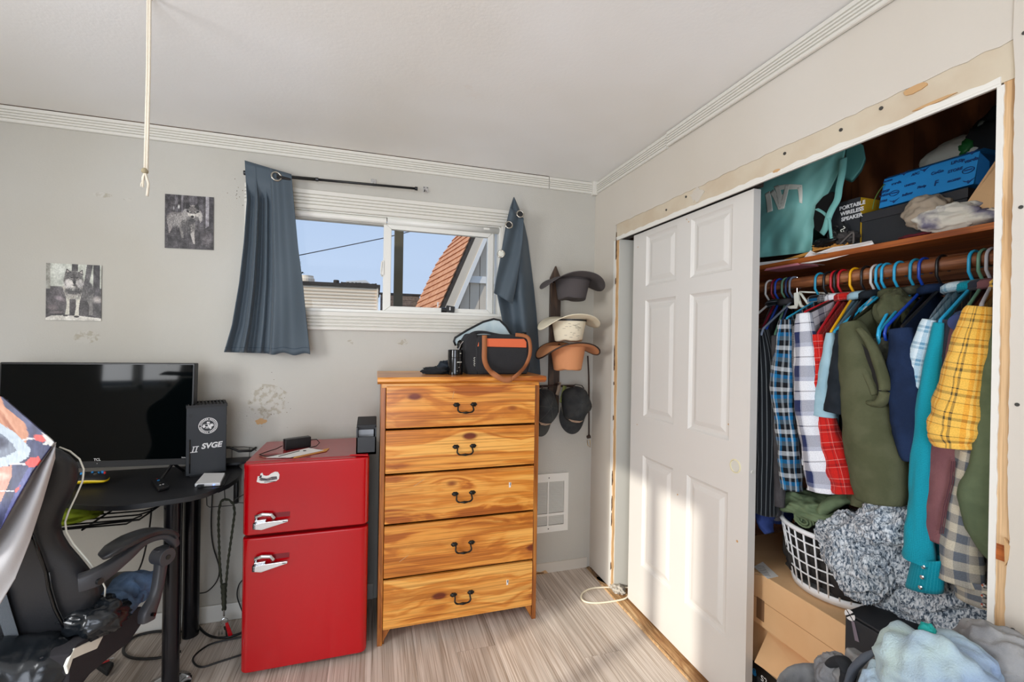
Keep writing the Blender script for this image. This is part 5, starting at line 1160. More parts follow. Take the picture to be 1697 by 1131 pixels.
# hidden left arm, gas lift and star base keep it a chair from other sides
lft = G().obox((-2.72, -.70, .66), .06, .30, .03).obj('arm_pad', M['leather'], ch, bevel=.01); G().obox((-2.72, -.66, .55), .03, .05, .2).obj('arm_support', M['armp'], ch, bevel=.006)
G().cyl((-2.42, -.64, .10), (-2.42, -.64, .40), .028, 18).obj('gas_lift', M['black'], ch)
for k in range(5):
    a = .5+k*2*math.pi/5; e_ = Vector((-2.42+.26*math.cos(a), -.64+.26*math.sin(a), .075))
    lg = G().tube([(-2.42, -.64, .11), e_], [.024, .016], 8).obj('base_leg', M['black'], ch); G().tube([e_+Vector((0, -.018, -.047)), e_+Vector((0, .018, -.047))], .027, 16).obj('caster', M['wire'], lg)
# jeans crumpled on the seat
jn = thing('jeans', (-2.24, -.66, .48), 'crumpled blue jeans lying on the chair seat behind the armrest', 'jeans')
tubecloth('leg', [U(1, -.74, 172, 1010), U(1, -.70, 195, 990), U(1, -.66, 215, 970), U(1, -.62, 250, 962)], [.04, .05, .055, .04], M['denim'], jn, seed=1, amp=.3)
tubecloth('leg', [U(1, -.76, 185, 990), U(1, -.72, 200, 1005), U(1, -.66, 222, 985), U(1, -.62, 246, 975)], [.035, .045, .045, .035], M['denim'], jn, seed=4, amp=.3)
tr_ = thing('black_trousers', (-2.27, -.74, .46), 'shiny black garment bunched on the seat corner', 'clothing')
lump('cloth', U(1, -.80, 162, 1022), (.075, .07, .05), M['leatherg'], tr_, amp=.35, seed=6)
# printed towel over the headrest
tw = thing('printed_towel', (-2.3, -1.0, 1.2), 'printed towel with navy, peach and red pattern over the chair back', 'towel')
hgt, wdt = 150, 90
TLq, TRq = (-90, 560), (94, 735)
def tw_uv(px, py): # the printed face: u across (left to right edge), v down
    return None
im = raster(200, 240, (44, 50, 92))
r_noise(im, 46, 10, 16, 1.7)
def fx(px, py): return ((px+60)/155, (py-600)/420)
def P2(*q): return [fx(*a) for a in q]
r_poly(im, P2((-60, 600), (0, 650), (10, 675), (42, 700), (50, 720), (45, 735), (25, 730), (0, 700), (-60, 640)), (206, 140, 104))
r_ell(im, *fx(8, 690), .22, .035, (222, 160, 126), rot=.5, soft=.8); r_ell(im, *fx(20, 712), .2, .02, (176, 104, 70), rot=.5, soft=.8)
r_poly(im, P2((-60, 690), (0, 700), (30, 720), (53, 745), (50, 758), (30, 770), (0, 775), (-60, 785)), (192, 204, 214))
r_poly(im, P2((-60, 712), (-5, 712), (22, 735), (30, 748), (10, 758), (-60, 765)), (104, 112, 130), .8); r_ell(im, *fx(0, 735), .12, .03, (60, 62, 84), soft=.8)
r_poly(im, P2((-60, 790), (0, 775), (22, 772), (22, 790), (12, 815), (0, 840), (-60, 850)), (214, 150, 128)); r_ell(im, *fx(6, 790), .1, .02, (232, 184, 164), soft=.8)
r_poly(im, P2((40, 728), (60, 725), (60, 728), (40, 731)), (230, 230, 230)); r_poly(im, P2((20, 769), (45, 768), (45, 771), (20, 772)), (230, 230, 230)); r_poly(im, P2((-60, 812), (26, 813), (26, 816), (-60, 815)), (230, 230, 230))
r_poly(im, P2((0, 880), (30, 810), (50, 775), (56, 778), (30, 840), (8, 880)), (88, 92, 160), .8)
r_poly(im, P2((58, 722), (72, 720), (79, 731), (72, 734), (60, 730)), (224, 74, 66)); r_poly(im, P2((70, 716), (90, 728), (92, 740), (72, 738), (79, 731)), (214, 212, 206))
r_poly(im, P2((43, 768), (52, 760), (66, 758), (70, 766), (62, 774), (50, 775)), (226, 70, 62)); r_poly(im, P2((27, 812), (36, 805), (34, 812), (28, 818)), (222, 80, 70))
r_noise(im, 22, 60, 60, 4.7)
im *= .82
# geometry: edge outline of printed face. left outside the frame
def toL(v): return lerp_list([(-330, 600), (-330, 720), (-330, 850), (-330, 930), (-330, 980)], v)
def toR(v): return lerp_list([(5, 658), (92, 733), (56, 782), (28, 830), (0, 880), (-20, 920)], v)
def towf(u, v):
    l, r_ = toL(v), toR(v); px, py = l[0]+(r_[0]-l[0])*u, l[1]+(r_[1]-l[1])*u
    d = -1.04-.05*math.sin(v*2.5)-.02*math.sin(u*5+v*4)
    return U(1, d, px, py)
# colour lookup by the same parametrisation
gw, gh = 300, 220; g = G().grid(towf, gw-1, gh-1); o = g.obj('printed_face', M['print'], tw, smooth=True, fix=False)
col = np.ones((gh*gw, 4)); H_, W_, _ = im.shape
for j in range(gh):
    for i in range(gw):
        u, v = i/(gw-1), j/(gh-1); l, r_ = toL(v), toR(v); a, b = fx(l[0]+(r_[0]-l[0])*u, l[1]+(r_[1]-l[1])*u)
        a = abs(a); a = a if a < 1 else 2-a; c = np.clip(im[int(min(max(b, 0), .999)*H_), int(min(max(a, 0), .999)*W_)], 0, 255)/255
        col[j*gw+i, :3] = np.where(c <= .04045, c/12.92, ((c+.055)/1.055)**2.4)
o.data.color_attributes.new('Print', 'FLOAT_COLOR', 'POINT').data.foreach_set('color', col.ravel())
o.modifiers.new('solid', 'SOLIDIFY').thickness = .004
# plain white reverse hanging below, turned over
def revf(u, v):
    a = lerp_list([(92, 733), (56, 782), (28, 830), (0, 880), (-60, 960)], v); b = lerp_list([(90, 745), (90, 760), (70, 830), (48, 900), (25, 960), (-5, 1010)], v)
    px, py = a[0]+(b[0]-a[0])*u, a[1]+(b[1]-a[1])*u
    return U(1, -1.035-.02*math.sin(v*2.5)+.015*math.sin(u*6+v*2), px, py)
G().grid(revf, 30, 50).obj('plain_reverse', mat('towel_white', (186, 184, 184), .85, bump=.1, bscale=300), tw, smooth=True, solid=.004)
def topf(u, v): # over the headrest to the front
    return Vector((-2.66+.34*u, -1.04+.16*v, 1.232+.02*math.sin(v*3.1)-.012*u))
G().grid(topf, 16, 10).obj('top_fold', mat('towel_navy', (60, 64, 100), .85), tw, smooth=True, solid=.004)

# ================================================================== on the dresser
DT = 1.2405
bg_ = thing('lunch_bag', (-.68, -.22, DT), 'black insulated bag with orange band, tan straps and open lid on dresser', 'bag')
by_ = -.30
fr_ = [U(1, by_, *q) for q in ((792, 558), (800, 555), (873, 555), (878, 562), (879, 605), (874, 621), (795, 623), (788, 612), (788, 570))]
G().hull3(fr_, (0, .17, 0)).obj('body', M['canvas'], bg_, bevel=.012, seg=3)
G().hull3([U(1, -.292, *q) for q in ((770, 566), (778, 553), (792, 553), (794, 623), (775, 622), (769, 600))], (0, .15, 0)).obj('side_pocket', M['canvas'], bg_, bevel=.012, seg=3)
G().hull3([U(1, -.302, *q) for q in ((793, 560), (799, 557), (800, 620), (792, 619))], (0, -.008, 0)).obj('front_edge', M['canvas'], bg_, bevel=.002)
G().hull3([U(1, -.302, *q) for q in ((797, 575), (873, 577), (873, 619), (797, 619))], (0, -.007, 0)).obj('front_pocket', M['canvas'], bg_, bevel=.003)
G().hull3([U(1, -.303, *q) for q in ((798, 561), (868, 562), (872, 567), (872, 576.5), (791, 574.5), (793, 567))], (0, -.006, 0)).obj('orange_band', M['orange'], bg_, bevel=.002)
def ribbon(name, pts, w, m_, parent, th=.0025, wd=None):
    """flat strap through pts = (px,py,y); w in metres"""
    C = [U(1, y, px, py) for px, py, y in pts]; Q = []
    for i in range(len(C)-1):
        for s_ in range(6):
            t = s_/6; p0, p1, p2, p3 = C[max(i-1, 0)], C[i], C[i+1], C[min(i+2, len(C)-1)]
            Q.append(.5*((2*p1)+(-p0+p2)*t+(2*p0-5*p1+4*p2-p3)*t*t+(-p0+3*p1-3*p2+p3)*t**3))
    Q.append(C[-1])
    def fn(u, v):
        i = min(int(u*(len(Q)-1)+.5), len(Q)-1); T = (Q[min(i+1, len(Q)-1)]-Q[max(i-1, 0)]).normalized(); sd = T.cross(Vector(wd or (0, -1, 0))).normalized()
        return Q[i]+sd*(w*(v-.5))
    return G().grid(fn, len(Q)-1, 2).obj(name, m_, parent, smooth=True, solid=th)
ribbon('strap', [(803, 556, -.312), (803, 575, -.316), (803, 596, -.322), (808, 610, -.36), (818, 620, -.445), (835, 630, -.458), (848, 629, -.458)], .026, M['strap'], bg_)
ribbon('strap', [(848, 629, -.458), (860, 619, -.44), (871, 606, -.33), (878, 588, -.318), (878, 568, -.316), (872, 558, -.31), (854, 555, -.305)], .019, M['strap'], bg_)
ly = -.165
lid = [U(1, ly, *q) for q in ((755, 573), (752, 566), (754, 560), (775, 547), (800, 534), (818, 529), (828, 531), (838, 541), (846, 553), (850, 560), (800, 566), (770, 572))]
G().hull3(lid, (0, .018, .0)).obj('lid_liner', M['liner'], bg_, bevel=.003)
G().tube([p+Vector((0, -.002, 0)) for p in lid[:10]], .0055, 8).obj('lid_binding', M['wire'], bg_, smooth=True)
tubecloth('rim', [U(1, -.27, *q) for q in ((772, 562), (782, 554), (800, 551), (830, 556), (860, 556), (872, 552))], [.008, .012, .010, .008, .008, .006], M['canvas'], bg_, amp=.3, seed=3)
lump('buckle', U(1, -.27, 762, 572), (.012, .01, .02), M['iron'], bg_, amp=.8, fr=5, seed=1, nu=20, nv=14)
G().tube([U(1, -.28, 760, 580), U(1, -.28, 764, 570), U(1, -.28, 768, 566)], .003, 6).obj('clip', M['chrome'], bg_); lump('buckle', U(1, -.28, 868, 553), (.014, .008, .006), M['iron'], bg_, amp=.8, fr=5, seed=4, nu=20, nv=14)
for k in range(9):
    a = U(1, -.314, 786.5-(k % 2)*.8, 593+k*1.7); G().obox(a, .0042 if k % 3 else .0075, .001, .0022).obj('lettering', M['ivory'], bg_)
cn = thing('can', (-.922, -.33, DT), 'glossy black cylindrical tin standing left of the black bag', 'tin')
cb_ = U(2, DT, 756.5, 622); cc_ = Vector((cb_.x, cb_.y+.04, DT)); 
G().lathe([(.036, 0), (.038, .002), (.038, .085), (.0372, .086), (.0372, .087), (.038, .088), (.038, .123), (.036, .125), (.034, .123), (0, .123)], cc_, 32).obj('body', M['blackg'], cn, smooth=False, bevel=.0005)
def onc(a0, z, w, h, name, m_):
    g = G(); n = 4; g.grid(lambda u, v: (cc_.x+.0384*math.sin(a0+(u-.5)*w), cc_.y-.0384*math.cos(a0+(u-.5)*w), DT+z+(v-.5)*h), n, 1); return g.obj(name, m_, cn)
onc(.55, .108, .25, .004, 'print', M['ivory']); onc(.42, .064, .75, .004, 'print', M['ivory']); onc(.55, .055, .3, .002, 'print', M['nail']); onc(.35, .038, .2, .0012, 'print', M['ivory']); onc(.1, .02, .12, .002, 'print', M['ivory']); onc(.5, .02, .3, .0015, 'print', M['nail'])
ck = thing('black_cloth', (-1.0, -.24, DT), 'dark crumpled cloth lying behind the tin on the dresser', 'cloth')
lump('cloth', (-1.005, -.235, DT+.014), (.075, .05, .022), mat('black_cloth', (26, 30, 34), .9), ck, amp=.5, seed=8, flatb=DT+.001)
lump('cloth', (-.96, -.22, DT+.03), (.045, .045, .034), mat('navy_cloth', (24, 34, 44), .8), ck, amp=.4, seed=3, flatb=DT+.001)

# ================================================================== hat rack
rk = thing('hat_rack', (-.27, 0, 1.15), 'dark wood rack board with pointed top and pegs for hats', 'hat rack')
G().prism([(-.302, .98), (-.302, 1.80), (-.268, 1.875), (-.234, 1.80), (-.234, .98)], 1, -.022, -.001).obj('board', M['rack'], rk, bevel=.002)
for z in (1.765, 1.535, 1.385, 1.15):
    G().tube([(-.262, -.02, z), (-.262, -.075, z+.012)], .007, 10).obj('peg', M['brown'], rk)
G().tube([(-.40, -.035, 1.145), (-.14, -.035, 1.145)], .007, 10).obj('cross_peg', M['brown'], rk)
for x_ in (-.388, -.188): G().tube([(x_, -.035, 1.145), (x_, -.135, 1.152)], .006, 8).obj('peg', M['brown'], rk)
for z in (1.775, 1.545): G().lathe([(.008, 0), (.006, .004), (0, .005)], (-.285, -.022, z), 12, Matrix.Rotation(math.pi/2, 3, 'X')).obj('knob', M['chrome'], rk)
def hat(name, label, c, brx, bry, crx, cry, h, curl, m_, m_in=None, lift=.02, band=None, edge=None, tilt=0, seed=0, crease=.02, taper=.78, ncurl=2.2, droopL=1.0):
    t = thing(name, tuple(c), label, 'hat'); c = Vector(c)
    Mr = Matrix.Rotation(tilt, 3, 'Y')
    def brim(u, v, off=0):
        a = 2*math.pi*u; r = v
        x = (crx+(brx-crx)*r)*math.cos(a); y = (cry+(bry-cry)*r)*math.sin(a)
        side = abs(math.cos(a))**ncurl
        z = -curl*side*r**1.4*(droopL if math.cos(a) < 0 else 1)+lift*(1-side)*r
        x *= 1-.10*side*r
        return c+Mr @ Vector((x, y, z+off))
    G().grid(brim, 72, 10, cu=True).obj('brim', m_, t, smooth=True, solid=.004)
    def crown(u, v):
        a = 2*math.pi*u
        if v < .62: k = v/.62; s_ = 1-(1-taper)*k; z = -h*k
        elif v < .72: k = (v-.62)/.10; s_ = taper*(1-.12*k); z = -h-.006*k
        else: k = (v-.72)/.28; s_ = taper*.88*(1-k); z = -h-.006
        x, y = crx*s_*math.cos(a), cry*s_*math.sin(a)
        if v > .6: z += crease*math.exp(-(x/.022)**2)*min(1, (v-.6)/.15)+.010*math.exp(-((y+cry*.5)/.03)**2-((abs(x)-crx*.45)/.02)**2)
        return c+Mr @ Vector((x, y, z))
    G().grid(crown, 56, 30, cu=True).obj('crown', m_in or m_, t, smooth=True)
    if band: G().grid(lambda u, v: c+Mr @ Vector((crx*1.012*math.cos(2*math.pi*u), cry*1.012*math.sin(2*math.pi*u), -.004-.010*v)), 48, 1, cu=True).obj('band', band, t, solid=.002)
    if edge: G().tube([brim(k/72, 1) for k in range(72)], .0042, 6, closed=True).obj('edge_binding', edge, t, smooth=True)
    return t
hat('cowboy_hat', 'charcoal felt cowboy hat on the top peg, crown down', (-.238, -.195, 1.775), .205, .165, .100, .105, .118, .055, M['felt'], band=mat('dark_band', (52, 46, 46), .8), tilt=.03, crease=.012, droopL=1.3)
hat('cowboy_hat', 'cream straw cowboy hat on the middle peg with black cord band', (-.255, -.19, 1.545), .195, .165, .098, .105, .125, .045, M['cream'], band=M['wire'], tilt=.0, crease=.008, droopL=1.5)
hat('cowboy_hat', 'tan leather-look cowboy hat with dark brown brim edge, lowest of three', (-.258, -.19, 1.390), .200, .165, .100, .105, .135, .048, M['tanstraw'], edge=M['brown'], tilt=.0, crease=.02, droopL=1.5)
# print on cream hat crown
hs = [o for o in bpy.data.objects if o.name == 'cowboy_hat.001'][0]
rr = random.Random(6)
for k in range(22):
    a = rr.uniform(-.75, .55); z = rr.uniform(-.03, -.11); s_ = 1-.22*(-z)/.125
    p = Vector((-.255+.0995*s_*math.sin(a), -.19-.1065*s_*math.cos(a), 1.545+z)); G().obox(p, rr.uniform(.006, .018), .001, .0012, Matrix.Rotation(a, 3, 'Z')).obj('print', M['brown'], hs)
# caps hung by their straps, bills down
def cap(name, label, c, fwd, up, m_, bill_m, R=.092, emb=None, seed=0, strap=True):
    t = thing(name, tuple(c), label, 'cap'); c = Vector(c); F = Vector(fwd).normalized(); Uu = Vector(up); Uu = (Uu-F*Uu.dot(F)).normalized(); S = F.cross(Uu)
    def dome(u, v):
        a = 2*math.pi*u; th = v*math.pi/2
        f_ = math.cos(a)*math.sin(th)*R*1.12; s_ = math.sin(a)*math.sin(th)*R*.92; z = math.cos(th)*R*1.12
        n = noise.noise(Vector((math.cos(a)*1.5*math.sin(th)+seed, math.sin(a)*1.5*math.sin(th), z*12)))
        k = 1+.16*n
        # front panel stands flatter
        if math.cos(a) > 0: z += .012*math.cos(a)*math.sin(th)
        return c+(F*f_+S*s_+Uu*z)*k
    d = G().grid(dome, 48, 18, cu=True).obj('crown', m_, t, smooth=True, solid=.002)
    def bill(u, v):
        a = (u-.5)*2; hw = R*.86; s_ = hw*math.sin(a*1.35)*(1-.05*v); f_ = R*1.12*math.cos(a*1.25)*.98+v*.072*(1-.25*a*a)
        z = -.030*(s_/hw)**2*(.4+.6*v)+.006-.004*v
        return c+F*f_+S*s_+Uu*z
    G().grid(bill, 24, 10).obj('bill', bill_m, t, smooth=True, solid=.0035)
    for k in range(6):
        a = k*math.pi/3+.52; G().tube([dome(a/(2*math.pi), v/8)+(dome(a/(2*math.pi), v/8)-c).normalized()*.0015 for v in range(9)], .0012, 5).obj('seam', bill_m, t)
    G().lathe([(.005, 0), (.003, .003), (0, .004)], c+Uu*R*1.14*(1+.16*noise.noise(Vector((seed, 0, R*1.12*12)))), 10).obj('button', m_, t)
    if strap:
        G().tube([c-F*R*1.02+S*.038+Uu*.002, c-F*R*1.16+S*.02+Uu*.006, c-F*R*1.17-S*.02+Uu*.006, c-F*R*1.02-S*.038+Uu*.002], .006, 8, flat=.4).obj('strap', bill_m, t)
    if emb:
        pts = [dome((x-.0)/(2*math.pi) % 1, v) for x, v in emb]; ce = sum((Vector(p) for p in pts), Vector())/len(pts); off = (ce-c).normalized()*.004
        G().hull3([Vector(p)+off*1.2 for p in pts], off*.5).obj('badge', M['tanpatch'], t)
    return t
M['tanpatch'] = mat('tan_patch', (176, 150, 128), .8)
emb = [(-.55, .74), (-.3, .66), (.0, .64), (.3, .66), (.55, .74), (.3, .76), (0, .75), (-.3, .76)]
cap('baseball_cap', 'faded black cap with tan front patch hanging rightmost by its strap', (-.165, -.105, 1.045), (-.22, -.12, -1), (-.05, -1, .3), M['capblack'], M['capblack'], R=.098, emb=emb, seed=1)
cap('baseball_cap', 'black and grey cap hanging just beside the dresser edge', (-.375, -.115, 1.035), (-.15, -.12, -1), (.1, -1, .3), M['capblack'], M['capgrey'], R=.09, emb=emb, seed=4)
cp3 = thing('cap_strap', (-.27, -.04, 1.13), 'olive and tan cap strap showing between the two black caps', 'strap')
ribbon('strap', [(936, 640, -.05), (933, 655, -.06), (930, 668, -.07)], .024, mat('olive_strap', (124, 132, 70), .8), cp3)
ribbon('strap', [(927, 634, -.045), (926, 645, -.055), (923, 655, -.06)], .022, mat('tan_web', (150, 130, 110), .8), cp3)
bt = thing('belt', (-.085, -.12, 1.3), 'narrow dark leather belt with brass buckle hanging right of the caps', 'belt')
ribbon('strap', [(974, 590, -.10), (975.5, 620, -.10), (976, 650, -.06), (976, 680, -.05), (976, 700, -.06), (976, 722, -.07)], .010, M['brown'], bt)
G().tube([U(1, -.075, 973, 725), U(1, -.075, 978, 724)], .010, 10).obj('keeper', M['brown'], bt)
G().tube([U(1, -.075, *q) for q in ((973, 730), (974, 738), (978, 742), (978, 733), (978, 730))], .002, 6, closed=True).obj('buckle', mat('brass', (206, 168, 90), .3, metal=1), bt, smooth=True)

# ================================================================== closet: shelf, rod, cleat
cs_ = thing('closet_shelf', (.46, -1.0, 1.75), 'orange-brown wooden closet shelf carrying bags and boxes', 'shelf')
G().box(.30, .629, -2.04, -.065, 1.745, 1.765).obj('board', M['shelf'], cs_, bevel=.002)
G().box(.605, .629, -2.04, -.065, 1.655, 1.744).obj('back_cleat', M['rod'], cs_)
G().box(.32, .604, -2.044, -2.025, 1.66, 1.744).obj('side_cleat', M['rod'], cs_)
rd = thing('closet_rod', (.33, -1.0, 1.67), 'round wooden closet rod holding the coloured hangers', 'clothes rod')
G().tube([(.33, -2.024, 1.671), (.33, -.062, 1.671)], .0215, 20).obj('pole', M['rod'], rd, smooth=True)
G().lathe([(.035, 0), (.035, .012), (.03, .014)], (.33, -2.024, 1.671), 20, Matrix.Rotation(-math.pi/2, 3, 'X')).obj('socket', M['rod'], rd)
# wooden back behind the clothes
for k in range(5): 
    G().box(.622, .630, -2.045+.4*k+.002, -2.045+.4*(k+1)-.002, 0, 1.654).obj('wood_panel', M['rod'], cl)

# ---- things on the shelf
ST = 1.7655
def X3(px, py, x=.32): return U(0, x, px, py)
tb = thing('teal_tote_bag', (.42, -1.05, ST), 'teal tote bag with upside-down white letters at the left end of shelf', 'bag')
bagL = [(1230, 310), (1236, 340), (1240, 380), (1243, 432)]; 
# main body: bulging sheet with side and back
def tbf(u, v):
    l = lerp_list([(1240, 300), (1245, 340), (1248, 380), (1252, 428)], v); r_ = lerp_list([(1404, 232), (1396, 275), (1368, 330), (1348, 380), (1345, 418)], v)
    px, py = l[0]+(r_[0]-l[0])*u, l[1]+(r_[1]-l[1])*u
    x = .335-.045*math.sin(math.pi*min(1, u*1.1))*math.sin(math.pi*min(1, v*.9+.15))+.012*noise.noise(Vector((u*5, v*5, 1)))+.012*abs(noise.noise(Vector((u*3+v*3, v*2, 7))))
    if v > .9: x += .0
    return U(0, x+.02, px, py)
G().grid(tbf, 48, 48).obj('front', M['teal'], tb, smooth=True, solid=.003)
rgt = lambda v: tbf(1, v)
def side(u, v):
    p = tbf(1, v); q = Vector((.60, p.y+.02+.05*u, p.z)); return p.lerp(q, u)+Vector((0, .01*math.sin(u*9+v*5), 0))
# flaring handle loop / upper gusset to the right
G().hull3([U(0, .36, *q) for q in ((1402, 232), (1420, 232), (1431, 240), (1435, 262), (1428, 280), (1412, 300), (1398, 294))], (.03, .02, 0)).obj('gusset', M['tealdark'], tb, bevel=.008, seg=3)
def loopf(pts, w): return ribbon2('handle', pts, w)
def ribbonX(name, pts, w, m_, parent, th=.003):
    C = [U(0, x, px, py) for px, py, x in pts]; Q = []
    for i in range(len(C)-1):
        for s_ in range(6):
            t = s_/6; p0, p1, p2, p3 = C[max(i-1, 0)], C[i], C[i+1], C[min(i+2, len(C)-1)]
            Q.append(.5*((2*p1)+(-p0+p2)*t+(2*p0-5*p1+4*p2-p3)*t*t+(-p0+3*p1-3*p2+p3)*t**3))
    Q.append(C[-1])
    def fn(u, v):
        i = min(int(u*(len(Q)-1)+.5), len(Q)-1); T = (Q[min(i+1, len(Q)-1)]-Q[max(i-1, 0)]).normalized(); sd = T.cross(Vector((-.9, -.4, 0))).normalized(); return Q[i]+sd*(w*(v-.5))
    return G().grid(fn, len(Q)-1, 2).obj(name, m_, parent, smooth=True, solid=th)
ribbonX('handle', [(1398, 262, .325), (1396, 285, .315), (1391, 310, .31), (1388, 330, .305), (1380, 345, .305), (1374, 358, .305), (1368, 378, .31), (1362, 388, .32)], .022, M['teal'], tb)
ribbonX('handle', [(1378, 396, .32), (1376, 380, .31), (1374, 364, .305), (1368, 356, .31), (1360, 350, .315), (1352, 346, .32)], .010, M['teal'], tb)
G().hull3([U(0, .318, *q) for q in ((1348, 362), (1352, 340), (1364, 326), (1378, 318), (1386, 322), (1382, 340), (1372, 356), (1366, 372), (1358, 386), (1350, 380))], (.01, 0, 0)).obj('handle_shade', M['wire'], tb)  # black sheet painted as the shade inside the handle loop
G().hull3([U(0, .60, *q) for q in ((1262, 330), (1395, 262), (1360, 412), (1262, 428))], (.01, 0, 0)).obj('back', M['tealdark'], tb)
# upside-down letters
def lt(pts, name='letter'):
    return G().hull3([tbf(*p)+Vector((-.006, -.003, 0)) for p in pts], (.002, .001, 0)).obj(name, M['ivory'], tb)
def inv(px, py):
    # find (u,v) on the bag sheet that projects to px,py
    best = None
    u, v = .5, .5
    for k in range(40):
        l = lerp_list([(1240, 300), (1245, 340), (1248, 380), (1252, 428)], v); r_ = lerp_list([(1404, 232), (1396, 275), (1368, 330), (1348, 380), (1345, 418)], v)
        u = (px-l[0])/(r_[0]-l[0]); cy = l[1]+(r_[1]-l[1])*u; v += (py-cy)/200; v = min(max(v, 0), 1)
    return (u, v)
for L_ in ([(1268, 322), (1276, 317), (1281, 350), (1272, 353)], [(1276, 320), (1283, 314), (1295, 347), (1290, 348)], [(1283, 310), (1290, 307), (1299, 345), (1291, 348)], [(1302, 306), (1309, 306), (1300, 346), (1292, 348)], [(1290, 308), (1303, 306), (1301, 314), (1292, 316)], [(1289, 324), (1303, 322), (1303, 328), (1290, 330)],
           [(1305, 306), (1330, 307), (1329, 314), (1304, 315)], [(1322, 312), (1330, 308), (1330, 338), (1325, 336)]):
    g = G(); q = [inv(*p) for p in L_]; 
    def lf(u, v): a = [q[0][k]*(1-u)*(1-v)+q[1][k]*u*(1-v)+q[2][k]*u*v+q[3][k]*(1-u)*v for k in (0, 1)]; return tbf(*a)+Vector((-.0035, -.0015, 0))
    g.grid(lf, 8, 8).obj('letter', M['ivory'], tb, smooth=True, solid=.001)
# papers under the bag
pr_ = thing('paper_stack', (.40, -1.15, ST), 'papers and mailers with a pink sheet under the teal tote bag', 'papers')
G().hull3([X3(*q, .305) for q in ((1250, 436), (1322, 428), (1330, 436), (1262, 446))], (.12, .0, .0)).obj('sheet', M['paper'], pr_, bevel=.001)
G().hull3([X3(*q, .298) for q in ((1266, 449), (1270, 445), (1322, 436), (1326, 439))], (.1, .0, .0)).obj('sheet', mat('pink_paper', (196, 120, 130), .7), pr_)
G().hull3([X3(*q, .33) for q in ((1300, 430), (1345, 416), (1345, 421), (1300, 434))], (.1, .0, .0)).obj('mailer', M['manila'], pr_)
lt_ = thing('loose_letter', (.33, -1.28, ST), 'folded white letter lying at the shelf front by the tote bag', 'letter')
def letf(u, v):
    a = lerp_list([(1325, 436), (1343, 415), (1352, 420), (1380, 410), (1415, 405), (1445, 399)], u); b = lerp_list([(1327, 437), (1345, 436), (1370, 432), (1400, 424), (1430, 416), (1450, 407)], u)
    return U(0, .30+.015*math.sin(v*3.1)*1+.002, a[0]+(b[0]-a[0])*v, a[1]+(b[1]-a[1])*v)
G().grid(letf, 20, 6).obj('sheet', M['paper'], lt_, smooth=True, solid=.001)
G().tube([U(0, .296, 1347, 421), U(0, .296, 1372, 420)], .0007, 4).obj('text_line', M['nail'], lt_)
mn = thing('manila_envelope', (.36, -1.25, ST), 'orange manila envelopes behind the white letter', 'envelope')
for k in range(3): G().hull3([X3(*q, .335) for q in ((1346, 414-k*4), (1372, 408-k*4), (1405, 404-k*2), (1405, 406-k*2), (1374, 411-k*4), (1347, 417-k*4))], (.12, 0, 0)).obj('envelope', M['manila'], mn)
# speaker box
sb_ = thing('speaker_box', (.40, -1.35, ST), 'black and yellow box lettered portable wireless speaker', 'box')
f4 = [X3(*q, .36) for q in ((1372, 340), (1425, 328), (1426, 400), (1376, 408))]; s4 = [U(0, .36, 1425, 328), U(0, .50, 1453, 336), U(0, .50, 1453, 398), U(0, .36, 1426, 400)]
fx0, fx1 = .36, .50; y0_, y1_ = f4[1].y, f4[0].y; zt_ = (f4[0].z+f4[1].z)/2
G().box(.36, .48, y0_, y1_, ST, zt_).obj('carton', M['charbox'], sb_, bevel=.001)
G().box(.365, .56, y0_-.0015, y0_+.002, ST, zt_-.002).obj('yellow_side', M['gold'], sb_)
G().box(.48, .56, y0_, y1_-.03, ST, zt_-.004).obj('yellow_back', M['gold'], sb_)
c3 = X3(1407, 350, .3585)
for k, w_ in enumerate(('PORTABLE', 'WIRELESS', 'SPEAKER')):
    c = X3(1412-k*.3, 341+k*9.7, .3585); text(w_, 'lettering', M['whiteprint'], sb_, frameM(c, (0, -1, 0), (0, 0, 1)), .0195, .0004, bold=.0006)
# tangled cable pile
tc_ = thing('cable_tangle', (.33, -1.33, ST), 'tangle of black cables and small parts before the speaker box', 'cables')
rr = random.Random(11)
def tangle(name, c, r, n, rad, m_, parent, seed):
    rr = random.Random(seed); c = Vector(c); P = []
    for k in range(n): P.append(c+Vector((rr.uniform(-1, 1)*r[0], rr.uniform(-1, 1)*r[1], rr.uniform(-1, 1)*r[2])))
    Q = []
    for i in range(len(P)-1):
        for s_ in range(5):
            t = s_/5; p0, p1, p2, p3 = P[max(i-1, 0)], P[i], P[i+1], P[min(i+2, len(P)-1)]
            Q.append(.5*((2*p1)+(-p0+p2)*t+(2*p0-5*p1+4*p2-p3)*t*t+(-p0+3*p1-3*p2+p3)*t**3))
    return G().tube(Q, rad, 6).obj(name, m_, parent, smooth=True)
tangle('cable', X3(1386, 384, .325), (.012, .035, .035), 16, .0022, M['wire'], tc_, 1); tangle('cable', X3(1390, 390, .325), (.012, .03, .025), 14, .0016, M['nail'], tc_, 2); tangle('cable', X3(1399, 380, .32), (.005, .010, .016), 6, .0016, M['ivory'], tc_, 3)
lump('bundle', X3(1372, 402, .34), (.03, .055, .016), M['wire'], tc_, amp=.6, seed=3, flatb=ST+.001); lump('bundle', X3(1402, 395, .34), (.03, .035, .022), mat('grey_strap', (58, 54, 52), .8), tc_, amp=.6, seed=5, flatb=ST+.001)
ribbonX('strap', [(1392, 405, .315), (1405, 392, .312), (1414, 386, .315), (1414, 404, .32)], .006, mat('grey_strap', (92, 86, 82), .8), tc_)
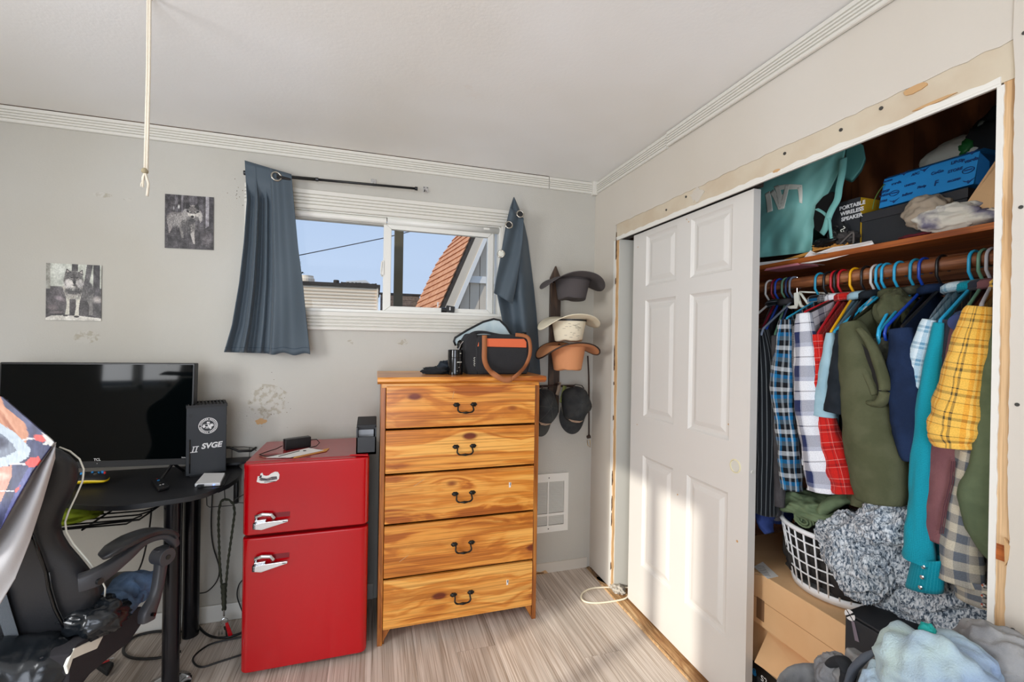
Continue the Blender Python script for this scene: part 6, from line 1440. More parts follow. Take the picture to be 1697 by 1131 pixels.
# long black box with the blue box on it
bb_ = thing('long_black_box', (.45, -1.56, ST), 'long low black box on the shelf beneath the blue box', 'box')
ya, yb = X3(1426, 380, .37).y, X3(1603, 330, .37).y; ztb = X3(1500, 335, .37).z
zl, zr_ = X3(1427, 349, .37).z, X3(1604, 320, .37).z
G().box(.37, .60, yb, ya, ST, (zl+zr_)/2).obj('carton', M['charbox'], bb_, bevel=.002)
G().box(.365, .61, yb-.004, ya+.002, (zl+zr_)/2-.03, (zl+zr_)/2+.001).obj('lid', mat('black_lid', (44, 44, 48), .6), bb_, bevel=.002)
ZB = (zl+zr_)/2+.0015
bx = thing('blue_box', (.45, -1.6, ZB), 'bright blue printed box resting on the long black box', 'box')
q4 = [X3(*q, .385) for q in ((1457.5, 347), (1465, 298), (1628, 244), (1614, 305))]
# tilted sloping front face: bottom edge near, top edge further back
bl, tl_, tr__, br = U(0, .385, 1456, 346), U(0, .40, 1465, 298), U(0, .40, 1624, 250), U(0, .385, 1613, 305)
G().hull3([bl, tl_, tr__, br], (.16, .0, .0)).obj('carton', M['bluebox'], bx, bevel=.002)
G().hull3([tl_+Vector((-.002, 0, 0)), tr__+Vector((-.002, 0, 0)), tr__+Vector((.02, 0, .012)), tl_+Vector((.02, 0, .012))], (.13, 0, 0)).obj('lid', mat('blue_lid', (32, 122, 190), .5), bx, bevel=.001)
G().hull3([U(0, .39, 1614, 303), U(0, .40, 1624, 252), U(0, .42, 1640, 268), U(0, .42, 1638, 312)], (.1, 0, 0)).obj('side_flap', mat('blue_flap', (26, 104, 170), .5), bx)
ux = (br-bl); uy = (tl_-bl)
def bpt(a, b): return bl.lerp(br, a).lerp(tl_.lerp(tr__, a), b)+Vector((-.003, 0, .0))
for (s_, a, b, sz) in (('verda', .17, .74, .016), ('UPSIP', .05, .55, .014), ('STIRE', .05, .22, .012), ('UNION', .05, .42, .012), ('inflow', .33, .24, .015), ('CoGo', .62, .70, .016), ('F', .63, .34, .03), ('ABC', .38, .86, .014), ('STORE', .80, .60, .015), ('LifeSip', .81, .86, .016), ('verda', .94, .78, .018), ('PROSPER', .81, .28, .010), ('PROSPER', .06, .90, .009), ('Fitsip', .48, .36, .014), ('UNITED', .34, .54, .011)):
    text(s_, 'print', M['blueprint'], bx, frameM(bpt(a, b), ux, uy), sz*.82, .0003, shear=.1, bold=.0004)
def bird(a, b, s_):
    c = bpt(a, b); X = ux.normalized(); Y = uy.normalized(); pts = [(-1.3, .6), (-.3, .1), (0, .3), (.3, .1), (1.5, .7), (.5, -.2), (.1, -.7), (-.2, -.2), (-.9, .1)]
    G().hull3([c+X*p[0]*s_+Y*p[1]*s_ for p in pts], (.001, 0, 0)).obj('print', M['blueprint'], bx)
for (a, b) in ((.18, .12), (.47, .92), (.95, .12), (.24, 1.0), (.93, 1.02)): bird(a, b, .011)
for (a, b) in ((.17, .40), (.93, .48)):
    c = bpt(a, b); X = ux.normalized()*.014; Y = uy.normalized()*.009; G().tube([c+X*math.cos(t*.3)+Y*math.sin(t*.3) for t in range(21)], .0011, 5, closed=True).obj('print', M['blueprint'], bx); G().hull3([c-X*.7+Y*.3, c+X*.7+Y*.3, c+X*.7-Y*.1, c-X*.7-Y*.1], (.001, 0, 0)).obj('print', M['blueprint'], bx)
gw_ = cable('green_wire', [U(0, .36, 1446, 347), U(0, .36, 1449, 332), U(0, .37, 1456, 318), U(0, .39, 1466, 305)], .0016, 'thin green wire between yellow box and blue box', m_='wire'); gw_.data.materials[0] = mat('green_wire', (90, 116, 50), .5)
# pale cap-like thing with green ornament behind the blue box, dark clothing right
wc_ = thing('white_cap', (.54, -1.64, ST), 'white rounded cap lying behind the blue box', 'cap')
lump('crown', U(0, .54, 1588, 262), (.05, .11, .065), mat('white_cloth', (200, 202, 194), .8), wc_, amp=.15, seed=2)
G().tube([U(0, .50, 1560, 276), U(0, .50, 1585, 255), U(0, .50, 1603, 240)], .0035, 6).obj('stem', M['green'], wc_, smooth=True); lump('leaf', U(0, .50, 1600, 246), (.012, .02, .025), M['green'], wc_, amp=.5, seed=2, nu=20, nv=14)
dk_ = thing('dark_garment', (.5, -1.78, ST+.12), 'black cloth heap in the top right corner of the shelf', 'clothing')
lump('cloth', U(0, .55, 1672, 240), (.07, .11, .12), mat('black_heap', (20, 24, 30), .9), dk_, amp=.35, seed=6, flatb=ST+.02)
lump('cloth', U(0, .55, 1672, 205), (.04, .06, .05), mat('pale_heap', (150, 166, 162), .9), dk_, amp=.35, seed=9)
kc = thing('khaki_cloth', (.36, -1.62, ST), 'khaki and tie-dye cloth bundle on the shelf edge', 'clothing')
lump('khaki_part', X3(1535, 352, .345), (.045, .062, .052), M['khaki'], kc, amp=.34, fr=1.8, seed=4, flatb=ST+.001, nu=64, nv=40)
lump('tiedye_part', X3(1570, 362, .335), (.045, .088, .042), M['tiedye'], kc, amp=.34, fr=1.8, seed=7, flatb=ST+.001, nu=64, nv=40)
lump('tiedye_part', X3(1625, 362, .35), (.04, .07, .022), M['tiedye'], kc, amp=.34, fr=1.8, seed=9, flatb=ST+.001)
mr = thing('maroon_cloth', (.36, -1.55, ST), 'thin maroon cloth edge poking from under the khaki bundle', 'cloth')
lump('cloth', X3(1520, 392, .335), (.03, .05, .008), M['maroonc'], mr, amp=.4, seed=3, flatb=ST+.0005)
cf = thing('cardboard_flap', (.36, -1.77, ST), 'leaning brown cardboard piece at the right end of the shelf', 'cardboard')
G().hull3([U(0, x_, *q) for q, x_ in (((1592, 351), .33), ((1637, 366), .325), ((1680, 325), .33), ((1690, 225), .40), ((1655, 258), .40))], (.006, .004, .0)).obj('sheet', M['cardb'], cf)
G().hull3([U(0, .33, *q) for q in ((1592, 351), (1637, 366), (1636, 369), (1591, 354))], (.006, 0, 0)).obj('edge', M['carddark'], cf)
lump('tape', U(0, .322, 1641, 352), (.004, .018, .010), mat('clear_tape', (226, 214, 198), .15), cf, amp=.6, seed=3, nu=16, nv=10)

# ================================================================== hangers
HC = {'white': (206, 204, 200), 'dkred': (120, 16, 40), 'blue': (22, 66, 170), 'green': (96, 140, 116), 'navy': (28, 48, 96), 'teal': (40, 150, 186), 'sky': (44, 168, 214), 'black': (26, 26, 28), 'red': (186, 30, 40), 'yellow': (240, 176, 24), 'grey': (176, 174, 178), 'steel': (120, 132, 150)}
HM = {k: mat('hanger_'+k, v, .32) for k, v in HC.items()}
def hanger(y, label, col, tip, r=.0042, xo=0.0, zr=0.0):
    """tip: world point of the front shoulder end"""
    x0 = .33+xo; zc = 1.671; zn = 1.602+zr
    t = thing('clothes_hanger', (x0, y, zn), label, 'hanger', 'plastic hangers on the closet rod')
    T = Vector(tip); d = Vector((T.x-x0, T.y-y, 0)); L = d.length; d.normalize(); drop = zn-T.z
    R_ = .0275; P = [Vector((x0, y, zn)), Vector((x0-.012, y, zn+.014)), Vector((x0-R_, y, zn+.034))]
    P += [Vector((x0-R_, y, zc-.006))]+[Vector((x0+R_*math.cos(a), y, zc+R_*math.sin(a)*.95)) for a in [math.pi*(1-k/9) for k in range(10)]]+[Vector((x0+R_, y, zc-.02))]
    G().tube(P, r, 8).obj('hook', HM[col], t, smooth=True)
    base = Vector((x0, y, zn)); P = [base-d*L*.97+Vector((0, 0, -drop-.035)), base-d*L+Vector((0, 0, -drop-.018)), base-d*L*.96+Vector((0, 0, -drop+.002)), base-d*.03+Vector((0, 0, -.012)), base+Vector((0, 0, .0)), base+d*.03+Vector((0, 0, -.012)), base+d*L*.96+Vector((0, 0, -drop+.002)), base+d*L+Vector((0, 0, -drop-.018)), base+d*L*.97+Vector((0, 0, -drop-.035)), base+d*L*.88+Vector((0, 0, -drop-.04)), base-d*L*.88+Vector((0, 0, -drop-.04))]
    G().tube(P, r*1.05, 8, closed=True).obj('shoulder_bar', HM[col], t, smooth=True)
    return t
M['dkcloth'] = mat('dark_cloth', (32, 34, 38), .95)
def gmat(n, c, c2=None, b=.25): return mat(n, c, .92, col2=c2, vscale=18, bump=b, bscale=400, spec=.2)
def stripes(n, base, line, per=.012):
    return plaid(n, base, [(0, base), (.86, line)], [(0, base)], pu=per, pv=.1)
P_ = {}
P_['pin'] = plaid('pinstripe', None, [(0, (16, 20, 24)), (.80, (120, 126, 130))], [(0, (16, 20, 24))], pu=.016, pv=.1)
P_['gry'] = gmat('charcoal_twill', (60, 58, 60), (72, 70, 72))
P_['blk'] = plaid('blue_black_check', None, [(0, (16, 20, 26)), (.3, (20, 120, 176)), (.5, (206, 212, 214)), (.6, (20, 24, 30)), (.85, (150, 156, 160))], [(0, (20, 24, 30)), (.25, (190, 196, 200)), (.45, (24, 28, 34)), (.62, (18, 112, 168)), (.8, (90, 110, 124))], pu=.055, pv=.075)
P_['her'] = plaid('herringbone', None, [(0, (60, 60, 64)), (.5, (150, 150, 152))], [(0, (60, 60, 64)), (.5, (150, 150, 152))], pu=.006, pv=.006)
P_['wht'] = plaid('white_navy_check', None, [(0, (226, 228, 234)), (.45, (190, 196, 210)), (.5, (40, 50, 92)), (.85, (226, 228, 234)), (.93, (30, 32, 40)), (.95, (226, 228, 234))], [(0, (230, 232, 236)), (.28, (40, 42, 50)), (.31, (226, 228, 234)), (.55, (34, 46, 92)), (.88, (120, 128, 158))], pu=.09, pv=.115)
P_['red'] = plaid('red_check', None, [(0, (198, 36, 30)), (.5, (170, 28, 28)), (.7, (226, 150, 140)), (.74, (196, 36, 32)), (.9, (120, 28, 32))], [(0, (204, 38, 32)), (.4, (232, 170, 160)), (.43, (196, 36, 30)), (.62, (140, 28, 30)), (.75, (200, 36, 32)), (.8, (226, 150, 140)), (.83, (196, 36, 32))], pu=.035, pv=.055)
P_['ltb'] = gmat('pale_blue_jersey', (142, 176, 190), (156, 188, 200), .1)
P_['bkt'] = gmat('black_jersey', (24, 30, 36), (34, 40, 46), .15)
P_['olv'] = gmat('olive_fleece', (76, 79, 56), (86, 88, 65), .3)
P_['cam'] = gmat('dark_camo', (40, 42, 36), (78, 78, 66), .3)
P_['nvy'] = gmat('navy_fleece', (22, 36, 62), (28, 44, 74), .3)
P_['lbp'] = plaid('sky_check', None, [(0, (200, 222, 232)), (.5, (120, 164, 190)), (.8, (224, 236, 242))], [(0, (206, 226, 236)), (.35, (90, 138, 168)), (.5, (200, 222, 232)), (.6, (120, 164, 190)), (.75, (214, 230, 238))], pu=.04, pv=.045)
P_['tea'] = plaid('teal_check', None, [(0, (10, 140, 160)), (.8, (44, 164, 182))], [(0, (10, 138, 158)), (.8, (46, 166, 184))], pu=.004, pv=.004)
P_['drk'] = plaid('dark_stripe', None, [(0, (50, 52, 62)), (.5, (84, 80, 82)), (.7, (50, 52, 62)), (.85, (176, 152, 120))], [(0, (54, 56, 66))], pu=.05, pv=.1)
P_['mar'] = gmat('faded_maroon_denim', (112, 74, 78), (124, 84, 86), .4)
P_['yel'] = plaid('yellow_check', None, [(0, (240, 190, 84)), (.22, (34, 36, 44)), (.29, (238, 180, 70)), (.36, (40, 40, 48)), (.41, (244, 196, 96)), (.7, (232, 150, 36)), (.78, (250, 206, 110)), (.86, (232, 150, 36))], [(0, (244, 194, 88)), (.3, (40, 40, 46)), (.335, (242, 190, 84)), (.5, (120, 104, 60)), (.62, (246, 198, 96)), (.86, (44, 44, 50)), (.89, (240, 186, 80))], pu=.075, pv=.06)
P_['gcr'] = plaid('grey_cream_check', None, [(0, (104, 110, 118)), (.5, (190, 182, 164)), (.9, (150, 150, 150))], [(0, (88, 94, 104)), (.5, (196, 188, 168))], pu=.05, pv=.045)
P_['grn'] = gmat('olive_twill', (84, 96, 72), (94, 106, 80), .2)
P_['wfl'] = gmat('rust_knit', (150, 70, 60))
PXM = 527.
def garment(name, label, hy, S, mk, cat='shirt', xs=.10, sleeve=None, wid=None, zb=.95, th=.028, body=True, bw=.88, seed=0, cuff=None, sl_amp=.10, zn=1.598, body_m=None, xb=.56):
    """S: photo pixel of the front shoulder tip; sleeve: further photo pixels down the sleeve; wid: px widths"""
    Sp = U(0, xs, *S); H_ = Vector((.33, hy, zn)); t = thing(name, (H_.x, H_.y, zb), label, cat)
    d = Vector((Sp.x-H_.x, Sp.y-H_.y, 0)); L = d.length; d.normalize(); nrm = Vector((-d.y, d.x, 0)); drop = max(.03, zn-Sp.z)
    m_ = P_[mk]
    if body:
        def bf(u, v):
            a = 2*math.pi*u; ca = math.cos(a); sa = math.sin(a); k = min(1, v*6); w = L*(1-(1-bw)*k) if v > 0 else L
            al = w*ca; zt_ = zn-drop*abs(al/L)**1.15-(.012 if abs(al) < .04 else 0)
            z = zt_+(zb-zt_)*v; tt = th*(.25+.75*min(1, v*3))
            off = tt*math.copysign(abs(sa)**.8, sa)+.010*math.sin(al*46+seed+v*2)*min(1, v*2.5)+.006*math.sin(al*90+seed*2+v*5)*v
            return Vector((H_.x, H_.y, 0))+d*al+nrm*off+Vector((0, 0, z))
        G().grid(bf, 64, 26, cu=True, us=4*L, vs_=zn-zb).obj('body', body_m or m_, t, smooth=True)
        # collar
        cpts = [Vector((H_.x, H_.y, zn-.004))+d*(.055*math.cos(a))+nrm*(.028*math.sin(a))+Vector((0, 0, .004*math.sin(a))) for a in [2*math.pi*k/20 for k in range(20)]]
        G().tube(cpts, .009, 6, closed=True, flat=1.6, flatdir=(0, 0, 1)).obj('collar', m_, t, smooth=True)
    if sleeve:
        pts = [U(0, xs+.0, *S)]+[U(0, (q[2] if len(q) > 2 else xs), q[0], q[1]) for q in sleeve]; rr_ = [w/2/PXM*( (pts[i]-CAM).dot(_f)/1.40) for i, w in enumerate(wid)]
        o = tubecloth('sleeve', pts, rr_, m_, t, flat=.9, fd=(1, 0, 0), n=26, amp=sl_amp, seed=seed, fr=60, vdiv=10)
    return t, Sp
GG = []
g1, s1 = garment('pinstripe_jacket', 'black pinstripe garment hanging leftmost, next to the door edge', -1.03, (1262, 548), 'pin', 'jacket', xs=.12, sleeve=[(1268, 600), (1270, 680), (1270, 760), (1268, 850)], wid=[20, 40, 42, 42, 38], zb=.72, seed=1)
g2, s2 = garment('charcoal_trousers', 'charcoal garment hanging between the pinstripe and the blue check shirt', -1.09, (1284, 556), 'gry', 'clothing', xs=.12, sleeve=[(1288, 620), (1290, 700), (1292, 780), (1292, 840)], wid=[10, 16, 18, 18, 16], zb=.75, seed=2)
g3, s3 = garment('check_shirt', 'blue, black and white check flannel shirt', -1.235, (1302, 530), 'blk', xs=.10, sleeve=[(1301, 580), (1297, 640), (1302, 700), (1308, 760), (1312, 812)], wid=[22, 30, 40, 30, 34, 32], zb=1.02, seed=3, sl_amp=.2)
g3b, s3b = garment('herringbone_shirt', 'grey herringbone shirt showing behind the blue check flannel', -1.275, (1322, 540), 'her', xs=.11, sleeve=[(1324, 600), (1326, 660)], wid=[16, 22, 18], zb=.95, seed=4)
g4, s4_ = garment('check_shirt', 'white shirt with wide navy blocks, left of the red check', -1.30, (1332, 520), 'wht', xs=.09, sleeve=[(1336, 580), (1340, 650), (1350, 730), (1360, 780), (1364, 815)], wid=[22, 36, 44, 44, 46, 42], zb=1.0, seed=5, sl_amp=.16)
g5, s5 = garment('check_shirt', 'red plaid shirt with long sleeves', -1.335, (1354, 555), 'red', xs=.10, sleeve=[(1357, 600), (1363, 660), (1376, 730), (1390, 780), (1398, 818)], wid=[18, 26, 30, 38, 44, 38], zb=1.0, seed=6, sl_amp=.2)
g6, s6 = garment('tee_shirt', 'pale blue tee with short sleeve and body beyond the red plaid', -1.385, (1376, 552), 'ltb', xs=.09, sleeve=[(1374, 600), (1369, 650), (1367, 690)], wid=[12, 24, 30, 36], zb=.98, seed=7)
g7, s7 = garment('tee_shirt', 'black tee shirt with short sleeve, left of the olive hoodie', -1.42, (1398, 548), 'bkt', xs=.085, sleeve=[(1398, 590), (1394, 640), (1390, 684)], wid=[20, 34, 40, 42], zb=.96, seed=8)
g8, s8 = garment('olive_hoodie', 'large olive green hooded sweatshirt in the middle of the rod', -1.49, (1410, 535), 'olv', 'hoodie', xs=.09, sleeve=[(1420, 580, .09), (1434, 640, .10), (1443, 710, .10), (1454, 770, .10), (1462, 828, .11)], wid=[30, 56, 74, 80, 88, 74], zb=.92, th=.05, seed=9, sl_amp=.07)
# open pocket loop of the hoodie
tubecloth('pocket_edge', [U(0, .065, *q) for q in ((1408, 560), (1425, 590), (1440, 625), (1452, 655))], [.012, .014, .016, .014], P_['olv'], g8, seed=3)
tubecloth('pocket_edge', [U(0, .055, *q) for q in ((1424, 545), (1446, 575), (1462, 620), (1467, 650), (1458, 668), (1440, 668))], [.012, .016, .018, .018, .018, .012], P_['olv'], g8, seed=5)
G().hull3([U(0, .062, *q) for q in ((1428, 570), (1445, 590), (1456, 625), (1460, 655), (1446, 664), (1432, 640), (1424, 600))], (.01, .005, 0)).obj('pocket_shade', M['wire'], g8)  # black piece put in for the shade within the pocket loop
G().tube([U(0, .058, *q) for q in ((1430, 672), (1431, 720), (1434, 790))], .0016, 5).obj('seam', mat('olive_seam', (62, 64, 42), .9), g8)
lump('hood', U(0, .24, 1486, 520), (.075, .04, .07), P_['olv'], g8, amp=.3, seed=12)
g9, s9 = garment('camouflage_jacket', 'dark camouflage garment hanging behind the olive hoodie', -1.545, (1470, 560), 'cam', 'jacket', xs=.12, sleeve=[(1474, 600), (1484, 650), (1490, 720)], wid=[34, 40, 34, 26], zb=1.0, seed=10)
g10, s10 = garment('navy_hoodie', 'navy blue sweatshirt between the olive hoodie and sky check shirt', -1.60, (1492, 545), 'nvy', 'hoodie', xs=.09, sleeve=[(1499, 600), (1503, 660), (1507, 720), (1514, 765)], wid=[30, 46, 48, 46, 30], zb=.98, th=.04, seed=11)
g11, s11 = garment('check_shirt', 'pale sky-blue check shirt, left of the teal sleeve', -1.66, (1540, 530), 'lbp', xs=.09, sleeve=[(1528, 570), (1516, 620), (1508, 680), (1508, 715), (1518, 760)], wid=[18, 26, 30, 32, 30, 12], zb=.9, seed=12)
g12, s12 = garment('teal_shirt', 'bright teal snap-cuff shirt with a long hanging sleeve', -1.695, (1556, 535), 'tea', xs=.08, sleeve=[(1546, 600), (1536, 680), (1530, 760), (1526, 840), (1524, 900), (1523, 930)], wid=[14, 24, 28, 30, 33, 38, 46], zb=.85, seed=13, sl_amp=.15)
# cuff with pearl snaps
def cuff(parent, pts, m_, x_, d_=(.02, .012, 0)):
    n = len(pts); q = [U(0, x_, *p_) for p_ in pts]
    tl_, tr_, br_, bl_ = q[0], q[2], q[-4], q[-2]
    def fn(u, v):
        a = 2*math.pi*u; w = (math.cos(a)+1)/2; top_ = tl_.lerp(tr_, w); bot = bl_.lerp(br_, w)
        return top_.lerp(bot, v)+Vector((.022-.022*(-math.sin(a)) if True else 0, .014*math.sin(a), 0))
    return G().grid(fn, 40, 6, cu=True, us=.22, vs_=.09).obj('cuff', m_, parent, smooth=True, solid=.002)
cm = plaid('teal_cuff', None, [(0, (10, 140, 160)), (.8, (50, 168, 186))], [(0, (10, 138, 158))], pu=.007, pv=.007)
cuff(g12, ((1503, 925), (1533, 922), (1557, 928), (1557, 984), (1554, 984), (1491, 974), (1491, 974), (1491, 974)), cm, .062, (.035, .02, 0))
for q in ((1531, 940), (1529, 957), (1526, 974)): G().lathe([(.0055, 0), (.005, .003), (.003, .004), (0, .004)], U(0, .058, *q), 14, Matrix.Rotation(-math.pi/2, 3, 'Y')).obj('snap', M['chrome'], g12)
g13, s13 = garment('striped_shirt', 'dark striped shirt tucked between teal sleeve and yellow check', -1.715, (1574, 530), 'drk', xs=.10, sleeve=[(1568, 590), (1560, 650), (1556, 720), (1560, 780)], wid=[20, 28, 26, 22, 16], zb=.85, seed=14)
g14, s14 = garment('maroon_jacket', 'faded maroon work jacket below the yellow check sleeve', -1.735, (1592, 528), 'mar', 'jacket', xs=.10, sleeve=[(1586, 600), (1576, 680), (1572, 760), (1565, 830), (1556, 895)], wid=[22, 36, 44, 52, 52, 46], zb=.85, seed=15)
for dx in (-3, 0, 3): G().tube([U(0, .058, *q) for q in ((1580+dx, 765), (1577+dx, 800), (1567+dx, 840), (1560+dx, 885))], .0011, 5).obj('seam', mat('maroon_seam', (84, 48, 54), .9), g14)
G().tube([U(0, .075, 1589, 535), U(0, .12, 1596, 528)], .021, 18).obj('stub', HM['navy'], g14)
g15, s15 = garment('check_shirt', 'yellow and black check short-sleeved shirt', -1.76, (1626, 508), 'yel', xs=.075, sleeve=[(1614, 560), (1604, 620), (1592, 680), (1586, 718), (1588, 742)], wid=[34, 52, 66, 76, 80, 66], zb=.95, seed=16, sl_amp=.14)
g16, s16 = garment('check_shirt', 'grey and cream check shirt with snap cuff, long sleeve at right', -1.79, (1640, 520), 'gcr', xs=.09, sleeve=[(1634, 600), (1622, 690), (1608, 780), (1598, 860), (1592, 920), (1594, 965)], wid=[22, 34, 42, 44, 46, 52, 58], zb=.85, seed=17, sl_amp=.14)
cuff(g16, ((1572, 958), (1600, 960), (1640, 968), (1640, 1014), (1640, 1014), (1574, 990), (1574, 990), (1574, 990)), P_['gcr'], .068, (.03, .02, 0))
for q in ((1632, 972), (1631, 989), (1631, 1004)): G().lathe([(.006, 0), (.005, .003), (0, .004)], U(0, .064, *q), 14, Matrix.Rotation(-math.pi/2, 3, 'Y')).obj('snap', M['chrome'], g16)
g17, s17 = garment('olive_jacket', 'olive green cotton jacket hanging rightmost beside the stud', -1.84, (1658, 540), 'grn', 'jacket', xs=.075, sleeve=[(1650, 600), (1646, 690), (1642, 770), (1630, 830), (1634, 880), (1652, 930)], wid=[20, 36, 46, 56, 64, 52, 20], zb=.75, seed=18, th=.03)
# hooks: (y, colour, tip, label)
def tipof(y, s=None): return s
HL = [(-1.007, 'white', U(0, .11, 1246, 530), 'leftmost white plastic hanger at the dark end of the rod'),
 (-1.037, 'dkred', s1, 'dark red hanger, second hook from the door'),
 (-1.055, 'blue', s1+Vector((0, -.02, 0)), 'deep blue hanger, third hook from the door'),
 (-1.088, 'green', s2, 'sage green hanger among the hooks nearest the door'),
 (-1.106, 'navy', s2+Vector((.0, -.01, 0)), 'navy hanger just left of the bare rod end'),
 (-1.124, 'steel', U(0, .10, 1262, 548), 'grey-white hanger whose long arm reaches towards the door'),
 (-1.235, 'teal', s3, 'teal hanger standing alone at the bare stretch of rod'),
 (-1.269, 'black', s3b, 'black hanger right of the lone teal hanger'),
 (-1.296, 'red', s4_, 'first bright red hanger hook'),
 (-1.309, 'black', s4_+Vector((.02, 0, 0)), 'black hanger between the two red hangers'),
 (-1.324, 'red', s5, 'second bright red hanger hook, left of the yellow'),
 (-1.366, 'yellow', s6, 'yellow hanger on the closet rod'),
 (-1.405, 'black', s7, 'black hanger right of the yellow hanger'),
 (-1.436, 'white', s7+Vector((.02, -.01, 0)), 'white hanger hook beside the sky-blue pair'),
 (-1.452, 'sky', U(0, .09, 1376, 556), 'first sky-blue hanger of the close pair, arm reaching down left'),
 (-1.470, 'sky', U(0, .09, 1380, 552), 'second sky-blue hanger of the close pair'),
 (-1.508, 'sky', U(0, .09, 1455, 548), 'sky-blue hanger above the olive hoodie'),
 (-1.553, 'teal', U(0, .09, 1456, 552), 'teal hanger just left of the royal blue hanger'),
 (-1.577, 'blue', U(0, .085, 1466, 545), 'royal blue hanger with notched arm over the olive hoodie'),
 (-1.623, 'black', s10, 'black hanger above the navy sweatshirt'),
 (-1.699, 'sky', s12, 'sky-blue hanger above the teal shirt'),
 (-1.720, 'green', s14, 'sage green hanger near the stud'),
 (-1.737, 'grey', s15, 'grey-white hanger nearest the stud'),
 ]
for y, c, tip, lb in HL: hanger(y, lb, c, tip+Vector((0, 0, .004)))
wr_ = thing('trouser_hanger', (.33, -1.14, 1.6), 'cream plastic clamp hanger with long bar at the rod end', 'hanger')
G().tube([U(0, .28, 1321, 488), U(0, .28, 1328, 508), U(0, .26, 1343, 513), U(0, .26, 1342, 505)], .006, 8).obj('bar', M['ivory'], wr_, smooth=True)
G().hull3([U(0, .27, *q) for q in ((1315, 486), (1323, 484), (1324, 498), (1320, 512), (1308, 512), (1303, 508), (1316, 506))], (.012, .004, 0)).obj('clamp', M['ivory'], wr_, bevel=.002)
G().tube([U(0, .30, 1325, 484), U(0, .33, 1350, 485), U(0, .36, 1378, 487)], .0035, 8).obj('bar', M['ivory'], wr_, smooth=True)
G().tube([U(0, .28, 1325, 484), U(0, .28, 1342, 508)], .0045, 8).obj('bar', M['ivory'], wr_, smooth=True)
G().tube([U(0, .33, 1321, 486), (.33, -1.135, 1.66), (.33, -1.135, 1.696)], .002, 6).obj('hook', M['chrome'], wr_)

# ================================================================== closet floor
def carton(name, label, x0, x1, y0, y1, z0, z1, m_, ms=None):
    t = thing(name, ((x0+x1)/2, (y0+y1)/2, z0), label, 'box'); G().box(x0, x1, y0, y1, z0, z1).obj('carton', m_, t, bevel=.003); return t
bl_ = carton('dark_box', 'black box with a blue emblem at the closet floor', .10, .58, -1.42, -.90, .004, .155, M['charbox'])
G().tube([U(0, .097, 1249+3*math.cos(k*.35), 1113+4*math.sin(k*.35)) for k in range(18)], .0015, 5, closed=True).obj('emblem', M['bluebox'], bl_)
G().lathe([(.010, 0), (.010, .001)], U(0, .0985, 1250, 1116), 14, Matrix.Rotation(-math.pi/2, 3, 'Y')).obj('emblem', M['bluebox'], bl_)
text('S2', 'lettering', M['whiteprint'], bl_, frameM(U(0, .098, 1266, 1128), (0, -1, 0), (0, 0, 1)), .03, .0004)
lb_ = carton('lower_carton', 'lower brown cardboard box with its flap tipped forward', .15, .60, -1.56, -.90, .156, .335, M['cardb'])
G().hull3([U(0, .15, 1272, 1049), U(0, .15, 1405, 1140), U(0, .06, 1392, 1200), U(0, .06, 1250, 1098)], (.004, .002, -.002)).obj('flap', M['cardb'], lb_)
ub = carton('upper_carton', 'upper brown cardboard box under the laundry basket', .12, .60, -1.515, -.90, .336, .535, M['cardb'])
G().hull3([U(2, .5355, *q) for q in ((1249, 940), (1264, 932), (1290, 956), (1272, 960))], (0, 0, .0012)).obj('shipping_label', M['paper'], ub)
lb2 = G(); 
for k in range(7):
    a = U(2, .537, 1254+k*1.6, 938+k*2.6); G().obox(a, .055, .002, .0005, Matrix.Rotation(-.5, 3, 'Z')).obj('barcode_line', M['nail'], ub)
G().box(.1185, .1195, -1.20, -1.165, .36, .44).obj('print', mat('box_print', (128, 94, 64), .8), ub)
G().box(.119, .1205, -1.515, -.90, .434, .436).obj('crease', M['carddark'], ub)
gb = thing('console_box', (.22, -1.7, .25), 'black games console carton with round cross emblems under grey blanket', 'box')
sp2 = carton('support_carton', 'brown cardboard carton beneath the black console carton', .06, .58, -1.9, -1.56, .004, .262, M['cardb'])
cL, cR_ = U(0, .05, 1401, 1006), U(0, .05, 1575, 1085)
ZC = .612
G().box(.05, .47, -1.895, cL.y, .263, ZC).obj('carton', M['charbox'], gb, bevel=.003)
G().hull3([(.052, cL.y, ZC+.004), (.052, -1.895, ZC-.0), (.47, -1.895, ZC+.004), (.47, cL.y+.01, ZC+.035)], (0, 0, .006)).obj('lid', M['charbox'], gb, bevel=.002)
def xlogo(c, ax, ay, r):
    ax, ay = Vector(ax), Vector(ay); n = ax.cross(ay); g = G()
    for s0 in range(4):
        a0 = math.radians(58+90*s0-45+7); 
    g1_ = G(); 
    # four white lens-shaped sectors leave a dark curved cross
    for a_c, hw in ((90, 36), (270, 36), (0, 40), (180, 40)):
        pts = [c+ax*(.16*r*math.cos(math.radians(a_c)))+ay*(.16*r*math.sin(math.radians(a_c)))]+[c+ax*r*math.cos(math.radians(a_c+t))+ay*r*math.sin(math.radians(a_c+t)) for t in range(-hw, hw+1, 9)]
        G().hull3(pts, n*.0008).obj('emblem', M['whiteprint'], gb)
xlogo(U(0, .0485, 1408.5, 1020)+Vector((0, 0, 0)), (0, -1, 0), (0, 0, 1), .0155)
xlogo(Vector((.11, U(2, ZC+.014, 1422, 1003).y, ZC+.032)), (0, -1, 0), (1, 0, 0), .018)
G().hull3([U(0, .0485, *q) for q in ((1411, 1030), (1416, 1031), (1424, 1065), (1417, 1062))], (-.0006, 0, 0)).obj('print', mat('grey_print', (120, 110, 122), .6), gb)
for k in range(5): G().tube([U(0, .0485, 1512+k*2, 1052+k*1.2), U(0, .0485, 1524+k*2, 1046+k*1.2)], .0006, 4).obj('print', M['nail'], gb)
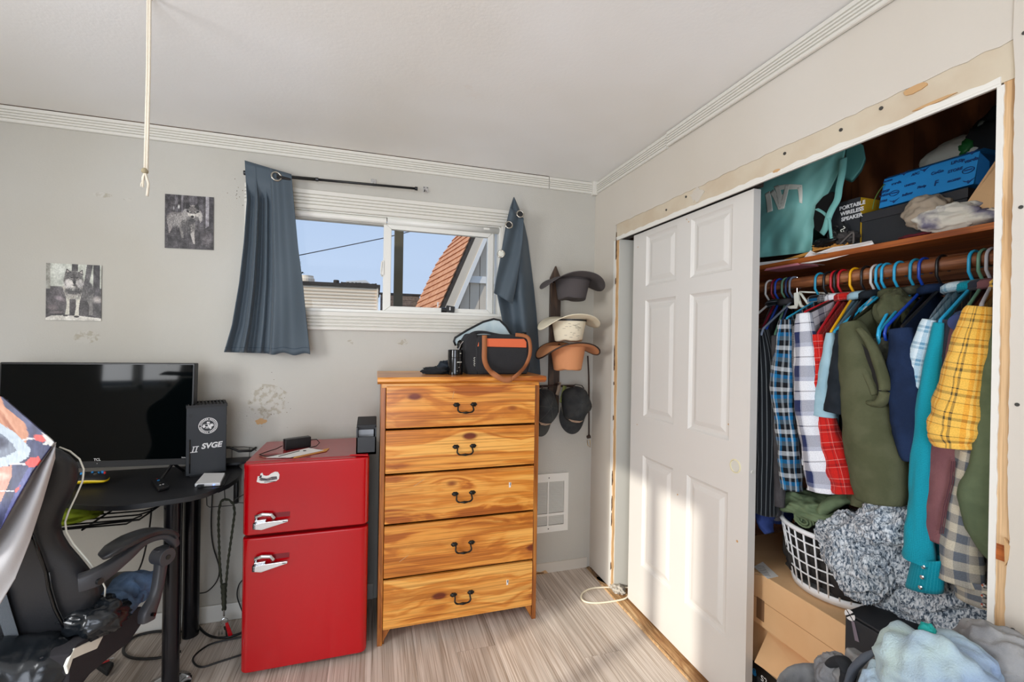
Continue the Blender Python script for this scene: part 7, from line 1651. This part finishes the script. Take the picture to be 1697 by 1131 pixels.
# laundry basket
lbk = thing('laundry_basket', (.33, -1.36, .536), 'white plastic lattice laundry basket full of clothes', 'basket')
bc = Vector((.335, -1.345, .54)); RX, RYb = .205, .20; BH = .225
def bw(a, h): k = .80+.20*(h/BH); return bc+Vector((-RX*k*math.cos(a), -RYb*1.0*k*math.sin(a), h))
NN = 34
for h, r in ((BH, .0085), (BH-.004, .006)): G().tube([bw(2*math.pi*k/72, h) for k in range(72)], r, 8, closed=True, flat=1.0).obj('rim', M['basket'], lbk, smooth=True)
G().grid(lambda u, v: bw(2*math.pi*u, v*.028), 72, 1, cu=True).obj('base_band', M['basket'], lbk, smooth=True, solid=.004)
G().add([bw(2*math.pi*k/48, .004) for k in range(48)], [tuple(range(48))]).obj('bottom', M['basket'], lbk, solid=.003)
for k in range(NN):
    a = 2*math.pi*k/NN; G().tube([bw(a, .02), bw(a, .12), bw(a, BH)], .0032, 6).obj('rib', M['basket'], lbk, smooth=True)
for h in (.068, .108, .148, .188): G().tube([bw(2*math.pi*k/72, h) for k in range(72)], .0030, 6, closed=True).obj('hoop', M['basket'], lbk, smooth=True)
ld = thing('dark_laundry', (.33, -1.36, .56), 'dark clothes filling the inside of the white basket', 'laundry')
lump('cloth', bc+Vector((0, 0, .11)), (RX*.80, RYb*.80, .105), gmat('dark_laundry', (42, 40, 40), (62, 60, 58)), ld, amp=.10, seed=5, power=.6, nu=64, nv=32, fr=5)
sw = thing('navy_sweater', (.2, -1.2, .76), 'navy sweater hanging over the left rim of the basket', 'sweater')
tubecloth('sleeve', [U(0, .24, 1305, 838), U(0, .18, 1282, 832), U(0, .13, 1268, 846), U(0, .12, 1268, 868), U(0, .12, 1276, 884)], [.03, .035, .032, .030, .018], gmat('navy_knit', (34, 48, 94), (42, 58, 108)), sw, amp=.25, seed=2)
lump('cloth', U(0, .25, 1372, 862), (.06, .07, .03), gmat('navy_knit', (30, 42, 82)), sw, amp=.4, seed=3)
lump('cloth', U(0, .24, 1290, 848), (.06, .05, .045), gmat('navy_knit', (34, 48, 94)), sw, amp=.4, seed=13)
gs = thing('sage_sweatshirt', (.28, -1.36, .77), 'rolled sage green sweatshirt on top of the basket', 'sweatshirt')
sg = gmat('sage_fleece', (96, 112, 84), (108, 124, 94), .3)
lump('cloth', U(0, .22, 1345, 838), (.09, .13, .042), sg, gs, amp=.40, fr=3, seed=3, nu=64, nv=36)
tubecloth('sleeve', [U(0, .25, 1295, 812), U(0, .22, 1318, 826), U(0, .20, 1345, 838), U(0, .2, 1358, 848)], [.022, .03, .03, .022], sg, gs, amp=.2, seed=8)
tubecloth('sleeve', [U(0, .24, 1420, 828), U(0, .20, 1395, 828), U(0, .17, 1372, 838), U(0, .16, 1360, 850)], [.022, .028, .03, .02], sg, gs, amp=.2, seed=9)
# rolled cuff end, spiral
rc0 = U(0, .155, 1333, 862); P = []
for k in range(40):
    a = k*.42; r = .034-.0007*k; P.append(rc0+Vector((-.0, -math.cos(a)*r*1.15, math.sin(a)*r*.8)))
tubecloth('rolled_end', [rc0+Vector((.10, .06, .01)), rc0+Vector((.05, .03, .004)), rc0], [.036, .04, .034], sg, gs, amp=.1, seed=2)
G().tube([p+Vector((-.010, -.006, 0)) for p in P], .004, 6).obj('roll_spiral', sg, gs, smooth=True)
# sherpa blanket
bk_ = thing('fleece_blanket', (.2, -1.6, .62), 'grey-white curly fleece blanket spilling over the basket', 'blanket')
def sherpa():
    mt = bpy.data.materials.new('curly_fleece'); mt.use_nodes = True; nt = mt.node_tree; p = nt.nodes['Principled BSDF']; L = nt.links.new; p.inputs['Roughness'].default_value = 1; p.inputs['Specular IOR Level'].default_value = .1
    t = N(nt, 'ShaderNodeTexCoord'); mp = N(nt, 'ShaderNodeMapping'); mp.inputs['Rotation'].default_value = (.7, .3, .2); mp.inputs['Scale'].default_value = (1, 1, .42); L(t.outputs['Object'], mp.inputs[0])
    n = N(nt, 'ShaderNodeTexNoise'); n.inputs['Scale'].default_value = 165; n.inputs['Detail'].default_value = 2; n.inputs['Distortion'].default_value = .8; L(mp.outputs[0], n.inputs['Vector'])
    r = ramp(nt, [(.33, (58, 70, 84)), (.44, (128, 140, 152)), (.55, (196, 203, 209)), (.7, (222, 226, 230))]); L(n.outputs['Fac'], r.inputs[0]); L(r.outputs[0], p.inputs['Base Color'])
    b = N(nt, 'ShaderNodeBump'); b.inputs['Strength'].default_value = .8; b.inputs['Distance'].default_value = .006; L(n.outputs['Fac'], b.inputs['Height']); L(b.outputs[0], p.inputs['Normal']); return mt
M['sherpa'] = sherpa()
def fleece(c, r, seed, amp=.35, fr=2.2, fb=None, rot=0):
    c = Vector(c); g = G()
    def fn(u, v):
        th = math.pi*(v*.998+.001); ph = 2*math.pi*u; d = Vector((math.sin(th)*math.cos(ph), math.sin(th)*math.sin(ph), math.cos(th)))
        n = noise.noise(d*fr*.6+Vector((seed, seed*2, 3))); rd = abs(noise.noise(d*fr+Vector((n*1.5, seed, 9)))); k = 1+amp*(n*.8-rd*1.2+.25)
        q = Vector((d.x*r[0], d.y*r[1], d.z*r[2])); 
        if rot: q = Matrix.Rotation(rot, 3, 'X') @ q
        p = c+q*k; f_ = noise.noise(p*75)*.5+noise.noise(p*160)*.35; p += d*.0085*f_
        if fb is not None and p.z < fb: p.z = fb
        return p
    return g.grid(fn, 260, 150, cu=True).obj('fold', M['sherpa'], bk_, smooth=True)
fleece(U(0, .16, 1428, 905), (.075, .125, .095), 3, rot=-.35)
fleece(U(0, .15, 1475, 870), (.08, .11, .07), 8, rot=-.5)
fleece(U(0, .21, 1500, 925), (.08, .165, .155), 5, rot=-.2)
fleece(U(0, .21, 1560, 985), (.09, .18, .105), 7, rot=-.35)
fleece(U(0, .10, 1420, 945), (.05, .085, .085), 11, rot=-.3)
fleece(U(0, .20, 1530, 870), (.09, .10, .11), 13)

# foreground heap of clothes in front of the opening
def px_lump(name, px, py, x, r, m_, parent, **k): return lump(name, U(0, x, px, py), r, m_, parent, nu=90, nv=56, **k)
M['heather'] = gmat('heather_grey', (122, 122, 124), (146, 146, 146), .3)
M['mint'] = mat('mint_blue_wash', (178, 198, 196), .9, col2=(138, 158, 186), vscale=7, bump=.5, bscale=260, vlo=.38, vhi=.62, spec=.2)
h1 = thing('grey_sweatshirt', (-.2, -1.7, 0), 'heather grey sweatshirt with black panel at the left of the heap', 'sweatshirt')
px_lump('cloth', 1440, 1155, -.16, (.08, .08, .085), M['heather'], h1, amp=.30, seed=3, fr=2.2)
px_lump('sleeve', 1385, 1125, -.18, (.05, .045, .06), M['heather'], h1, amp=.2, seed=5)
tubecloth('black_panel', [U(0, -.21, 1375, 1102), U(0, -.22, 1395, 1096), U(0, -.225, 1405, 1112), U(0, -.22, 1402, 1135)], [.012, .018, .018, .014], M['dkcloth'], h1, seed=4)
tubecloth('black_panel', [U(0, -.235, 1405, 1135), U(0, -.235, 1415, 1110), U(0, -.23, 1432, 1092), U(0, -.22, 1450, 1080)], [.010, .012, .012, .006], gmat('slate_strip', (86, 92, 102)), h1, seed=6)
h2 = thing('light_jeans', (-.3, -1.85, 0), 'pale mint and blue washed garment on top of the front heap', 'clothing')
px_lump('cloth', 1575, 1160, -.24, (.08, .115, .105), M['mint'], h2, amp=.28, seed=2, fr=1.8)
px_lump('cloth', 1470, 1165, -.26, (.05, .05, .075), M['mint'], h2, amp=.3, seed=6, fr=2)
px_lump('cloth', 1515, 1110, -.24, (.04, .05, .04), M['mint'], h2, amp=.3, seed=9, fr=1.8)
px_lump('cloth', 1585, 1088, -.20, (.045, .062, .04), M['mint'], h2, amp=.2, seed=12, fr=1.6)
lump('teal_trim', U(0, -.24, 1538, 1052), (.012, .016, .020), mat('teal_trim', (0, 146, 140), .7), h2, amp=.3, seed=3)
h3 = thing('grey_fleece', (-.15, -2.0, 0), 'plain grey fleece garment at the right of the heap against the wall', 'clothing')
px_lump('cloth', 1660, 1140, -.12, (.06, .10, .11), M['heather'], h3, amp=.22, seed=8, fr=2)
tubecloth('sleeve', [U(0, -.12, 1610, 1080), U(0, -.12, 1640, 1062), U(0, -.12, 1660, 1075), U(0, -.14, 1690, 1130)], [.025, .032, .036, .04], M['heather'], h3, amp=.15, seed=3)
# unseen lower part of the heap keeps it standing on the floor
h4 = thing('clothes_hamper', (-.22, -1.9, 0), 'grey cloth hamper under the front heap of clothes', 'hamper')
G().lathe([(.17, .0), (.18, .02), (.19, .56), (.185, .57), (.175, .56), (.165, .03), (0, .02)], (-.235, -1.86, .002), 40, sx=.95, sy=1.25).obj('tub', M['heather'], h4, smooth=True)
